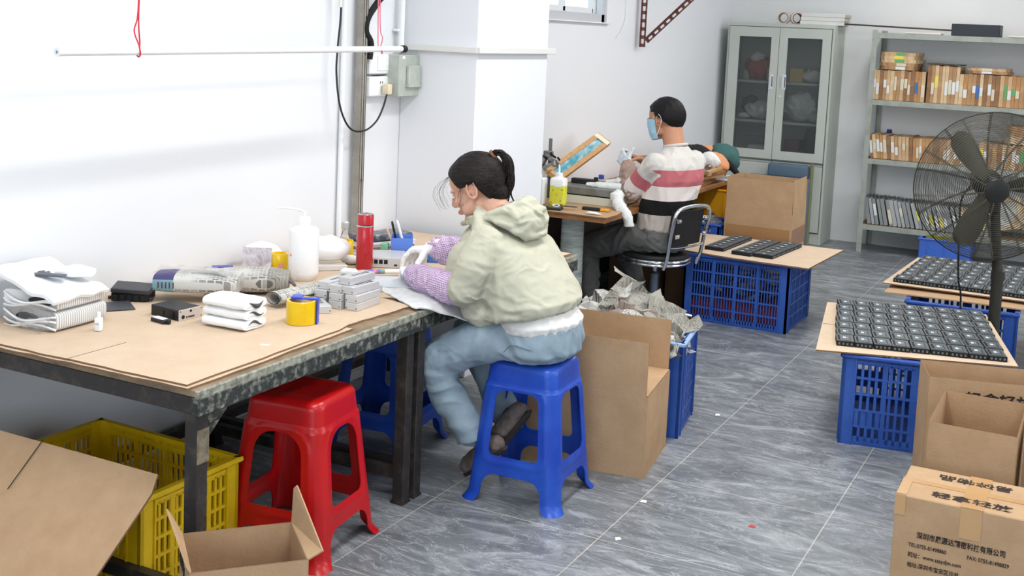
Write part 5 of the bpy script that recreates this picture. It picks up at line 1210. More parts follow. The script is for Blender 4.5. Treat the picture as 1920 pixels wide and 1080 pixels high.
tray([(0.955,2.815),(1.80,2.815),(1.80,3.70),(0.998,3.70)], [V((1.000,2.865)),V((1.715,2.865)),V((1.745,3.675)),V((1.035,3.675))], 0.389, 7, 10, 'far tray', 'black modules laid out on the far tray', 'tan cardboard tray sheet holding the far rows of black modules behind the fan pole')
# board with three strips
b = MB(); pts = jag((-0.335,3.03),(0.12,2.955),8,0.003,1)+jag((0.12,2.955),(0.548,2.935),8,0.003,2)+[(0.548,2.935),(0.585,3.65),(-0.285,3.64),(-0.37,3.42)]
b.poly([(p[0],p[1],0.386) for p in pts], 0.008)
for v in b.bm.verts:
    pass
zz = max(v.co.z for v in b.bm.verts)
if zz < 0.390:
    for v in b.bm.verts: v.co.z += 0.008
for f in b.bm.faces: f.material_index = 0 if abs(f.normal.z) > 0.5 else 1
single('cardboard_sheet', 'wide tan cardboard sheet on the slatted crate, holding three strips of black modules', 'cardboard sheet', b, [CARD_T, CARD_E], (0.13,3.3,0.386), world=True)
names = ['next to the chair', 'in the middle of three', 'nearest the aisle floor']
for s, (p, q) in enumerate((((-0.030,3.10),(-0.006,3.60)), ((0.140,3.055),(0.180,3.56)), ((0.262,3.06),(0.305,3.57)))):
    for k in range(7):
        u = (k+0.5)/7; x, y = p[0]+(q[0]-p[0])*u, p[1]+(q[1]-p[1])*u
        module('black module in the strip %s, %s from the front' % (names[s], ORD[k]), (x, y, 0.3945), PI/2-0.07, 'black modules in three strips on the tall blue crate')

# ------------------------------------------------------------------ crumpled newspapers over the tall blue crate
spots = [('big grey newspaper sheet standing highest out of the tall blue crate', (0.265,1.175,0.445), (0.30,0.24), 0.05, (0.45,0.50,0.3), NEWS2, 3),
         ('newspaper sheet folded white side up beside the green jacket', (0.13,1.12,0.42), (0.24,0.22), 0.045, (0.5,-0.45,-0.2), NEWS, 6),
         ('newspaper sheet with small print spilling at the crate front', (0.20,1.01,0.405), (0.24,0.14), 0.04, (0.9,0.1,0.1), NEWS, 9),
         ('brown-grey crumpled newspaper in the middle of the crate heap', (0.27,1.07,0.40), (0.20,0.18), 0.05, (0.6,0.2,0.8), paper_print('newspaper_brown', (150,134,126), (84,72,66), 22, 0.8), 12),
         ('crumpled grey newspaper sheet sloping down toward the aisle from the heap', (0.37,1.13,0.40), (0.20,0.22), 0.045, (0.35,0.55,0.2), NEWS2, 15),
         ('white crumpled paper tucked into the front aisle corner of the paper crate', (0.375,1.03,0.375), (0.13,0.12), 0.05, (0.7,0.5,0.5), NEWS, 18),
         ('white crumpled paper lying low at the aisle rim of the paper crate', (0.385,1.13,0.365), (0.10,0.14), 0.045, (0.2,0.8,0.1), NEWS, 21),
         ('dark grey newspaper scrap low in the heap beside the green jacket', (0.12,1.00,0.39), (0.15,0.13), 0.04, (0.9,-0.3,0.2), paper_print('newspaper_dark', (112,112,110), (70,70,70), 60, 0.6), 24)]
for lb, c, sz, amp, rot, mt, sd in spots:
    b = MB(); crumple(b, (0,0,0), (sz[0]*1.1, sz[1]*1.1), amp*1.5, 7, sd, rot=rot, dome=0.02, ridge=13); bmesh.ops.triangulate(b.bm, faces=b.bm.faces); bmesh.ops.subdivide_edges(b.bm, edges=b.bm.edges[:], cuts=2)
    for v in b.bm.verts: v.co += noise.noise_vector(v.co*38)*0.003
    single('crumpled_newspaper', lb, 'newspaper', b, mt, c, 0, 'crumpled newspapers in the tall blue crate', smooth=True, ang=14)
b = MB()
rnd = random.Random(8)
for k in range(10): crumple(b, (rnd.uniform(-.1,.1), rnd.uniform(-.1,.1), rnd.uniform(0.0,0.26)), (0.24,0.24), 0.06, 8, k+30, rot=(rnd.uniform(-.4,.4), rnd.uniform(-.4,.4), k))
o = single('paper_filling', 'mass of packed paper filling the tall blue crate under the top sheets', 'paper', b, NEWS, (0.29,1.21,0.05), smooth=False); o['kind'] = 'stuff'
b = MB()
for k in range(9): crumple(b, (rnd.uniform(-.13,.13), rnd.uniform(-.1,.1), rnd.uniform(0.05,0.16)), (0.08,0.08), 0.03, 8, k+60, rot=(rnd.uniform(-.8,.8), rnd.uniform(-.8,.8), k))
o = single('white_scraps', 'white film scraps heaped in the blue crate by the tall carton', 'scraps', b, WHITE, (-0.40,3.92,0.30)); o['kind'] = 'stuff'
# floor litter
for lb, x, y, mt, r in (('white paper flake on the floor in front of the brown carton', 0.615, 0.36, WHITE, 0.4), ('white paper flake on the floor before the blue stool', 0.655, 0.03, WHITE, 1.1), ('small red scrap on the floor tile joint by the printed carton', 0.995, 0.365, M('red_scrap', (170,60,56), 0.6), 0.1), ('white scrap on the floor beside the tall blue paper crate', 0.545, 1.42, WHITE, 0.8)):
    b = MB(); b.poly([(-0.012,-0.005,0.0005),(0.010,-0.008,0.0005),(0.013,0.004,0.003),(-0.004,0.008,0.004)], 0.0006); single('floor_scrap', lb, 'scrap', b, mt, (x,y,0.0004), r)

# ------------------------------------------------------------------ cabinet
def cabinet():
    x0, x1, y0, y1, H = -0.922, -0.062, 6.02, 6.395, 1.742
    cg = M('cabinet_grey', (186,191,184), 0.5, 0.0, var=((180,185,178), 2)); line = M('seam_dark', (86,92,90), 0.7)
    t = thing('steel_cabinet', 'grey-green steel cabinet with two glazed doors against the back wall', 'cabinet', ((x0+x1)/2, y0, 0))
    cx = (x0+x1)/2; W = x1-x0
    b = MB(); th = 0.018
    b.box((x0+th/2,(y0+y1)/2,H/2), (th,y1-y0,H), bev=0.002); b.box((x1-th/2,(y0+y1)/2,H/2), (th,y1-y0,H), bev=0.002); b.box((cx,(y0+y1)/2,H-0.0135), (W+0.002,y1-y0+0.002,0.028), bev=0.002)
    b.box((cx,y1-0.006,H/2), (W-0.01,0.008,H-0.01)); b.box((cx,(y0+y1)/2,0.046), (W-0.01,y1-y0-0.004,0.088)); b.box((cx,(y0+y1)/2,0.640), (W-0.01,y1-y0-0.006,0.024))
    obj('cabinet_body', b, cg, t, world=True)
    for k, z in enumerate((0.95,1.27)):
        b = MB(); b.box((cx,(y0+y1)/2+0.01,z), (W-0.04,y1-y0-0.06,0.018)); obj('shelf', b, cg, t, world=True)
    xm = -0.492
    for nm, a, c, wx0, wx1 in (('door', x0+0.022, xm-0.002, -0.818, -0.557), ('door', xm+0.002, x1-0.022, -0.425, -0.152)):
        z0, z1, wz0, wz1 = 0.657, H-0.032, 0.727, 1.632; yd = y0-0.006
        b = MB()
        b.box(((a+wx0)/2,yd,(z0+z1)/2), (wx0-a,0.016,z1-z0)); b.box(((c+wx1)/2,yd,(z0+z1)/2), (c-wx1,0.016,z1-z0)); b.box(((wx0+wx1)/2,yd,(z0+wz0)/2), (wx1-wx0,0.016,wz0-z0)); b.box(((wx0+wx1)/2,yd,(wz1+z1)/2), (wx1-wx0,0.016,z1-wz1))
        d = obj(nm, b, cg, t, world=True)
        PM[d.name] = PM[t.name]
        b = MB(); b.box(((wx0+wx1)/2,yd+0.002,(wz0+wz1)/2), (wx1-wx0+0.004,0.004,wz1-wz0+0.004)); obj('glass_pane', b, M('cabinet_glass', (84,90,90), 0.2, alpha=0.36), d, world=True)
        hx = a+0.055 if a > -0.5 else c-0.045
        b = MB()
        for zz in (1.235,1.325): b.box((hx,yd-0.014,zz), (0.016,0.022,0.008), bev=0.002)
        b.box((hx,yd-0.026,1.28), (0.018,0.006,0.10), bev=0.003); b.box((hx,yd-0.0085,1.28), (0.035,0.002,0.12)); obj('handle', b, CHROME, d, world=True)
    b = MB(); b.cyl((-0.455,y0-0.02,1.165),(-0.455,y0-0.012,1.165), 0.009, n=16); obj('lock', b, CHROME, t, world=True)
    for a, c in ((x0+0.022, xm-0.002), (xm+0.002, x1-0.022)):
        b = MB(); b.box(((a+c)/2,y0-0.006,0.362), (c-a,0.016,0.526), bev=0.001); obj('lower_door', b, cg, t, world=True)
    b = MB(); b.box((cx,y0-0.0015,H-0.030), (W-0.03,0.002,0.004)); b.box((xm,y0-0.0015,0.9), (0.005,0.002,1.6)); b.box((cx,y0-0.0015,0.645), (W-0.03,0.002,0.008)); b.box((x0+0.020,y0-0.0015,0.9),(0.004,0.002,1.62)); b.box((x1-0.020,y0-0.0015,0.9),(0.004,0.002,1.62)); obj('door_gap', b, line, t, world=True)
    # contents
    def it(name, lb, cat, c, d, mat, soft_=False, bev=0.005):
        b = MB()
        if soft_:
            b.ell((0,0,d[2]/2), (d[0]/2,d[1]/2,d[2]/2), sub=4)
            for v in b.bm.verts: v.co += v.co.normalized()*noise.noise(v.co*22+V(c)*9)*min(d)*0.28
            for v in b.bm.verts: v.co.z = max(0, v.co.z)
        else: b.box((0,0,d[2]/2), d, bev=bev)
        single(name, lb, cat, b, mat, c, smooth=soft_)
    wf = M('inside_white', (206,208,208), 0.7); 
    it('red_bag', 'red bag on the top shelf inside the glazed cabinet', 'bag', (-0.70,6.20,1.281), (0.20,0.16,0.20), M('inside_red', (176,34,34), 0.7), True)
    it('white_ball', 'white round bundle on top of the red bag in the cabinet', 'bundle', (-0.71,6.17,1.42), (0.11,0.10,0.09), wf, True)
    it('small_jar', 'small cream jar beside the red bag inside the cabinet', 'jar', (-0.59,6.18,1.280), (0.05,0.06,0.10), M('inside_cream', (200,196,170), 0.7))
    it('small_jar', 'small greenish jar beside the red bag inside the cabinet', 'jar', (-0.79,6.18,1.280), (0.04,0.06,0.08), M('inside_sage', (176,186,170), 0.7))
    it('yellow_box', 'yellow box on the top shelf inside the glazed cabinet', 'box', (-0.37,6.20,1.280), (0.11,0.14,0.11), M('inside_yellow', (196,170,100), 0.7))
    it('white_bundle', 'white bundle beside the yellow box on the top shelf of the cabinet', 'bundle', (-0.24,6.18,1.280), (0.17,0.16,0.10), wf, True)
    it('grey_case', 'flat grey case above the yellow box in the cabinet', 'case', (-0.28,6.25,1.385), (0.22,0.12,0.02), M('inside_grey', (140,146,146), 0.5))
    it('white_bundle', 'white bundle on the middle cabinet shelf in front of the dark bundle', 'bundle', (-0.65,6.18,0.960), (0.25,0.20,0.15), wf, True)
    it('white_bundle', 'small rolled white cloth on the middle cabinet shelf near the wall', 'bundle', (-0.78,6.14,0.960), (0.11,0.12,0.05), wf, True)
    it('dark_bundle', 'dark bundle at the back of the middle cabinet shelf', 'bundle', (-0.77,6.27,0.960), (0.16,0.12,0.19), M('inside_dark', (50,52,56), 0.7), True)
    it('white_bundle', 'largest pale film bundle on the middle cabinet shelf', 'bundle', (-0.32,6.18,0.960), (0.27,0.20,0.24), M('inside_film', (190,196,196), 0.5), True)
    it('teal_bundle', 'pale teal bundle beside the large film bundle in the cabinet', 'bundle', (-0.19,6.16,0.960), (0.12,0.14,0.08), M('inside_teal', (170,196,186), 0.6), True)
    it('white_tray', 'white plastic tray box at the bottom of the glazed part', 'tray', (-0.63,6.14,0.653), (0.16,0.14,0.10), wf)
    it('grey_bar', 'grey slanted bar above the white tray box in the cabinet', 'bar', (-0.68,6.24,0.80), (0.22,0.03,0.02), M('inside_grey', (0,0,0)))
    it('maroon_box', 'maroon box at the bottom of the glazed part', 'box', (-0.37,6.20,0.653), (0.12,0.16,0.16), M('inside_maroon', (92,46,52), 0.7))
    it('blue_box', 'pale blue item at the bottom inside the cabinet', 'box', (-0.23,6.14,0.653), (0.18,0.14,0.055), M('inside_blue', (120,164,190), 0.6))
    it('dark_bundle', 'dark bundle behind the pale blue item in the cabinet', 'bundle', (-0.22,6.27,0.653), (0.19,0.12,0.26), M('inside_dark', (0,0,0)), True)
    # on top of the cabinet
    def roll(lb, x, col, rz):
        t = thing('tape_roll', lb, 'tape roll', (x,6.16,H+0.0002), rz)
        Rm = Matrix.Rotation(PI/2, 4, 'X')
        b = MB(); b.lathe([(0.040,-0.02),(0.050,-0.02),(0.050,0.02),(0.040,0.02),(0.040,-0.02)], n=36); b.bm.transform(Rm); b.bm.transform(Matrix.Translation((0,0,0.050))); obj('tape_winding', b, M('tape_clear_tan', (206,200,190), 0.3), t, smooth=True)
        b = MB(); b.lathe([(0.034,-0.0205),(0.041,-0.0205),(0.041,0.0205),(0.034,0.0205),(0.034,-0.0205)], n=36); b.bm.transform(Rm); b.bm.transform(Matrix.Translation((0,0,0.050))); obj('core', b, col, t, smooth=True)
    roll('clear tape roll with a brown core standing on the cabinet', -0.508, M('core_brown', (136,104,84), 0.7), 0.0)
    roll('tape roll with a dark red core standing on the cabinet beside the binders', -0.405, M('core_red', (120,50,50), 0.7), 0.55)
    for k in range(3):
        b = MB(); b.box((0,0,0.016), (0.34,0.22,0.031), bev=0.003); b.box((0.0,0,0.016), (0.345,0.21,0.022), mi=1)
        single('binder', 'white paper stack lying on the cabinet, %s from the bottom of the pile' % ORD[k], 'paper stack', b, [M('binder_white', (214,214,210), 0.7), M('binder_edge', (190,184,170), 0.8)], (-0.19+0.006*k,6.19,H+0.0315*k), 0.04-0.03*k, 'paper stacks on the cabinet')
    # roll leaning by the cabinet
    b = MB(); b.box((-0.33,5.94,0.585), (0.32,0.10,0.105), bev=0.02, seg=3)
    single('blue_grey_roll', 'blue-grey fabric roll in front of the cabinet, seen above the tall carton', 'roll', b, M('slate_fabric', (84,104,122), 0.7), (-0.33,5.94,0.53), world=True, smooth=True)
    b = MB(); b.box((-0.40,5.92,0.265), (0.50,0.16,0.53), bev=0.004)
    single('grey_box', 'tall box holding up the blue-grey roll in front of the cabinet', 'box', b, M('box_greyblue', (120,132,140), 0.6), (-0.40,5.92,0), world=True)
    b = MB(); b.cyl((-0.145,5.93,0.0),(-0.145,5.93,0.655), 0.014, n=14)
    single('wooden_rod', 'olive wooden rod standing at the end of the blue-grey roll', 'rod', b, M('rod_olive', (120,124,92), 0.7), (-0.145,5.93,0), world=True, smooth=True)
cabinet()

# ------------------------------------------------------------------ shelf unit
def shelf():
    x0, x1, y0, y1, H = 0.235, 1.80, 5.955, 6.385, 1.722
    sg = M('shelf_grey', (160,166,158), 0.5, 0.1, var=((134,132,118), 9), vs=0.6); dk = M('shelf_post_back', (120,124,112), 0.6)
    t = thing('shelving_unit', 'tall grey metal shelving unit full of wooden frames against the back wall', 'shelf', (x0, y0, 0))
    for (x, y) in ((x0,y0),(x1,y0),(x0,y1),(x1,y1)):
        sx = 1 if x == x0 else -1; sy = 1 if y == y0 else -1
        b = MB(); b.box((x+sx*0.018,y+sy*0.001,H/2), (0.038,0.003,H)); b.box((x+sx*0.001,y+sy*0.018,H/2), (0.003,0.038,H)); obj('post', b, sg, t, world=True)
    for z in (1.700,1.190,0.735,0.222):
        b = MB(); b.box(((x0+x1)/2,(y0+y1)/2,z-0.004), (x1-x0-0.008,y1-y0-0.006,0.004)); b.box(((x0+x1)/2,y0+0.004,z-0.020), (x1-x0,0.004,0.040)); b.box(((x0+x1)/2,y1-0.004,z-0.020), (x1-x0,0.004,0.040)); b.box((x0+0.008,(y0+y1)/2,z-0.02), (0.003,y1-y0-0.02,0.04)); obj('shelf_board', b, sg, t, world=True)
        b = MB(); b.box(((x0+x1)/2,(y0+y1)/2,z-0.001), (x1-x0-0.01,y1-y0-0.012,0.002)); obj('liner', b, M('rusty_liner', (128,98,74), 0.8), t, world=True)
    woods = [M('frame_wood_%s' % n, c, 0.7, var=(d, 30), stretch=(1,1,0.35)) for n, c, d in (('tan',(192,154,112),(146,106,70)),('pale',(212,180,140),(176,138,98)),('brown',(160,120,84),(108,76,50)),('orange',(196,148,98),(150,104,62)),('cream',(222,196,158),(190,156,114)))]
    labels = [M('label_white', (222,224,222), 0.6), M('label_yellow', (226,214,90), 0.6), M('label_green', (96,166,104), 0.6), M('label_blue', (60,110,176), 0.6), M('label_cream', (214,206,184), 0.6), M('label_black', (60,56,52), 0.6)]
    cache = {}
    def frame_bm(w, h, d, lab, lh, lz):
        b = MB()
        b.box((0,0.013,h/2), (w,0.026,h)); b.box((0,d-0.013,h/2), (w,0.026,h)); b.box((0,d/2,0.013), (w,d-0.052,0.026)); b.box((0,d/2,h-0.013), (w,d-0.052,0.026)); b.box((-w/2+0.001,d/2,h/2), (0.001,d-0.05,h-0.05), mi=2)
        if lab: b.box((0,-0.0006,lz), (w*0.86,0.0012,lh), mi=1)
        return b
    rnd = random.Random(21)
    def row(x, xe, z, h, where, group, wd=(0.018,0.030), silver=False, lean=0.0, leanend=0.0, yoff=0.03):
        k = 0; n = max(1, (xe-x))
        while x < xe:
            w = rnd.uniform(*wd); hh = h*rnd.uniform(0.965, 1.0); d = rnd.uniform(0.28,0.33)
            lab = rnd.random() < 0.62; lh = rnd.uniform(0.05,0.11); lz = hh*rnd.uniform(0.35,0.6); wi = rnd.choice(woods); li = rnd.choice(labels[:1]*9+labels[4:5]*4+labels[1:])
            body = M('alloy_frame_%s' % rnd.choice('abc'), rnd.choice(((176,180,182),(150,154,154),(196,200,204))), 0.45, 0.35) if silver and rnd.random() > 0.07 else wi
            u = 1; a = lean+(leanend-lean)*min(1, k/12)
            kind = 'silvery metal' if silver else 'wooden'
            lb = '%s screen in the %s, %s from the cabinet side' % (kind, where, ORD[k])
            o = single('silk_screen', lb, 'screen', frame_bm(w, hh, d, lab, lh, lz), [body, li if not silver else labels[rnd.choice((0,0,4,4,1))], M('screen_mesh', (180,184,176), 0.6)], (x+w/2, y0+yoff, z), 0, group)
            o.rotation_euler = (0, -a, 0); o.location.z += w/2*math.sin(a)+0.0005
            if silver:
                b = MB(); b.box((0,d*0.4,hh+0.006), (w*0.9,0.09,0.012)); obj('clip_top', b, M('clip_dark', (74,78,78), 0.5), o)
            x += w/math.cos(a)+(rnd.choice((0.002,0.006,0.012)) if silver else 0.0015); k += 1
        return x
    row(0.262, 0.615, 1.191, 0.232, 'first block of the second shelf', 'wooden frames, first block of the second shelf')
    row(0.655, 0.875, 1.191, 0.285, 'taller middle block of the second shelf', 'wooden frames, tall block of the second shelf', wd=(0.020,0.028))
    row(0.885, 1.72, 1.191, 0.235, 'long block of the second shelf', 'wooden frames, right block of the second shelf', wd=(0.020,0.032))
    row(0.285, 0.98, 0.736, 0.185, 'leaning block of the third shelf', 'wooden frames leaning on the third shelf', wd=(0.019,0.028), lean=0.16, leanend=0.05)
    row(1.06, 1.70, 0.736, 0.185, 'third shelf block behind the fan', 'wooden frames behind the fan on the third shelf', wd=(0.024,0.034))
    row(0.300, 1.16, 0.223, 0.205, 'leaning row of the lowest shelf', 'silvery frames leaning on the lowest shelf', wd=(0.020,0.030), silver=True, lean=0.20, leanend=0.30)
    def flat(n, x, z, L, h, where, group):
        for k in range(n):
            b = MB(); l = L*rnd.uniform(0.9,1.0); b.box((0,0.013,h/2), (l,0.026,h)); b.box((0,0.25,h/2), (l,0.026,h)); b.box((-l/2+0.013,0.13,h/2), (0.026,0.26,h)); b.box((l/2-0.013,0.13,h/2), (0.026,0.26,h)); b.box((0,0.13,0.002), (l-0.04,0.22,0.001), mi=2); b.box((rnd.uniform(-.03,.03),-0.0006,h/2), (0.07,0.0012,h*0.8), mi=1)
            single('silk_screen', 'wooden screen lying flat on the %s, %s from the bottom' % (where, ORD[k]), 'screen', b, [rnd.choice(woods), labels[(0,4,2,1,2)[k % 5]], M('screen_mesh', (0,0,0))], (x+rnd.uniform(-.008,.008), y0+0.03, z+h*k*1.02), rnd.uniform(-.012,.012), group)
    flat(5, 0.445, 1.426, 0.29, 0.026, 'first block of the second shelf', 'flat frames on top of the first block')
    flat(2, 1.08, 1.430, 0.30, 0.020, 'long block of the second shelf', 'flat frames on top of the right block')
    flat(5, 1.40, 0.926, 0.34, 0.026, 'third shelf block behind the fan', 'flat frames behind the fan')
    b = MB(); b.box((0,0.12,0.004), (0.24,0.26,0.008), bev=0.001); single('dark_board', 'thin dark board lying on the tall middle block of frames', 'board', b, M('dark_board', (74,60,48), 0.7), (0.765,y0+0.03,1.4785), -0.05)
    b = MB(); b.lathe([(0,0),(0.05,0),(0.052,0.005),(0.05,0.15),(0.02,0.19),(0.018,0.21),(0,0.21)], n=28); single('blue_bottle', 'dark blue bottle behind the leaning frames on the third shelf', 'bottle', b, M('navy_plastic', (28,34,110), 0.35), (0.355,y0+0.36,0.7372), smooth=True)
    # leaning wooden frames at right lowest shelf
    for k in range(3):
        b = MB()
        for s in (-1,1): b.box((s*0.10,0,0.12), (0.028,0.02,0.24)); b.box((0,0,0.12+s*0.106), (0.2,0.02,0.028))
        b.box((0,0.005,0.12), (0.18,0.002,0.2), mi=1)
        o = single('silk_screen', 'wooden screen leaning on the lowest shelf behind the fan pole, %s toward the wall corner' % ORD[k], 'screen', b, [woods[(4,1,3)[k]], M('screen_mesh', (0,0,0))], (1.30+0.13*k,y0+0.10+0.03*k,0.226), 0.1, 'leaning frames on the lowest shelf')
        o.rotation_euler = (-0.25, 0.35 if k else -0.2, 0.1); o.location.z += 0.055
    # on top
    b = MB(); b.box((0,0,0.044), (0.335,0.20,0.088), bev=0.002); b.box((0.168,0.0,0.044), (0.002,0.17,0.06), mi=1)
    single('black_box', 'long black carton lying on top of the shelving unit', 'box', b, [M('box_navy_black', (40,46,54), 0.5), M('box_mark', (70,76,84), 0.5)], (0.965, y0+0.13, 1.7012), -0.02)
    b = MB(); b.box((0,0,0.004), (1.02,0.045,0.012), rot=(0,0.012,0)); b.box((0.05,0.02,0.004), (0.9,0.02,0.006), rot=(0,0.01,0.01))
    o = single('dark_rail', 'thin dark rail spanning from the cabinet top to the shelving unit', 'rail', b, M('rail_dark', (58,54,50), 0.6), (0.30, 6.12, 1.7475)); o.rotation_euler = (0,0.012,-0.05)
    b = MB(); b.box((0,0,0.006), (0.26,0.10,0.012), bev=0.002); single('white_strip', 'white plastic strips lying on the top shelf beside the black carton', 'strip', b, M('offwhite', (214,212,204), 0.6), (0.60, y0+0.07, 1.7012), -0.06)
    b = MB(); b.cyl((0,0,0.008),(0.25,0,0.008), 0.008, n=10); single('white_strip', 'white rod lying on the top shelf beyond the black carton', 'strip', b, M('offwhite', (0,0,0)), (1.19, y0+0.08, 1.7012), -0.1, smooth=True)
shelf()

# ------------------------------------------------------------------ fan
def fan():
    t = thing('pedestal_fan', 'large dark industrial pedestal fan with a round wire cage', 'fan', (1.535, 2.33, 0))
    dk = M('fan_iron', (44,42,36), 0.5, 0.3); bl = M('fan_blade', (66,64,52), 0.45, 0.3); cage = M('cage_wire', (86,84,74), 0.4, 0.5)
    base = V((1.535, 2.33, 0)); hub = V((1.482, 2.23, 0.998)); ax = V((0.34,-0.93,-0.10)).normalized()
    up = (V((0,0,1))-ax*ax.z).normalized(); sd = up.cross(ax).normalized()   # sd: image right
    def P(r, a, h): return hub + ax*h + (sd*math.cos(a)+up*math.sin(a))*r
    b = MB(); b.lathe([(0,0),(0.24,0),(0.245,0.01),(0.22,0.03),(0.06,0.05),(0.035,0.07),(0,0.07)], c=base, n=40); obj('base', b, dk, t, smooth=True, world=True)
    b = MB(); b.cyl(base+V((0,0,0.05)), base+V((-0.005,0,0.60)), 0.026, n=20); b.cyl(base+V((-0.005,0,0.58)), V((hub.x+0.01,2.33,0.90)), 0.022, n=20); b.cyl(base+V((-0.004,0,0.57)), base+V((-0.004,0,0.61)), 0.030, n=20); obj('pole', b, dk, t, smooth=True, world=True)
    b = MB(); b.cyl(hub-ax*0.15, hub-ax*0.03, 0.062, n=28, bev=0.01); b.cyl(hub-ax*0.19, hub-ax*0.15, 0.05, 0.06, n=28); b.box(V((hub.x+0.01,2.325,0.92)), (0.05,0.05,0.10), bev=0.008); obj('motor', b, dk, t, smooth=True, world=True)
    R = 0.335; r0 = 0.055
    def prof(r, s):  # cage dome offset
        u = (r-r0)/(R-r0); return s*(0.075*(1-u**2.4)) + (0.008 if s > 0 else -0.008)*(1-u)
    for s, nm in ((1,'front_cage'), (-1,'rear_cage')):
        b = MB(); N_ = 30
        for k in range(N_+1):
            r = r0+(R-r0)*k/N_; b.tube([P(r, a/56*2*PI, prof(r,s)) for a in range(56)], 0.00125 if k < N_ else 0.003, closed=True, n=5)
        for k in range(10):
            a = k*2*PI/10 + (0.16 if s > 0 else 0.42)
            for da in (0, 0.05):
                b.tube([P(r0+(R-r0)*q/10, a+da*(r0/(r0+(R-r0)*q/10))**0.5, prof(r0+(R-r0)*q/10, s)-s*0.002) for q in range(11)], 0.002, n=5)
        obj(nm, b, cage, t, smooth=True, world=True)
    b = MB(); b.cyl(hub+ax*0.070, hub+ax*0.088, 0.052, n=32, bev=0.004); obj('badge', b, M('fan_badge', (30,30,29), 0.35), t, smooth=True, world=True)
    b = MB(); b.cyl(hub-ax*0.03, hub+ax*0.04, 0.045, n=28, bev=0.008); obj('hub', b, dk, t, smooth=True, world=True)
    for a0 in (math.radians(128), math.radians(8), math.radians(248)):
        b = MB()
        def fx(u, v):
            r = 0.04+0.255*u; w = 0.030+0.052*math.sin(min(1, u*1.15)*PI*0.62)**1.2; w *= (1-max(0,(u-0.86)/0.14)**2*0.75)
            a = a0 + (v-0.5)*w/ r*1.25; h = (v-0.5)*0.045*(1-0.4*u)+0.006*math.sin(v*PI)
            return P(r, a, h)
        b.grid(fx, 24, 10, th=0.002); obj('blade', b, bl, t, smooth=True, world=True)
    b = MB(); b.tube(cr([hub-ax*0.15+V((-0.02,0,0)), (hub.x-0.13,2.34,0.93), (hub.x-0.135,2.36,0.80), (hub.x-0.125,2.40,0.55), (hub.x-0.11,2.45,0.43), (hub.x-0.10,2.50,0.04), (hub.x+0.0,2.56,0.008), (hub.x+0.3,2.7,0.006)]), 0.0045, n=8); obj('power_cord', b, BLACKM, t, smooth=True, world=True)
fan()
# ------------------------------------------------------------------ people
SKIN = M('skin_warm', (206,162,140), 0.5, sub=0.12, var=((204,150,124), 22), bump=(240,0.05)); SKINM = M('skin_tan', (196,142,112), 0.5, sub=0.12, var=((188,132,102), 22), bump=(240,0.05))
def cap(b, p, q, r1, r2=None, n=20):
    p, q = V(p), V(q); r2 = r1 if r2 is None else r2
    b.cyl(p, q, r1, r2, n=n); b.ell(p, (r1,r1,r1), sub=2); b.ell(q, (r2,r2,r2), sub=2)
def limb(b, pts, rs):
    for i in range(len(pts)-1): cap(b, pts[i], pts[i+1], rs[i], rs[i+1])
def hand(b, w, f, n, s=1.0, thumb=1, curls=((20,30,20),(25,35,25),(30,40,25),(35,45,30)), tcurl=25, grow=0.0, spread=4, td=(0.55,0.75,0.25)):
    """w wrist, f towards the knuckles, n palm normal, thumb=+1/-1 side"""
    w, f, n = V(w), V(f).normalized(), V(n); n = (n-f*n.dot(f)).normalized(); l = f.cross(n).normalized()*thumb
    g = grow
    k0 = w+f*0.088*s
    R = Matrix(((f.x,l.x,n.x,0),(f.y,l.y,n.y,0),(f.z,l.z,n.z,0),(0,0,0,1)))
    b.box(w+f*0.048*s, (0.094*s+g, 0.074*s+g, 0.024*s+g), rot=R, bev=0.010*s, seg=3)
    cap(b, w-f*0.02, w+f*0.02*s, 0.0245*s+g, 0.026*s+g); b.ell(w+f*0.035*s+l*0.022*s+n*0.006, (0.032*s+g,0.018*s+g,0.016*s+g), rot=R)
    Ls = ((0.042,0.024,0.020),(0.046,0.028,0.021),(0.042,0.026,0.020),(0.033,0.020,0.017)); offs = (0.029,0.010,-0.010,-0.028); rr = (0.0088,0.0090,0.0086,0.0076)
    for i in range(4):
        p = k0 + l*offs[i]*s - f*(0.0,0.0,0.004,0.012)[i]*s; d = (f + l*math.radians(spread)*(1.5-i)).normalized(); a = 0
        cap(b, p-f*0.02*s, p, rr[i]*s+g)
        for j in range(3):
            a += math.radians(curls[i][j]); dd = (d*math.cos(a)+n*math.sin(a)).normalized(); q = p+dd*Ls[i][j]*s
            cap(b, p, q, (rr[i]-0.0006*j)*s+g, (rr[i]-0.0006*(j+1))*s+g, n=14); p = q
    p = w+f*0.022*s+l*0.026*s; d = (f*td[0]+l*td[1]+n*td[2]).normalized(); a = 0
    for j, Lj in enumerate((0.040,0.030,0.024)):
        dd = (d*math.cos(a)+(n*0.7+f*0.5).normalized()*math.sin(a)).normalized(); q = p+dd*Lj*s
        cap(b, p, q, (0.0115-0.001*j)*s+g, (0.0105-0.001*j)*s+g, n=14); p = q; a += math.radians(tcurl)
def head_frame(c, fwd, roll=0.0):
    f = V(fwd).normalized(); l = V((0,0,1)).cross(f).normalized(); u = f.cross(l)
    if roll: l, u = l*math.cos(roll)+u*math.sin(roll), u*math.cos(roll)-l*math.sin(roll)
    return Matrix(((f.x,l.x,u.x,c[0]),(f.y,l.y,u.y,c[1]),(f.z,l.z,u.z,c[2]),(0,0,0,1)))
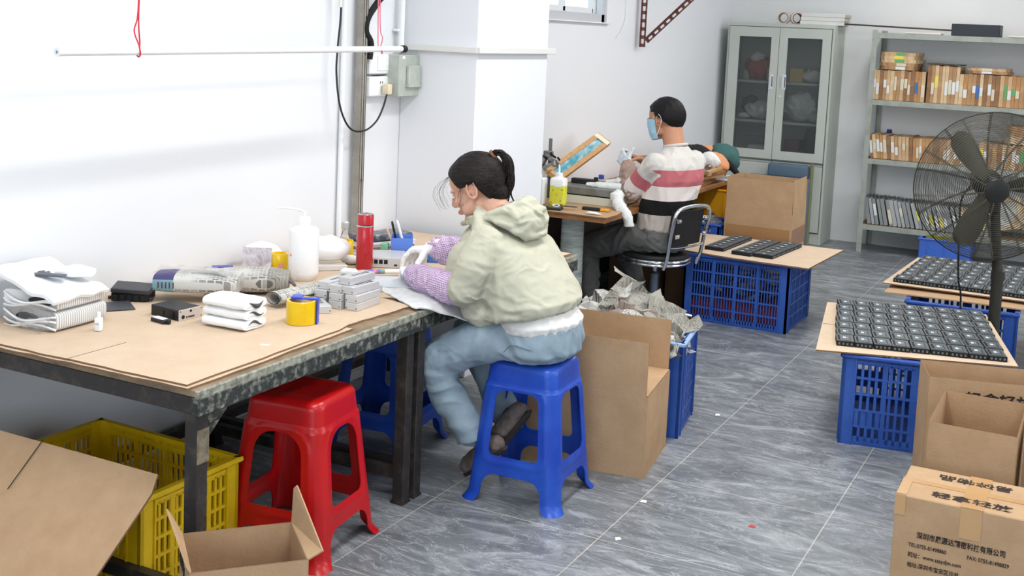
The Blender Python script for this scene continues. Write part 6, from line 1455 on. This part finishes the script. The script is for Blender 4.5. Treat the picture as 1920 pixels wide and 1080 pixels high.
def head(b, Mx, s=1.0, nose=1.0):
    h = MB()
    h.ell((-0.008,0,0.030), (0.098*s,0.076*s,0.084*s), sub=4); h.ell((0.034,0,-0.025), (0.058*s,0.060*s,0.078*s), sub=4)
    h.ell((0.040,0,-0.072), (0.044*s,0.043*s,0.034*s)); h.ell((0.074,0,-0.092), (0.016,0.020,0.014)); h.ell((-0.045,0,-0.02), (0.05*s,0.055*s,0.06*s))
    for k in (-1,1):
        h.ell((0.062,k*0.036,-0.028), (0.026,0.022,0.022)); h.ell((0.028,k*0.050,-0.062), (0.040,0.014,0.026))
        h.ell((0.088,k*0.010,-0.037), (0.009,0.007,0.006)); h.ell((0.076,k*0.028,0.016), (0.013,0.020,0.008))
        # ear
        P = [V((-0.004+0.017*math.cos(a)*1.0-0.004, k*(0.079*s+0.004*math.cos(a+0.6)+0.003), -0.006+0.031*math.sin(a)-0.004*math.cos(a))) for a in [i/14*2*PI for i in range(14)]]
        P = [V((q.x, q.y+k*0.005, q.z)) for q in P]; h.tube(P, 0.0040, closed=True, n=8); h.ell((-0.006,k*0.073*s,-0.008), (0.016,0.006,0.028)); h.ell((-0.002,k*0.082*s,-0.036), (0.007,0.0045,0.008)); h.ell((0.008,k*0.080*s,-0.012),(0.004,0.005,0.006)); h.tube([(-0.014,k*0.080*s,0.004),(-0.016,k*0.081*s,-0.012),(-0.010,k*0.081*s,-0.026)], 0.0028, n=8)
    cap(h, (0.090,0,0.006), (0.106*nose,0,-0.028), 0.006, 0.0095); h.ell((0.100,0,-0.034), (0.011,0.012,0.008))
    h.ell((0.090,0,-0.057), (0.010,0.022,0.0055)); h.ell((0.089,0,-0.067), (0.010,0.019,0.006))
    h.bm.transform(Mx); me = bpy.data.meshes.new('t'); h.bm.to_mesh(me); h.bm.free(); b.bm.from_mesh(me); bpy.data.meshes.remove(me)
def face_bits(t, Mx, lid=True):
    ew = M('eye_white', (226,222,216), 0.3); ed = M('eye_dark', (30,20,16), 0.25); br = M('brow_hair', (36,28,26), 0.8); lp = M('lip', (186,110,104), 0.45)
    for k in (-1,1):
        m = MB(); m.ell((0.0835,k*0.030,-0.004), (0.006,0.012,0.0048)); m.bm.transform(Mx); e = obj('eye', m, ew, t, smooth=True, world=True); PM[e.name] = PM[t.name]
        m = MB(); m.ell((0.0875,k*0.030,-0.005), (0.003,0.005,0.0045)); m.bm.transform(Mx); obj('iris', m, ed, e, smooth=True, world=True)
        m = MB(); m.tube([(0.0885,k*0.014,0.017),(0.0855,k*0.028,0.020),(0.074,k*0.044,0.016)], [0.0020,0.0026,0.0012], n=6); m.bm.transform(Mx); obj('eyebrow', m, br, t, smooth=True, world=True)
    m = MB(); m.ell((0.0965,0,-0.062), (0.0045,0.017,0.0075)); m.bm.transform(Mx); obj('lips', m, lp, t, smooth=True, world=True)
def folds(freq, amp, seed=0, st=(1,1,1)):
    off = V((seed*3.1, seed*1.7, seed*2.3))
    def f(p, n):
        q = V((p.x*st[0], p.y*st[1], p.z*st[2]))*freq+off
        q2 = q + noise.noise_vector(q*0.7)*0.8
        return amp*(1-2*abs(noise.noise(q2)))*0.8 + amp*0.35*noise.noise(q2*2.7) - amp*0.5
    return f
def hair_mesh(Mx, s, line, bulk=0.010, napez=-0.075, seed=1):
    """cap of hair: follows the skull and dips below the skin outside the hairline"""
    b = MB()
    def fx(u, v):
        th = u*2*PI; ph = v*PI
        d = V((math.sin(ph)*math.cos(th), math.sin(ph)*math.sin(th), math.cos(ph)))
        c = V((-0.012,0,0.018)); r = V((0.101*s,0.079*s,0.094*s)); p = c+V((d.x*r.x, d.y*r.y, d.z*r.z))
        if d.z < -0.1: p.x -= 0.0
        k = line(p)      # >0 inside hair
        t = max(0.0, min(1.0, k/0.014)); t = t*t*(3-2*t)
        g = noise.noise(V((th*4, ph*2, seed)))*0.003+noise.noise(V((p.y*90, p.z*20, p.x*20)))*0.0015
        return p + d*((bulk+g)*t - 0.022*(1-t))
    b.grid(fx, 120, 80)
    bmesh.ops.remove_doubles(b.bm, verts=b.bm.verts, dist=0.0003); b.bm.transform(Mx); return b
def hair_material(name, a, c, st=(14,130,130)):
    m = M(name, a, 0.55, spec=0.25); N, L, bb = nodes_of(m)
    tc = N.new('ShaderNodeTexCoord'); n = N.new('ShaderNodeTexNoise'); n.inputs['Scale'].default_value = 1; n.inputs['Detail'].default_value = 4
    mp = N.new('ShaderNodeMapping'); mp.inputs['Scale'].default_value = st; L.new(tc.outputs['Object'], mp.inputs[0]); L.new(mp.outputs[0], n.inputs['Vector'])
    r = N.new('ShaderNodeValToRGB'); r.color_ramp.elements[0].position = 0.4; r.color_ramp.elements[1].position = 0.7; r.color_ramp.elements[0].color = lin(a); r.color_ramp.elements[1].color = lin(c)
    L.new(n.outputs['Fac'], r.inputs[0]); L.new(r.outputs[0], bb.inputs['Base Color']); bp = N.new('ShaderNodeBump'); bp.inputs['Strength'].default_value = 0.9; bp.inputs['Distance'].default_value = 0.004; L.new(n.outputs['Fac'], bp.inputs['Height']); L.new(bp.outputs[0], bb.inputs['Normal'])
    return m
def weave_attr(me_obj, a, c, world_m):
    """coordinates along and around a limb for the woven check"""
    a, c = V(a), V(c); d = (c-a).normalized(); x, y = orth(d); me = me_obj.data
    at = me.attributes.new('weave', 'FLOAT_VECTOR', 'POINT')
    for i, v in enumerate(me.vertices):
        p = world_m @ v.co - a; al = p.dot(d); q = p-d*al; an = math.atan2(q.dot(y), q.dot(x))
        at.data[i].vector = (al, an*0.05, 0)

# ---- the woman -----------------------------------------------------
def woman():
    t = thing('person', 'seated person with a ponytail, pale green hooded jacket, purple checked oversleeves and jeans', 'person', (0.24, 0.24, 0))
    HM = head_frame((-0.024, 0.241, 1.044), (-0.870, -0.170, -0.465)) @ Matrix.Scale(0.985, 4)
    hipL, hipR = V((0.20,0.155,0.562)), V((0.20,0.33,0.562)); knL, knR = V((-0.070,0.075,0.450)), V((-0.11,0.40,0.48)); anL, anR = V((0.055,0.130,0.19)), V((0.10,0.33,0.20))
    shL, shR = V((0.10,0.095,0.885)), V((0.04,0.41,0.885)); elL, elR = V((0.055,0.035,0.715)), V((-0.15,0.50,0.735)); wrL, wrR = V((-0.255,0.205,0.706)), V((-0.308,0.458,0.758))
    # body: one continuous surface
    b = MB(); head(b, HM, 0.98)
    limb(b, [HM @ V((-0.02,0,-0.05)), (0.055,0.25,0.965), (0.085,0.25,0.90)], [0.052,0.052,0.062])
    b.loft([(V((0.20,0.245,0.545)),V((0.10,0,0)),V((0,0.14,0))),(V((0.20,0.245,0.66)),V((0.09,0,0)),V((0,0.125,0))),(V((0.15,0.25,0.80)),V((0.09,0,0)),V((0,0.14,0))),(V((0.09,0.25,0.89)),V((0.06,0,0)),V((0,0.10,0)))], n=32)
    limb(b, [shL+V((0.01,0.03,-0.03)), elL, wrL], [0.036,0.034,0.026]); limb(b, [shR+V((0.01,-0.03,-0.03)), elR, wrR], [0.036,0.034,0.026])
    limb(b, [hipL, (0.06,0.112,0.520), knL, anL], [0.066,0.058,0.048,0.034]); limb(b, [hipR, (0.05,0.36,0.53), knR, anR], [0.066,0.058,0.048,0.034])
    hand(b, wrL, (-0.65,0.75,0.02), (0.1,0.1,-1), 0.88, -1, tcurl=20); hand(b, wrR, (-0.94,-0.04,-0.20), (-0.05,-0.15,-1), 1.0, 1, ((38,28,12),(42,30,12),(48,32,15),(54,34,20)), 2, td=(0.42,0.42,0.80))
    obj('body', remesh(b, 0.0030, 2), SKIN, t, smooth=True, world=True, ang=180)
    face_bits(t, HM)
    # hair
    hm = hair_material('black_hair', (13,10,10), (38,28,25))
    def line(p):   # local head coordinates: x forward, z up
        a1 = 0.062 - p.x + 0.5*(p.z-0.045)
        sb = min(p.z-0.004, 0.056 - p.x - (0.035-p.z)*0.5)
        bk = -0.012 + 0.30*min(p.z, 0) - p.x
        return min(a1, max(sb, bk), p.z + 0.078 + 0.25*min(0, p.x+0.05))
    hb = hair_mesh(HM, 0.98, line, 0.011); nb = MB(); nb.ell((-0.060,0,-0.040), (0.046,0.054,0.050), rot=(0,0.5,0), sub=4); nb.bm.transform(HM); me_ = bpy.data.meshes.new('t'); nb.bm.to_mesh(me_); nb.bm.free(); hb.bm.from_mesh(me_); bpy.data.meshes.remove(me_)
    h = obj('hair', hb, hm, t, smooth=True, world=True, ang=180); PM[h.name] = PM[t.name]
    base = HM @ V((-0.096,0.004,0.076)); b = MB(); rnd = random.Random(6)
    out = (HM.to_3x3() @ V((-1,0,0.25))).normalized(); rt = V((0.90,0.42,0)).normalized()
    for k in range(110):
        j = lambda s_: V((rnd.uniform(-s_,s_), rnd.uniform(-s_,s_), rnd.uniform(-s_,s_)))
        o_ = j(0.007); w = j(0.019); L = rnd.uniform(0.80,1.0)
        P = [base+o_*0.6, base+rt*0.028+o_*1.1+V((0,0,0.014)), base+rt*0.056+V((0,0,-0.012))+w*0.6, base+rt*0.064+V((0,0,-0.062))+w*0.95, base+rt*(0.058+rnd.uniform(-.006,.008))+V((0,0,-0.115*L))+w, base+rt*(0.044+rnd.uniform(-.016,.020))+V((0,0,-0.168*L))+w*0.7]
        C_ = cr(P, 5); n_ = len(C_); b.tube(C_, [0.0034*(1-0.80*(i/n_)**2.5) for i in range(n_)], n=5)
    C_ = cr([base+rt*0.06+V((0,0,-0.02)), base+rt*0.080+V((0,0,-0.08)), base+rt*0.076+V((0,0,-0.13)), base+rt*0.094+V((0,0,-0.165))], 6); b.tube(C_, [0.003]*len(C_), n=5)
    obj('ponytail', b, hm, h, smooth=True, world=True, ang=180)
    b = MB(); x_, y_ = orth(out); b.tube([base+out*0.010+(x_*math.cos(a)+y_*math.sin(a))*0.0125 for a in [i/16*2*PI for i in range(16)]], 0.0055, closed=True, n=8); obj('hair_tie', b, M('brown_elastic', (120,80,56), 0.8), h, smooth=True, world=True)
    b = MB()
    for k in range(14):
        y = rnd.uniform(-0.03,0.055); q = rnd.uniform(0,1); s0 = HM @ V((0.066,y,0.070)); s1 = HM @ V((0.104+0.020*q,y*1.1,0.062-0.02*(1-q))); s2 = HM @ V((0.118+0.034*q,y*1.15,0.030-rnd.uniform(0,.02))); s3 = HM @ V((0.116+0.032*q,y*1.2,-0.004-rnd.uniform(0,.03)))
        b.tube(cr([s0,s1,s2,s3], 5), 0.00030, n=4)
    for k in range(5):
        s0 = HM @ V((0.03,0.068,0.02+rnd.uniform(-.01,.01))); s1 = HM @ V((0.05+rnd.uniform(-.01,.012),0.069,-0.012)); s2 = HM @ V((0.052+rnd.uniform(-.012,.015),0.068,-0.035-rnd.uniform(0,.02))); b.tube(cr([s0,s1,s2], 5), 0.0005, n=4)
    obj('loose_strands', b, hm, h, world=True)
    # jacket
    jk = M('jacket_sage', (186,185,167), 0.85, var=((179,178,159), 7), bump=(420,0.12))
    f1, f2 = folds(5.5, 0.012, 1, (1,1,0.55)), folds(16, 0.005, 2, (1.0,1.0,1.5))
    def jf(p, n):
        low = max(0.0, min(1.0, (0.74-p.z)/0.10)); return f1(p, n)*1.05 + f2(p, n)*(0.7+0.9*low)
    b = MB()
    b.loft([(V((0.185,0.235,0.620)),V((0.135,0,0.030)),V((0,0.168,0))),(V((0.200,0.238,0.634)),V((0.170,0,0.034)),V((0,0.200,0))),(V((0.207,0.24,0.672)),V((0.172,0,0.026)),V((0,0.207,0))),(V((0.190,0.243,0.735)),V((0.152,0,0.0)),V((0,0.205,0))),(V((0.158,0.246,0.82)),V((0.130,0,-0.02)),V((0,0.197,0))),(V((0.125,0.248,0.888)),V((0.122,0,-0.04)),V((0,0.188,0))),(V((0.095,0.25,0.930)),V((0.095,0,-0.045)),V((0,0.150,0))),(V((0.065,0.25,0.962)),V((0.070,0,-0.03)),V((0,0.085,0)))], n=48, e=2.3)
    limb(b, [shL+V((0.0,0.01,-0.005)), (0.082,0.050,0.80), elL+V((0.006,0.0,0.010))], [0.066,0.072,0.066]); limb(b, [shR+V((0,-0.01,-0.005)), (-0.05,0.46,0.81), elR+V((0.03,-0.005,0.005))], [0.066,0.066,0.060])
    dl = ((wrL-elL).normalized()*0.6+(elL-shL).normalized()*0.8).normalized(); xq, yq = orth(dl); cc = elL+V((0.002,0.004,0.008))
    b.tube([cc+(xq*math.cos(a_)+yq*math.sin(a_))*0.064 for a_ in [i/24*2*PI for i in range(24)]], 0.0085, closed=True, n=8); b.cyl(cc-dl*0.03, cc+dl*0.004, 0.068, 0.068, n=28)
    b.ell((0.012,0.105,0.80), (0.06,0.05,0.085), rot=(0,0.35,0)); b.ell((0.085,0.105,0.640), (0.075,0.062,0.050), rot=(0,0.3,0)); b.ell((-0.005,0.25,0.83), (0.06,0.12,0.10), rot=(0,0.3,0))
    obj('jacket', remesh(b, 0.005, 6, 0.5, jf), jk, t, smooth=True, world=True, ang=180)
    # hood lying on the back
    b = MB()
    C_ = [V((0.062+0.092*math.cos(a)+0.018*max(0,math.cos(a)), 0.25-0.098*math.sin(a), 0.958+0.030*math.cos(a)-0.008*math.sin(a))) for a in [i/28*2*PI for i in range(28)]]
    b.tube(C_, [0.018+0.020*max(0, math.cos(i/28*2*PI)) for i in range(28)], closed=True, n=12)
    b.loft([(V((0.115,0.25,1.000)),V((0.03,0,0.012)),V((0,0.06,0))),(V((0.140,0.25,0.990)),V((0.045,0,0.020)),V((0,0.092,0))),(V((0.180,0.248,0.960)),V((0.044,0,0.032)),V((0,0.112,0))),(V((0.203,0.245,0.928)),V((0.032,0,0.026)),V((0,0.10,0))),(V((0.212,0.242,0.893)),V((0.018,0,0.014)),V((0,0.07,0)))], n=32)
    b.tube(cr([(0.10,0.15,0.948),(0.155,0.138,0.938),(0.200,0.165,0.915),(0.218,0.22,0.903),(0.218,0.28,0.903),(0.200,0.335,0.915),(0.155,0.362,0.940),(0.10,0.35,0.950)], 6), 0.016, n=10)
    obj('hood', remesh(b, 0.0042, 4, 0.5, folds(15, 0.010, 4, (1,1,1.6))), jk, t, smooth=True, world=True, ang=180)
    b = MB(); b.tube(cr([(-0.050,0.22,0.915), (-0.038,0.180,0.918), (0.0,0.150,0.930)], 6), [0.009]*13, n=8); obj('collar', b, M('collar_olive', (160,160,128), 0.8), t, smooth=True, world=True)
    # shirt hem
    b = MB(); b.loft([(V((0.245,0.24,0.585)),V((0.128,0,0.0)),V((0,0.168,0))),(V((0.250,0.24,0.61)),V((0.136,0,0.008)),V((0,0.176,0))),(V((0.235,0.24,0.655)),V((0.12,0,0)),V((0,0.16,0)))], n=40, e=2.2); obj('shirt_hem', remesh(b, 0.005, 3, 0.5, folds(22, 0.007, 9)), M('shirt_white', (226,224,222), 0.85), t, smooth=True, world=True, ang=180)
    # jeans
    jn = M('jeans_pale', (146,164,176), 0.85, var=((122,142,156), 5), bump=(500,0.12), vs=0.52)
    b = MB()
    b.loft([(V((0.240,0.242,0.488)),V((0.115,0,0)),V((0,0.150,0))),(V((0.250,0.242,0.515)),V((0.140,0,0)),V((0,0.178,0))),(V((0.250,0.242,0.555)),V((0.138,0,0)),V((0,0.176,0))),(V((0.252,0.242,0.600)),V((0.126,0,0.008)),V((0,0.164,0)))], n=40, e=2.3)
    limb(b, [hipL+V((0,0,0)), (0.06,0.112,0.520), knL+V((0,0,0.0))], [0.080,0.078,0.068]); limb(b, [knL, (-0.02,0.10,0.32), anL+V((0,0,0.02))], [0.066,0.062,0.056]); b.cyl(anL+V((-0.004,0,0.03)), anL+V((0.010,0.002,-0.012)), 0.056, 0.060, n=24)
    limb(b, [hipR, (0.05,0.36,0.53), knR], [0.080,0.078,0.068]); limb(b, [knR, anR], [0.066,0.055])
    obj('jeans', remesh(b, 0.0048, 6, 0.5, folds(13, 0.009, 2, (1,1,1))), jn, t, smooth=True, world=True, ang=180)
    b = MB(); b.tube(cr([(0.20,0.066,0.525),(0.235,0.060,0.555),(0.30,0.070,0.545),(0.345,0.11,0.535)], 5), 0.0014, n=5); obj('pocket_seam', b, M('seam_blue', (88,108,124), 0.8), t, world=True)
    # oversleeves
    gm = gingham('purple_check', (228,210,232), (124,80,136), 150)
    for a, c, e_, nm in ((elL, wrL, 'L', 1), (elR, wrR, 'R', 2)):
        d = (c-a).normalized(); b = MB()
        if e_ == 'L': limb(b, [a+d*0.006, a+(c-a)*0.25, a+(c-a)*0.55+V((0,0,-0.004)), a+(c-a)*0.80, c-d*0.01], [0.050,0.057,0.050,0.048,0.036])
        else: limb(b, [a-d*0.01, a+(c-a)*0.4, a+(c-a)*0.8, c-d*0.005], [0.056,0.060,0.055,0.042])
        o = obj('oversleeve', remesh(b, 0.0042, 3, 0.5, folds(24, 0.011, nm+4, (1,1,1))), gm, t, smooth=True, world=True, ang=180); weave_attr(o, a, c, PM[t.name])
    # gloves
    gl = M('glove_cotton', (238,238,238), 0.95, bump=(300,0.25))
    b = MB(); hand(b, wrL, (-0.65,0.75,0.02), (0.1,0.1,-1), 0.88, -1, tcurl=20, grow=0.0022); cap(b, wrL+V((0.03,-0.02,0)), wrL, 0.033, 0.028); obj('glove', remesh(b, 0.0026, 2, 0.5, folds(60, 0.002, 3)), gl, t, smooth=True, world=True, ang=180)
    b = MB(); hand(b, wrR, (-0.94,-0.04,-0.20), (-0.05,-0.15,-1), 1.0, 1, ((38,28,12),(42,30,12),(48,32,15),(54,34,20)), 2, grow=0.0026, td=(0.42,0.42,0.80)); cap(b, wrR+V((0.022,0.0,0.006)), wrR, 0.033, 0.031); obj('glove', remesh(b, 0.0026, 2, 0.5, folds(60, 0.002, 5)), gl, t, smooth=True, world=True, ang=180)
    # shoes
    sm = M('shoe_taupe', (136,122,114), 0.85, var=((96,86,82), 22), bump=(70,0.3)); so = M('shoe_sole', (58,50,46), 0.7)
    for an, heel, toe in ((anL, V((0.135,0.165,0.165)), V((-0.005,0.205,0.040))), (anR, V((0.185,0.235,0.275)), V((0.050,0.250,0.095)))):
        d = (toe-heel).normalized(); b = MB(); limb(b, [heel, heel+(toe-heel)*0.45+V((0,0,0.0)), toe-d*0.02], [0.034,0.038,0.032]); cap(b, an+V((0,0,0.01)), heel+(toe-heel)*0.12, 0.034, 0.034)
        s_ = obj('shoe', remesh(b, 0.0045, 5, 0.5, folds(30, 0.004, 7)), sm, t, smooth=True, world=True, ang=180); PM[s_.name] = PM[t.name]
        n_ = d.cross(V((0,1,0))).normalized(); n_ = -n_ if n_.z > 0 and n_.x < 0 else n_
        dn = V((d.z, 0, -d.x)); dn = dn if dn.z < 0 else -dn
        b = MB(); b.loft([(heel-d*0.03+dn*0.030, V((0,0.018,0)), dn*0.006),(heel+dn*0.033, V((0,0.030,0)), dn*0.008),(heel+(toe-heel)*0.6+dn*0.033, V((0,0.036,0)), dn*0.008),(toe-d*0.0+dn*0.026, V((0,0.030,0)), dn*0.007),(toe+d*0.015+dn*0.020, V((0,0.014,0)), dn*0.005)], n=20, e=3)
        obj('sole', b, so, s_, smooth=True, world=True)
woman()

# ---- the man ---------------------------------------------------------
def man():
    t = thing('person', 'seated person in a banded grey, red and black sweater, blue face mask and grey trousers', 'person', (-0.22, 2.80, 0))
    f, l = F.copy(), Lf_.copy()
    HM = head_frame((-0.262, 2.805, 1.145), (-0.955, 0.16, -0.20)) @ Matrix.Scale(0.97, 4)
    Z = V((0,0,1))
    hipL, hipR = V((-0.25,2.69,0.505)), V((-0.20,2.87,0.505)); knL, knR = V((-0.675,2.79,0.385)), V((-0.60,3.10,0.43)); anL, anR = V((-0.672,2.82,0.10)), V((-0.46,3.04,0.10))
    shL, shR = V((-0.240,2.625,0.910)), V((-0.125,2.945,0.910)); elL, elR = V((-0.385,2.690,0.750)), V((-0.28,3.09,0.76)); wrL, wrR = V((-0.500,2.885,0.862)), V((-0.45,3.00,0.885))
    b = MB(); head(b, HM, 1.03)
    limb(b, [HM @ V((-0.03,0,-0.04)), (-0.195,2.785,1.005), (-0.18,2.785,0.95)], [0.060,0.058,0.066])
    b.loft([(V((-0.24,2.785,0.50)),f*0.09,l*0.13),(V((-0.225,2.78,0.66)),f*0.085,l*0.135),(V((-0.175,2.782,0.82)),f*0.09,l*0.15),(V((-0.17,2.785,0.93)),f*0.065,l*0.13)], n=32)
    limb(b, [shL, elL, wrL], [0.046,0.040,0.028]); limb(b, [shR, elR, wrR], [0.046,0.040,0.028])
    limb(b, [hipL, knL, anL], [0.075,0.052,0.036]); limb(b, [hipR, knR, anR], [0.075,0.052,0.036])
    hand(b, wrL, (-0.70,0.45,0.45), (0.30,0.85,-0.2), 0.9, -1, ((25,45,30),(30,45,30),(30,50,30),(35,50,30)), 25)
    hand(b, wrR, (-0.80,-0.35,0.25), (-0.2,-0.3,-0.9), 0.92, 1, ((30,45,30),(35,45,30),(35,50,30),(40,50,30)), 25)
    obj('body', remesh(b, 0.0032, 2), SKINM, t, smooth=True, world=True, ang=180)
    face_bits(t, HM)
    hm = hair_material('short_black_hair', (12,11,12), (26,24,26), (150,150,60))
    def line(p):
        a = 0.060 - p.x + 0.55*(p.z-0.05)
        if p.z < 0.045: a = min(a, 0.034 - p.x - 0.35*(0.045-p.z))
        if p.z < 0.012: a = min(a, 0.004 - p.x - 0.9*(0.012-p.z))
        return min(a, p.z + 0.084 + 0.35*min(0, p.x+0.04) + (0.0 if p.x < -0.05 else -0.2*(p.x+0.05)))
    obj('hair', hair_mesh(HM, 1.04, line, 0.009, seed=5), hm, t, smooth=True, world=True, ang=180)
    # mask
    mk = M('mask_blue', (172,210,228), 0.7, var=((156,198,220), 30)); b = MB()
    def fx(u, v):
        a = (u-0.5)*2.75; z = 0.000-0.105*v; r = 0.070+0.026*math.cos(a*0.75)*(1-0.5*(v-0.35)**2) - 0.034*max(0,v-0.72) + 0.008*math.exp(-((v-0.30)/0.2)**2)*math.exp(-(a/0.35)**2)
        return V((0.014+r*math.cos(a)*1.0, r*math.sin(a)*0.84, z+0.018*math.cos(a)*(1-v)-0.006*math.cos(a)*v + 0.0012*math.sin(v*26)))
    b.grid(fx, 30, 20, th=0.0015); b.bm.transform(HM); mo = obj('face_mask', b, mk, t, smooth=True, world=True); PM[mo.name] = PM[t.name]
    for k in (-1,1):
        b = MB(); b.tube(cr([HM @ V((0.042,k*0.071,0.008)), HM @ V((0.018,k*0.080,0.022)), HM @ V((-0.008,k*0.089,0.030)), HM @ V((-0.024,k*0.090,0.0)), HM @ V((-0.006,k*0.085,-0.045)), HM @ V((0.030,k*0.068,-0.088))], 6), 0.0018, n=6); obj('ear_loop', b, WHITE, mo, smooth=True, world=True)
    # sweater
    m = M('striped_sweater', (204,198,190), 0.95, bump=(380,0.2)); N, L, bb = nodes_of(m)
    at = N.new('ShaderNodeAttribute'); at.attribute_name = 'band'; rp = N.new('ShaderNodeValToRGB'); rp.color_ramp.interpolation = 'CONSTANT'; e = rp.color_ramp.elements
    e[0].position = 0; e[0].color = lin((206,202,196)); e[1].position = 0.2; e[1].color = lin((186,104,110))
    for p_, c_ in ((0.4,(234,224,218)),(0.6,(16,16,18)),(0.8,(190,180,172))): x = e.new(p_); x.color = lin(c_)
    L.new(at.outputs['Fac'], rp.inputs[0]); L.new(rp.outputs[0], bb.inputs['Base Color'])
    b = MB()
    b.loft([(V((-0.240,2.785,0.525)),f*0.118,l*0.150),(V((-0.238,2.785,0.545)),f*0.130,l*0.162),(V((-0.228,2.785,0.62)),f*0.130,l*0.164),(V((-0.208,2.784,0.72)),f*0.130,l*0.174),(V((-0.180,2.783,0.82)),f*0.128,l*0.190),(V((-0.172,2.785,0.90)),f*0.108,l*0.190),(V((-0.170,2.786,0.95)),f*0.085,l*0.150),(V((-0.180,2.788,0.985)),f*0.066,l*0.080),(V((-0.186,2.790,1.005)),f*0.062,l*0.064)], n=48, e=2.3)
    limb(b, [shL, elL+V((0,0,0.0))], [0.064,0.060]); limb(b, [shR, elR], [0.064,0.058])
    bm = remesh(b, 0.005, 6, 0.5, folds(12, 0.008, 3, (1,1,0.6)))
    o = obj('sweater', bm, m, t, smooth=True, world=True, ang=180); at = o.data.attributes.new('band', 'FLOAT', 'POINT'); W_m = PM[t.name]
    for i, v in enumerate(o.data.vertices):
        p = W_m @ v.co; val = None
        for s_, e_ in ((shL, elL), (shR, elR)):
            d = e_-s_; tt = (p-s_).dot(d)/d.length_squared; q = (p-(s_+d*tt)).length; lat = abs((p-V((-0.18,2.785,0))).dot(l))
            if q < 0.078 and ((tt > 0.02 and lat > 0.168) or tt > 0.55): val = 0.2+(tt-0.36)/0.32*0.2 if tt > -1 else 0; val = min(val, 0.59)
        if val is None:
            z = p.z
            for z1, z0, a0, a1 in ((1.1,0.885,0,0.2),(0.885,0.795,0.2,0.4),(0.795,0.715,0.4,0.6),(0.715,0.635,0.6,0.8),(0.635,0.4,0.8,1.0)):
                if z <= z1 and z > z0: val = a0+(z1-z)/(z1-z0)*(a1-a0)
            if val is None: val = 0
        at.data[i].value = max(0.0, val)
    b = MB(); b.tube([V((-0.190,2.792,1.006))+f*0.062*math.cos(a)+l*0.064*math.sin(a)+Z*(-0.012*math.cos(a)) for a in [i/28*2*PI for i in range(28)]], 0.008, closed=True, n=8); obj('neckband', b, M('neckband_grey', (206,202,196), 0.9), t, smooth=True, world=True)
    # brown oversleeves
    bs = M('oversleeve_brown', (168,144,130), 0.85, bump=(200,0.15))
    for a, c, k in ((elL, wrL, 1), (elR, wrR, 2)):
        b = MB(); d = (c-a).normalized(); limb(b, [a-d*0.012, a+(c-a)*0.35, a+(c-a)*0.7, c-d*0.015], [0.060,0.062,0.054,0.040]); obj('oversleeve', remesh(b, 0.0045, 3, 0.5, folds(22, 0.012, k+9)), bs, t, smooth=True, world=True, ang=180)
    b = MB(); hand(b, wrL, (-0.70,0.45,0.45), (0.30,0.85,-0.2), 0.92, -1, ((25,45,30),(30,45,30),(30,50,30),(35,50,30)), 25, grow=0.0022); cap(b, wrL-V((-0.02,0.035,0.02)), wrL, 0.036, 0.030); obj('glove', remesh(b, 0.0028, 2, 0.5, folds(60, 0.002, 8)), M('glove_mottled', (226,230,234), 0.9, var=((176,188,198), 60)), t, smooth=True, world=True, ang=180)
    # trousers
    tr = M('trousers_grey', (104,104,102), 0.9, var=((92,92,91), 6), bump=(400,0.1)); b = MB()
    b.loft([(V((-0.245,2.790,0.422)),f*0.12,l*0.145),(V((-0.245,2.790,0.450)),f*0.138,l*0.170),(V((-0.243,2.788,0.52)),f*0.132,l*0.164),(V((-0.240,2.785,0.57)),f*0.118,l*0.150)], n=40, e=2.3)
    limb(b, [hipL+V((0,0,0.0)), (-0.46,2.745,0.462), knL], [0.085,0.088,0.074]); limb(b, [knL, anL+V((0,0,0.0))], [0.070,0.064]); limb(b, [hipR, knR, anR], [0.083,0.072,0.062])
    obj('trousers', remesh(b, 0.0055, 6, 0.5, folds(12, 0.010, 6)), tr, t, smooth=True, world=True, ang=180)
    sh = M('shoe_black', (34,34,36), 0.6)
    for an, dr in ((anL, V((-0.95,0.3,0))), (anR, V((-0.8,0.6,0)))):
        b = MB(); dr.normalize(); p = V((an.x,an.y,0.043)); limb(b, [p-dr*0.03, p+dr*0.08, p+dr*0.15], [0.040,0.038,0.030]); cap(b, p, an+V((0,0,0.02)), 0.036, 0.036); bm = remesh(b, 0.005, 4)
        for v in bm.verts: v.co.z = max(v.co.z, 0.002)
        obj('shoe', bm, sh, t, smooth=True, world=True, ang=180)
man()
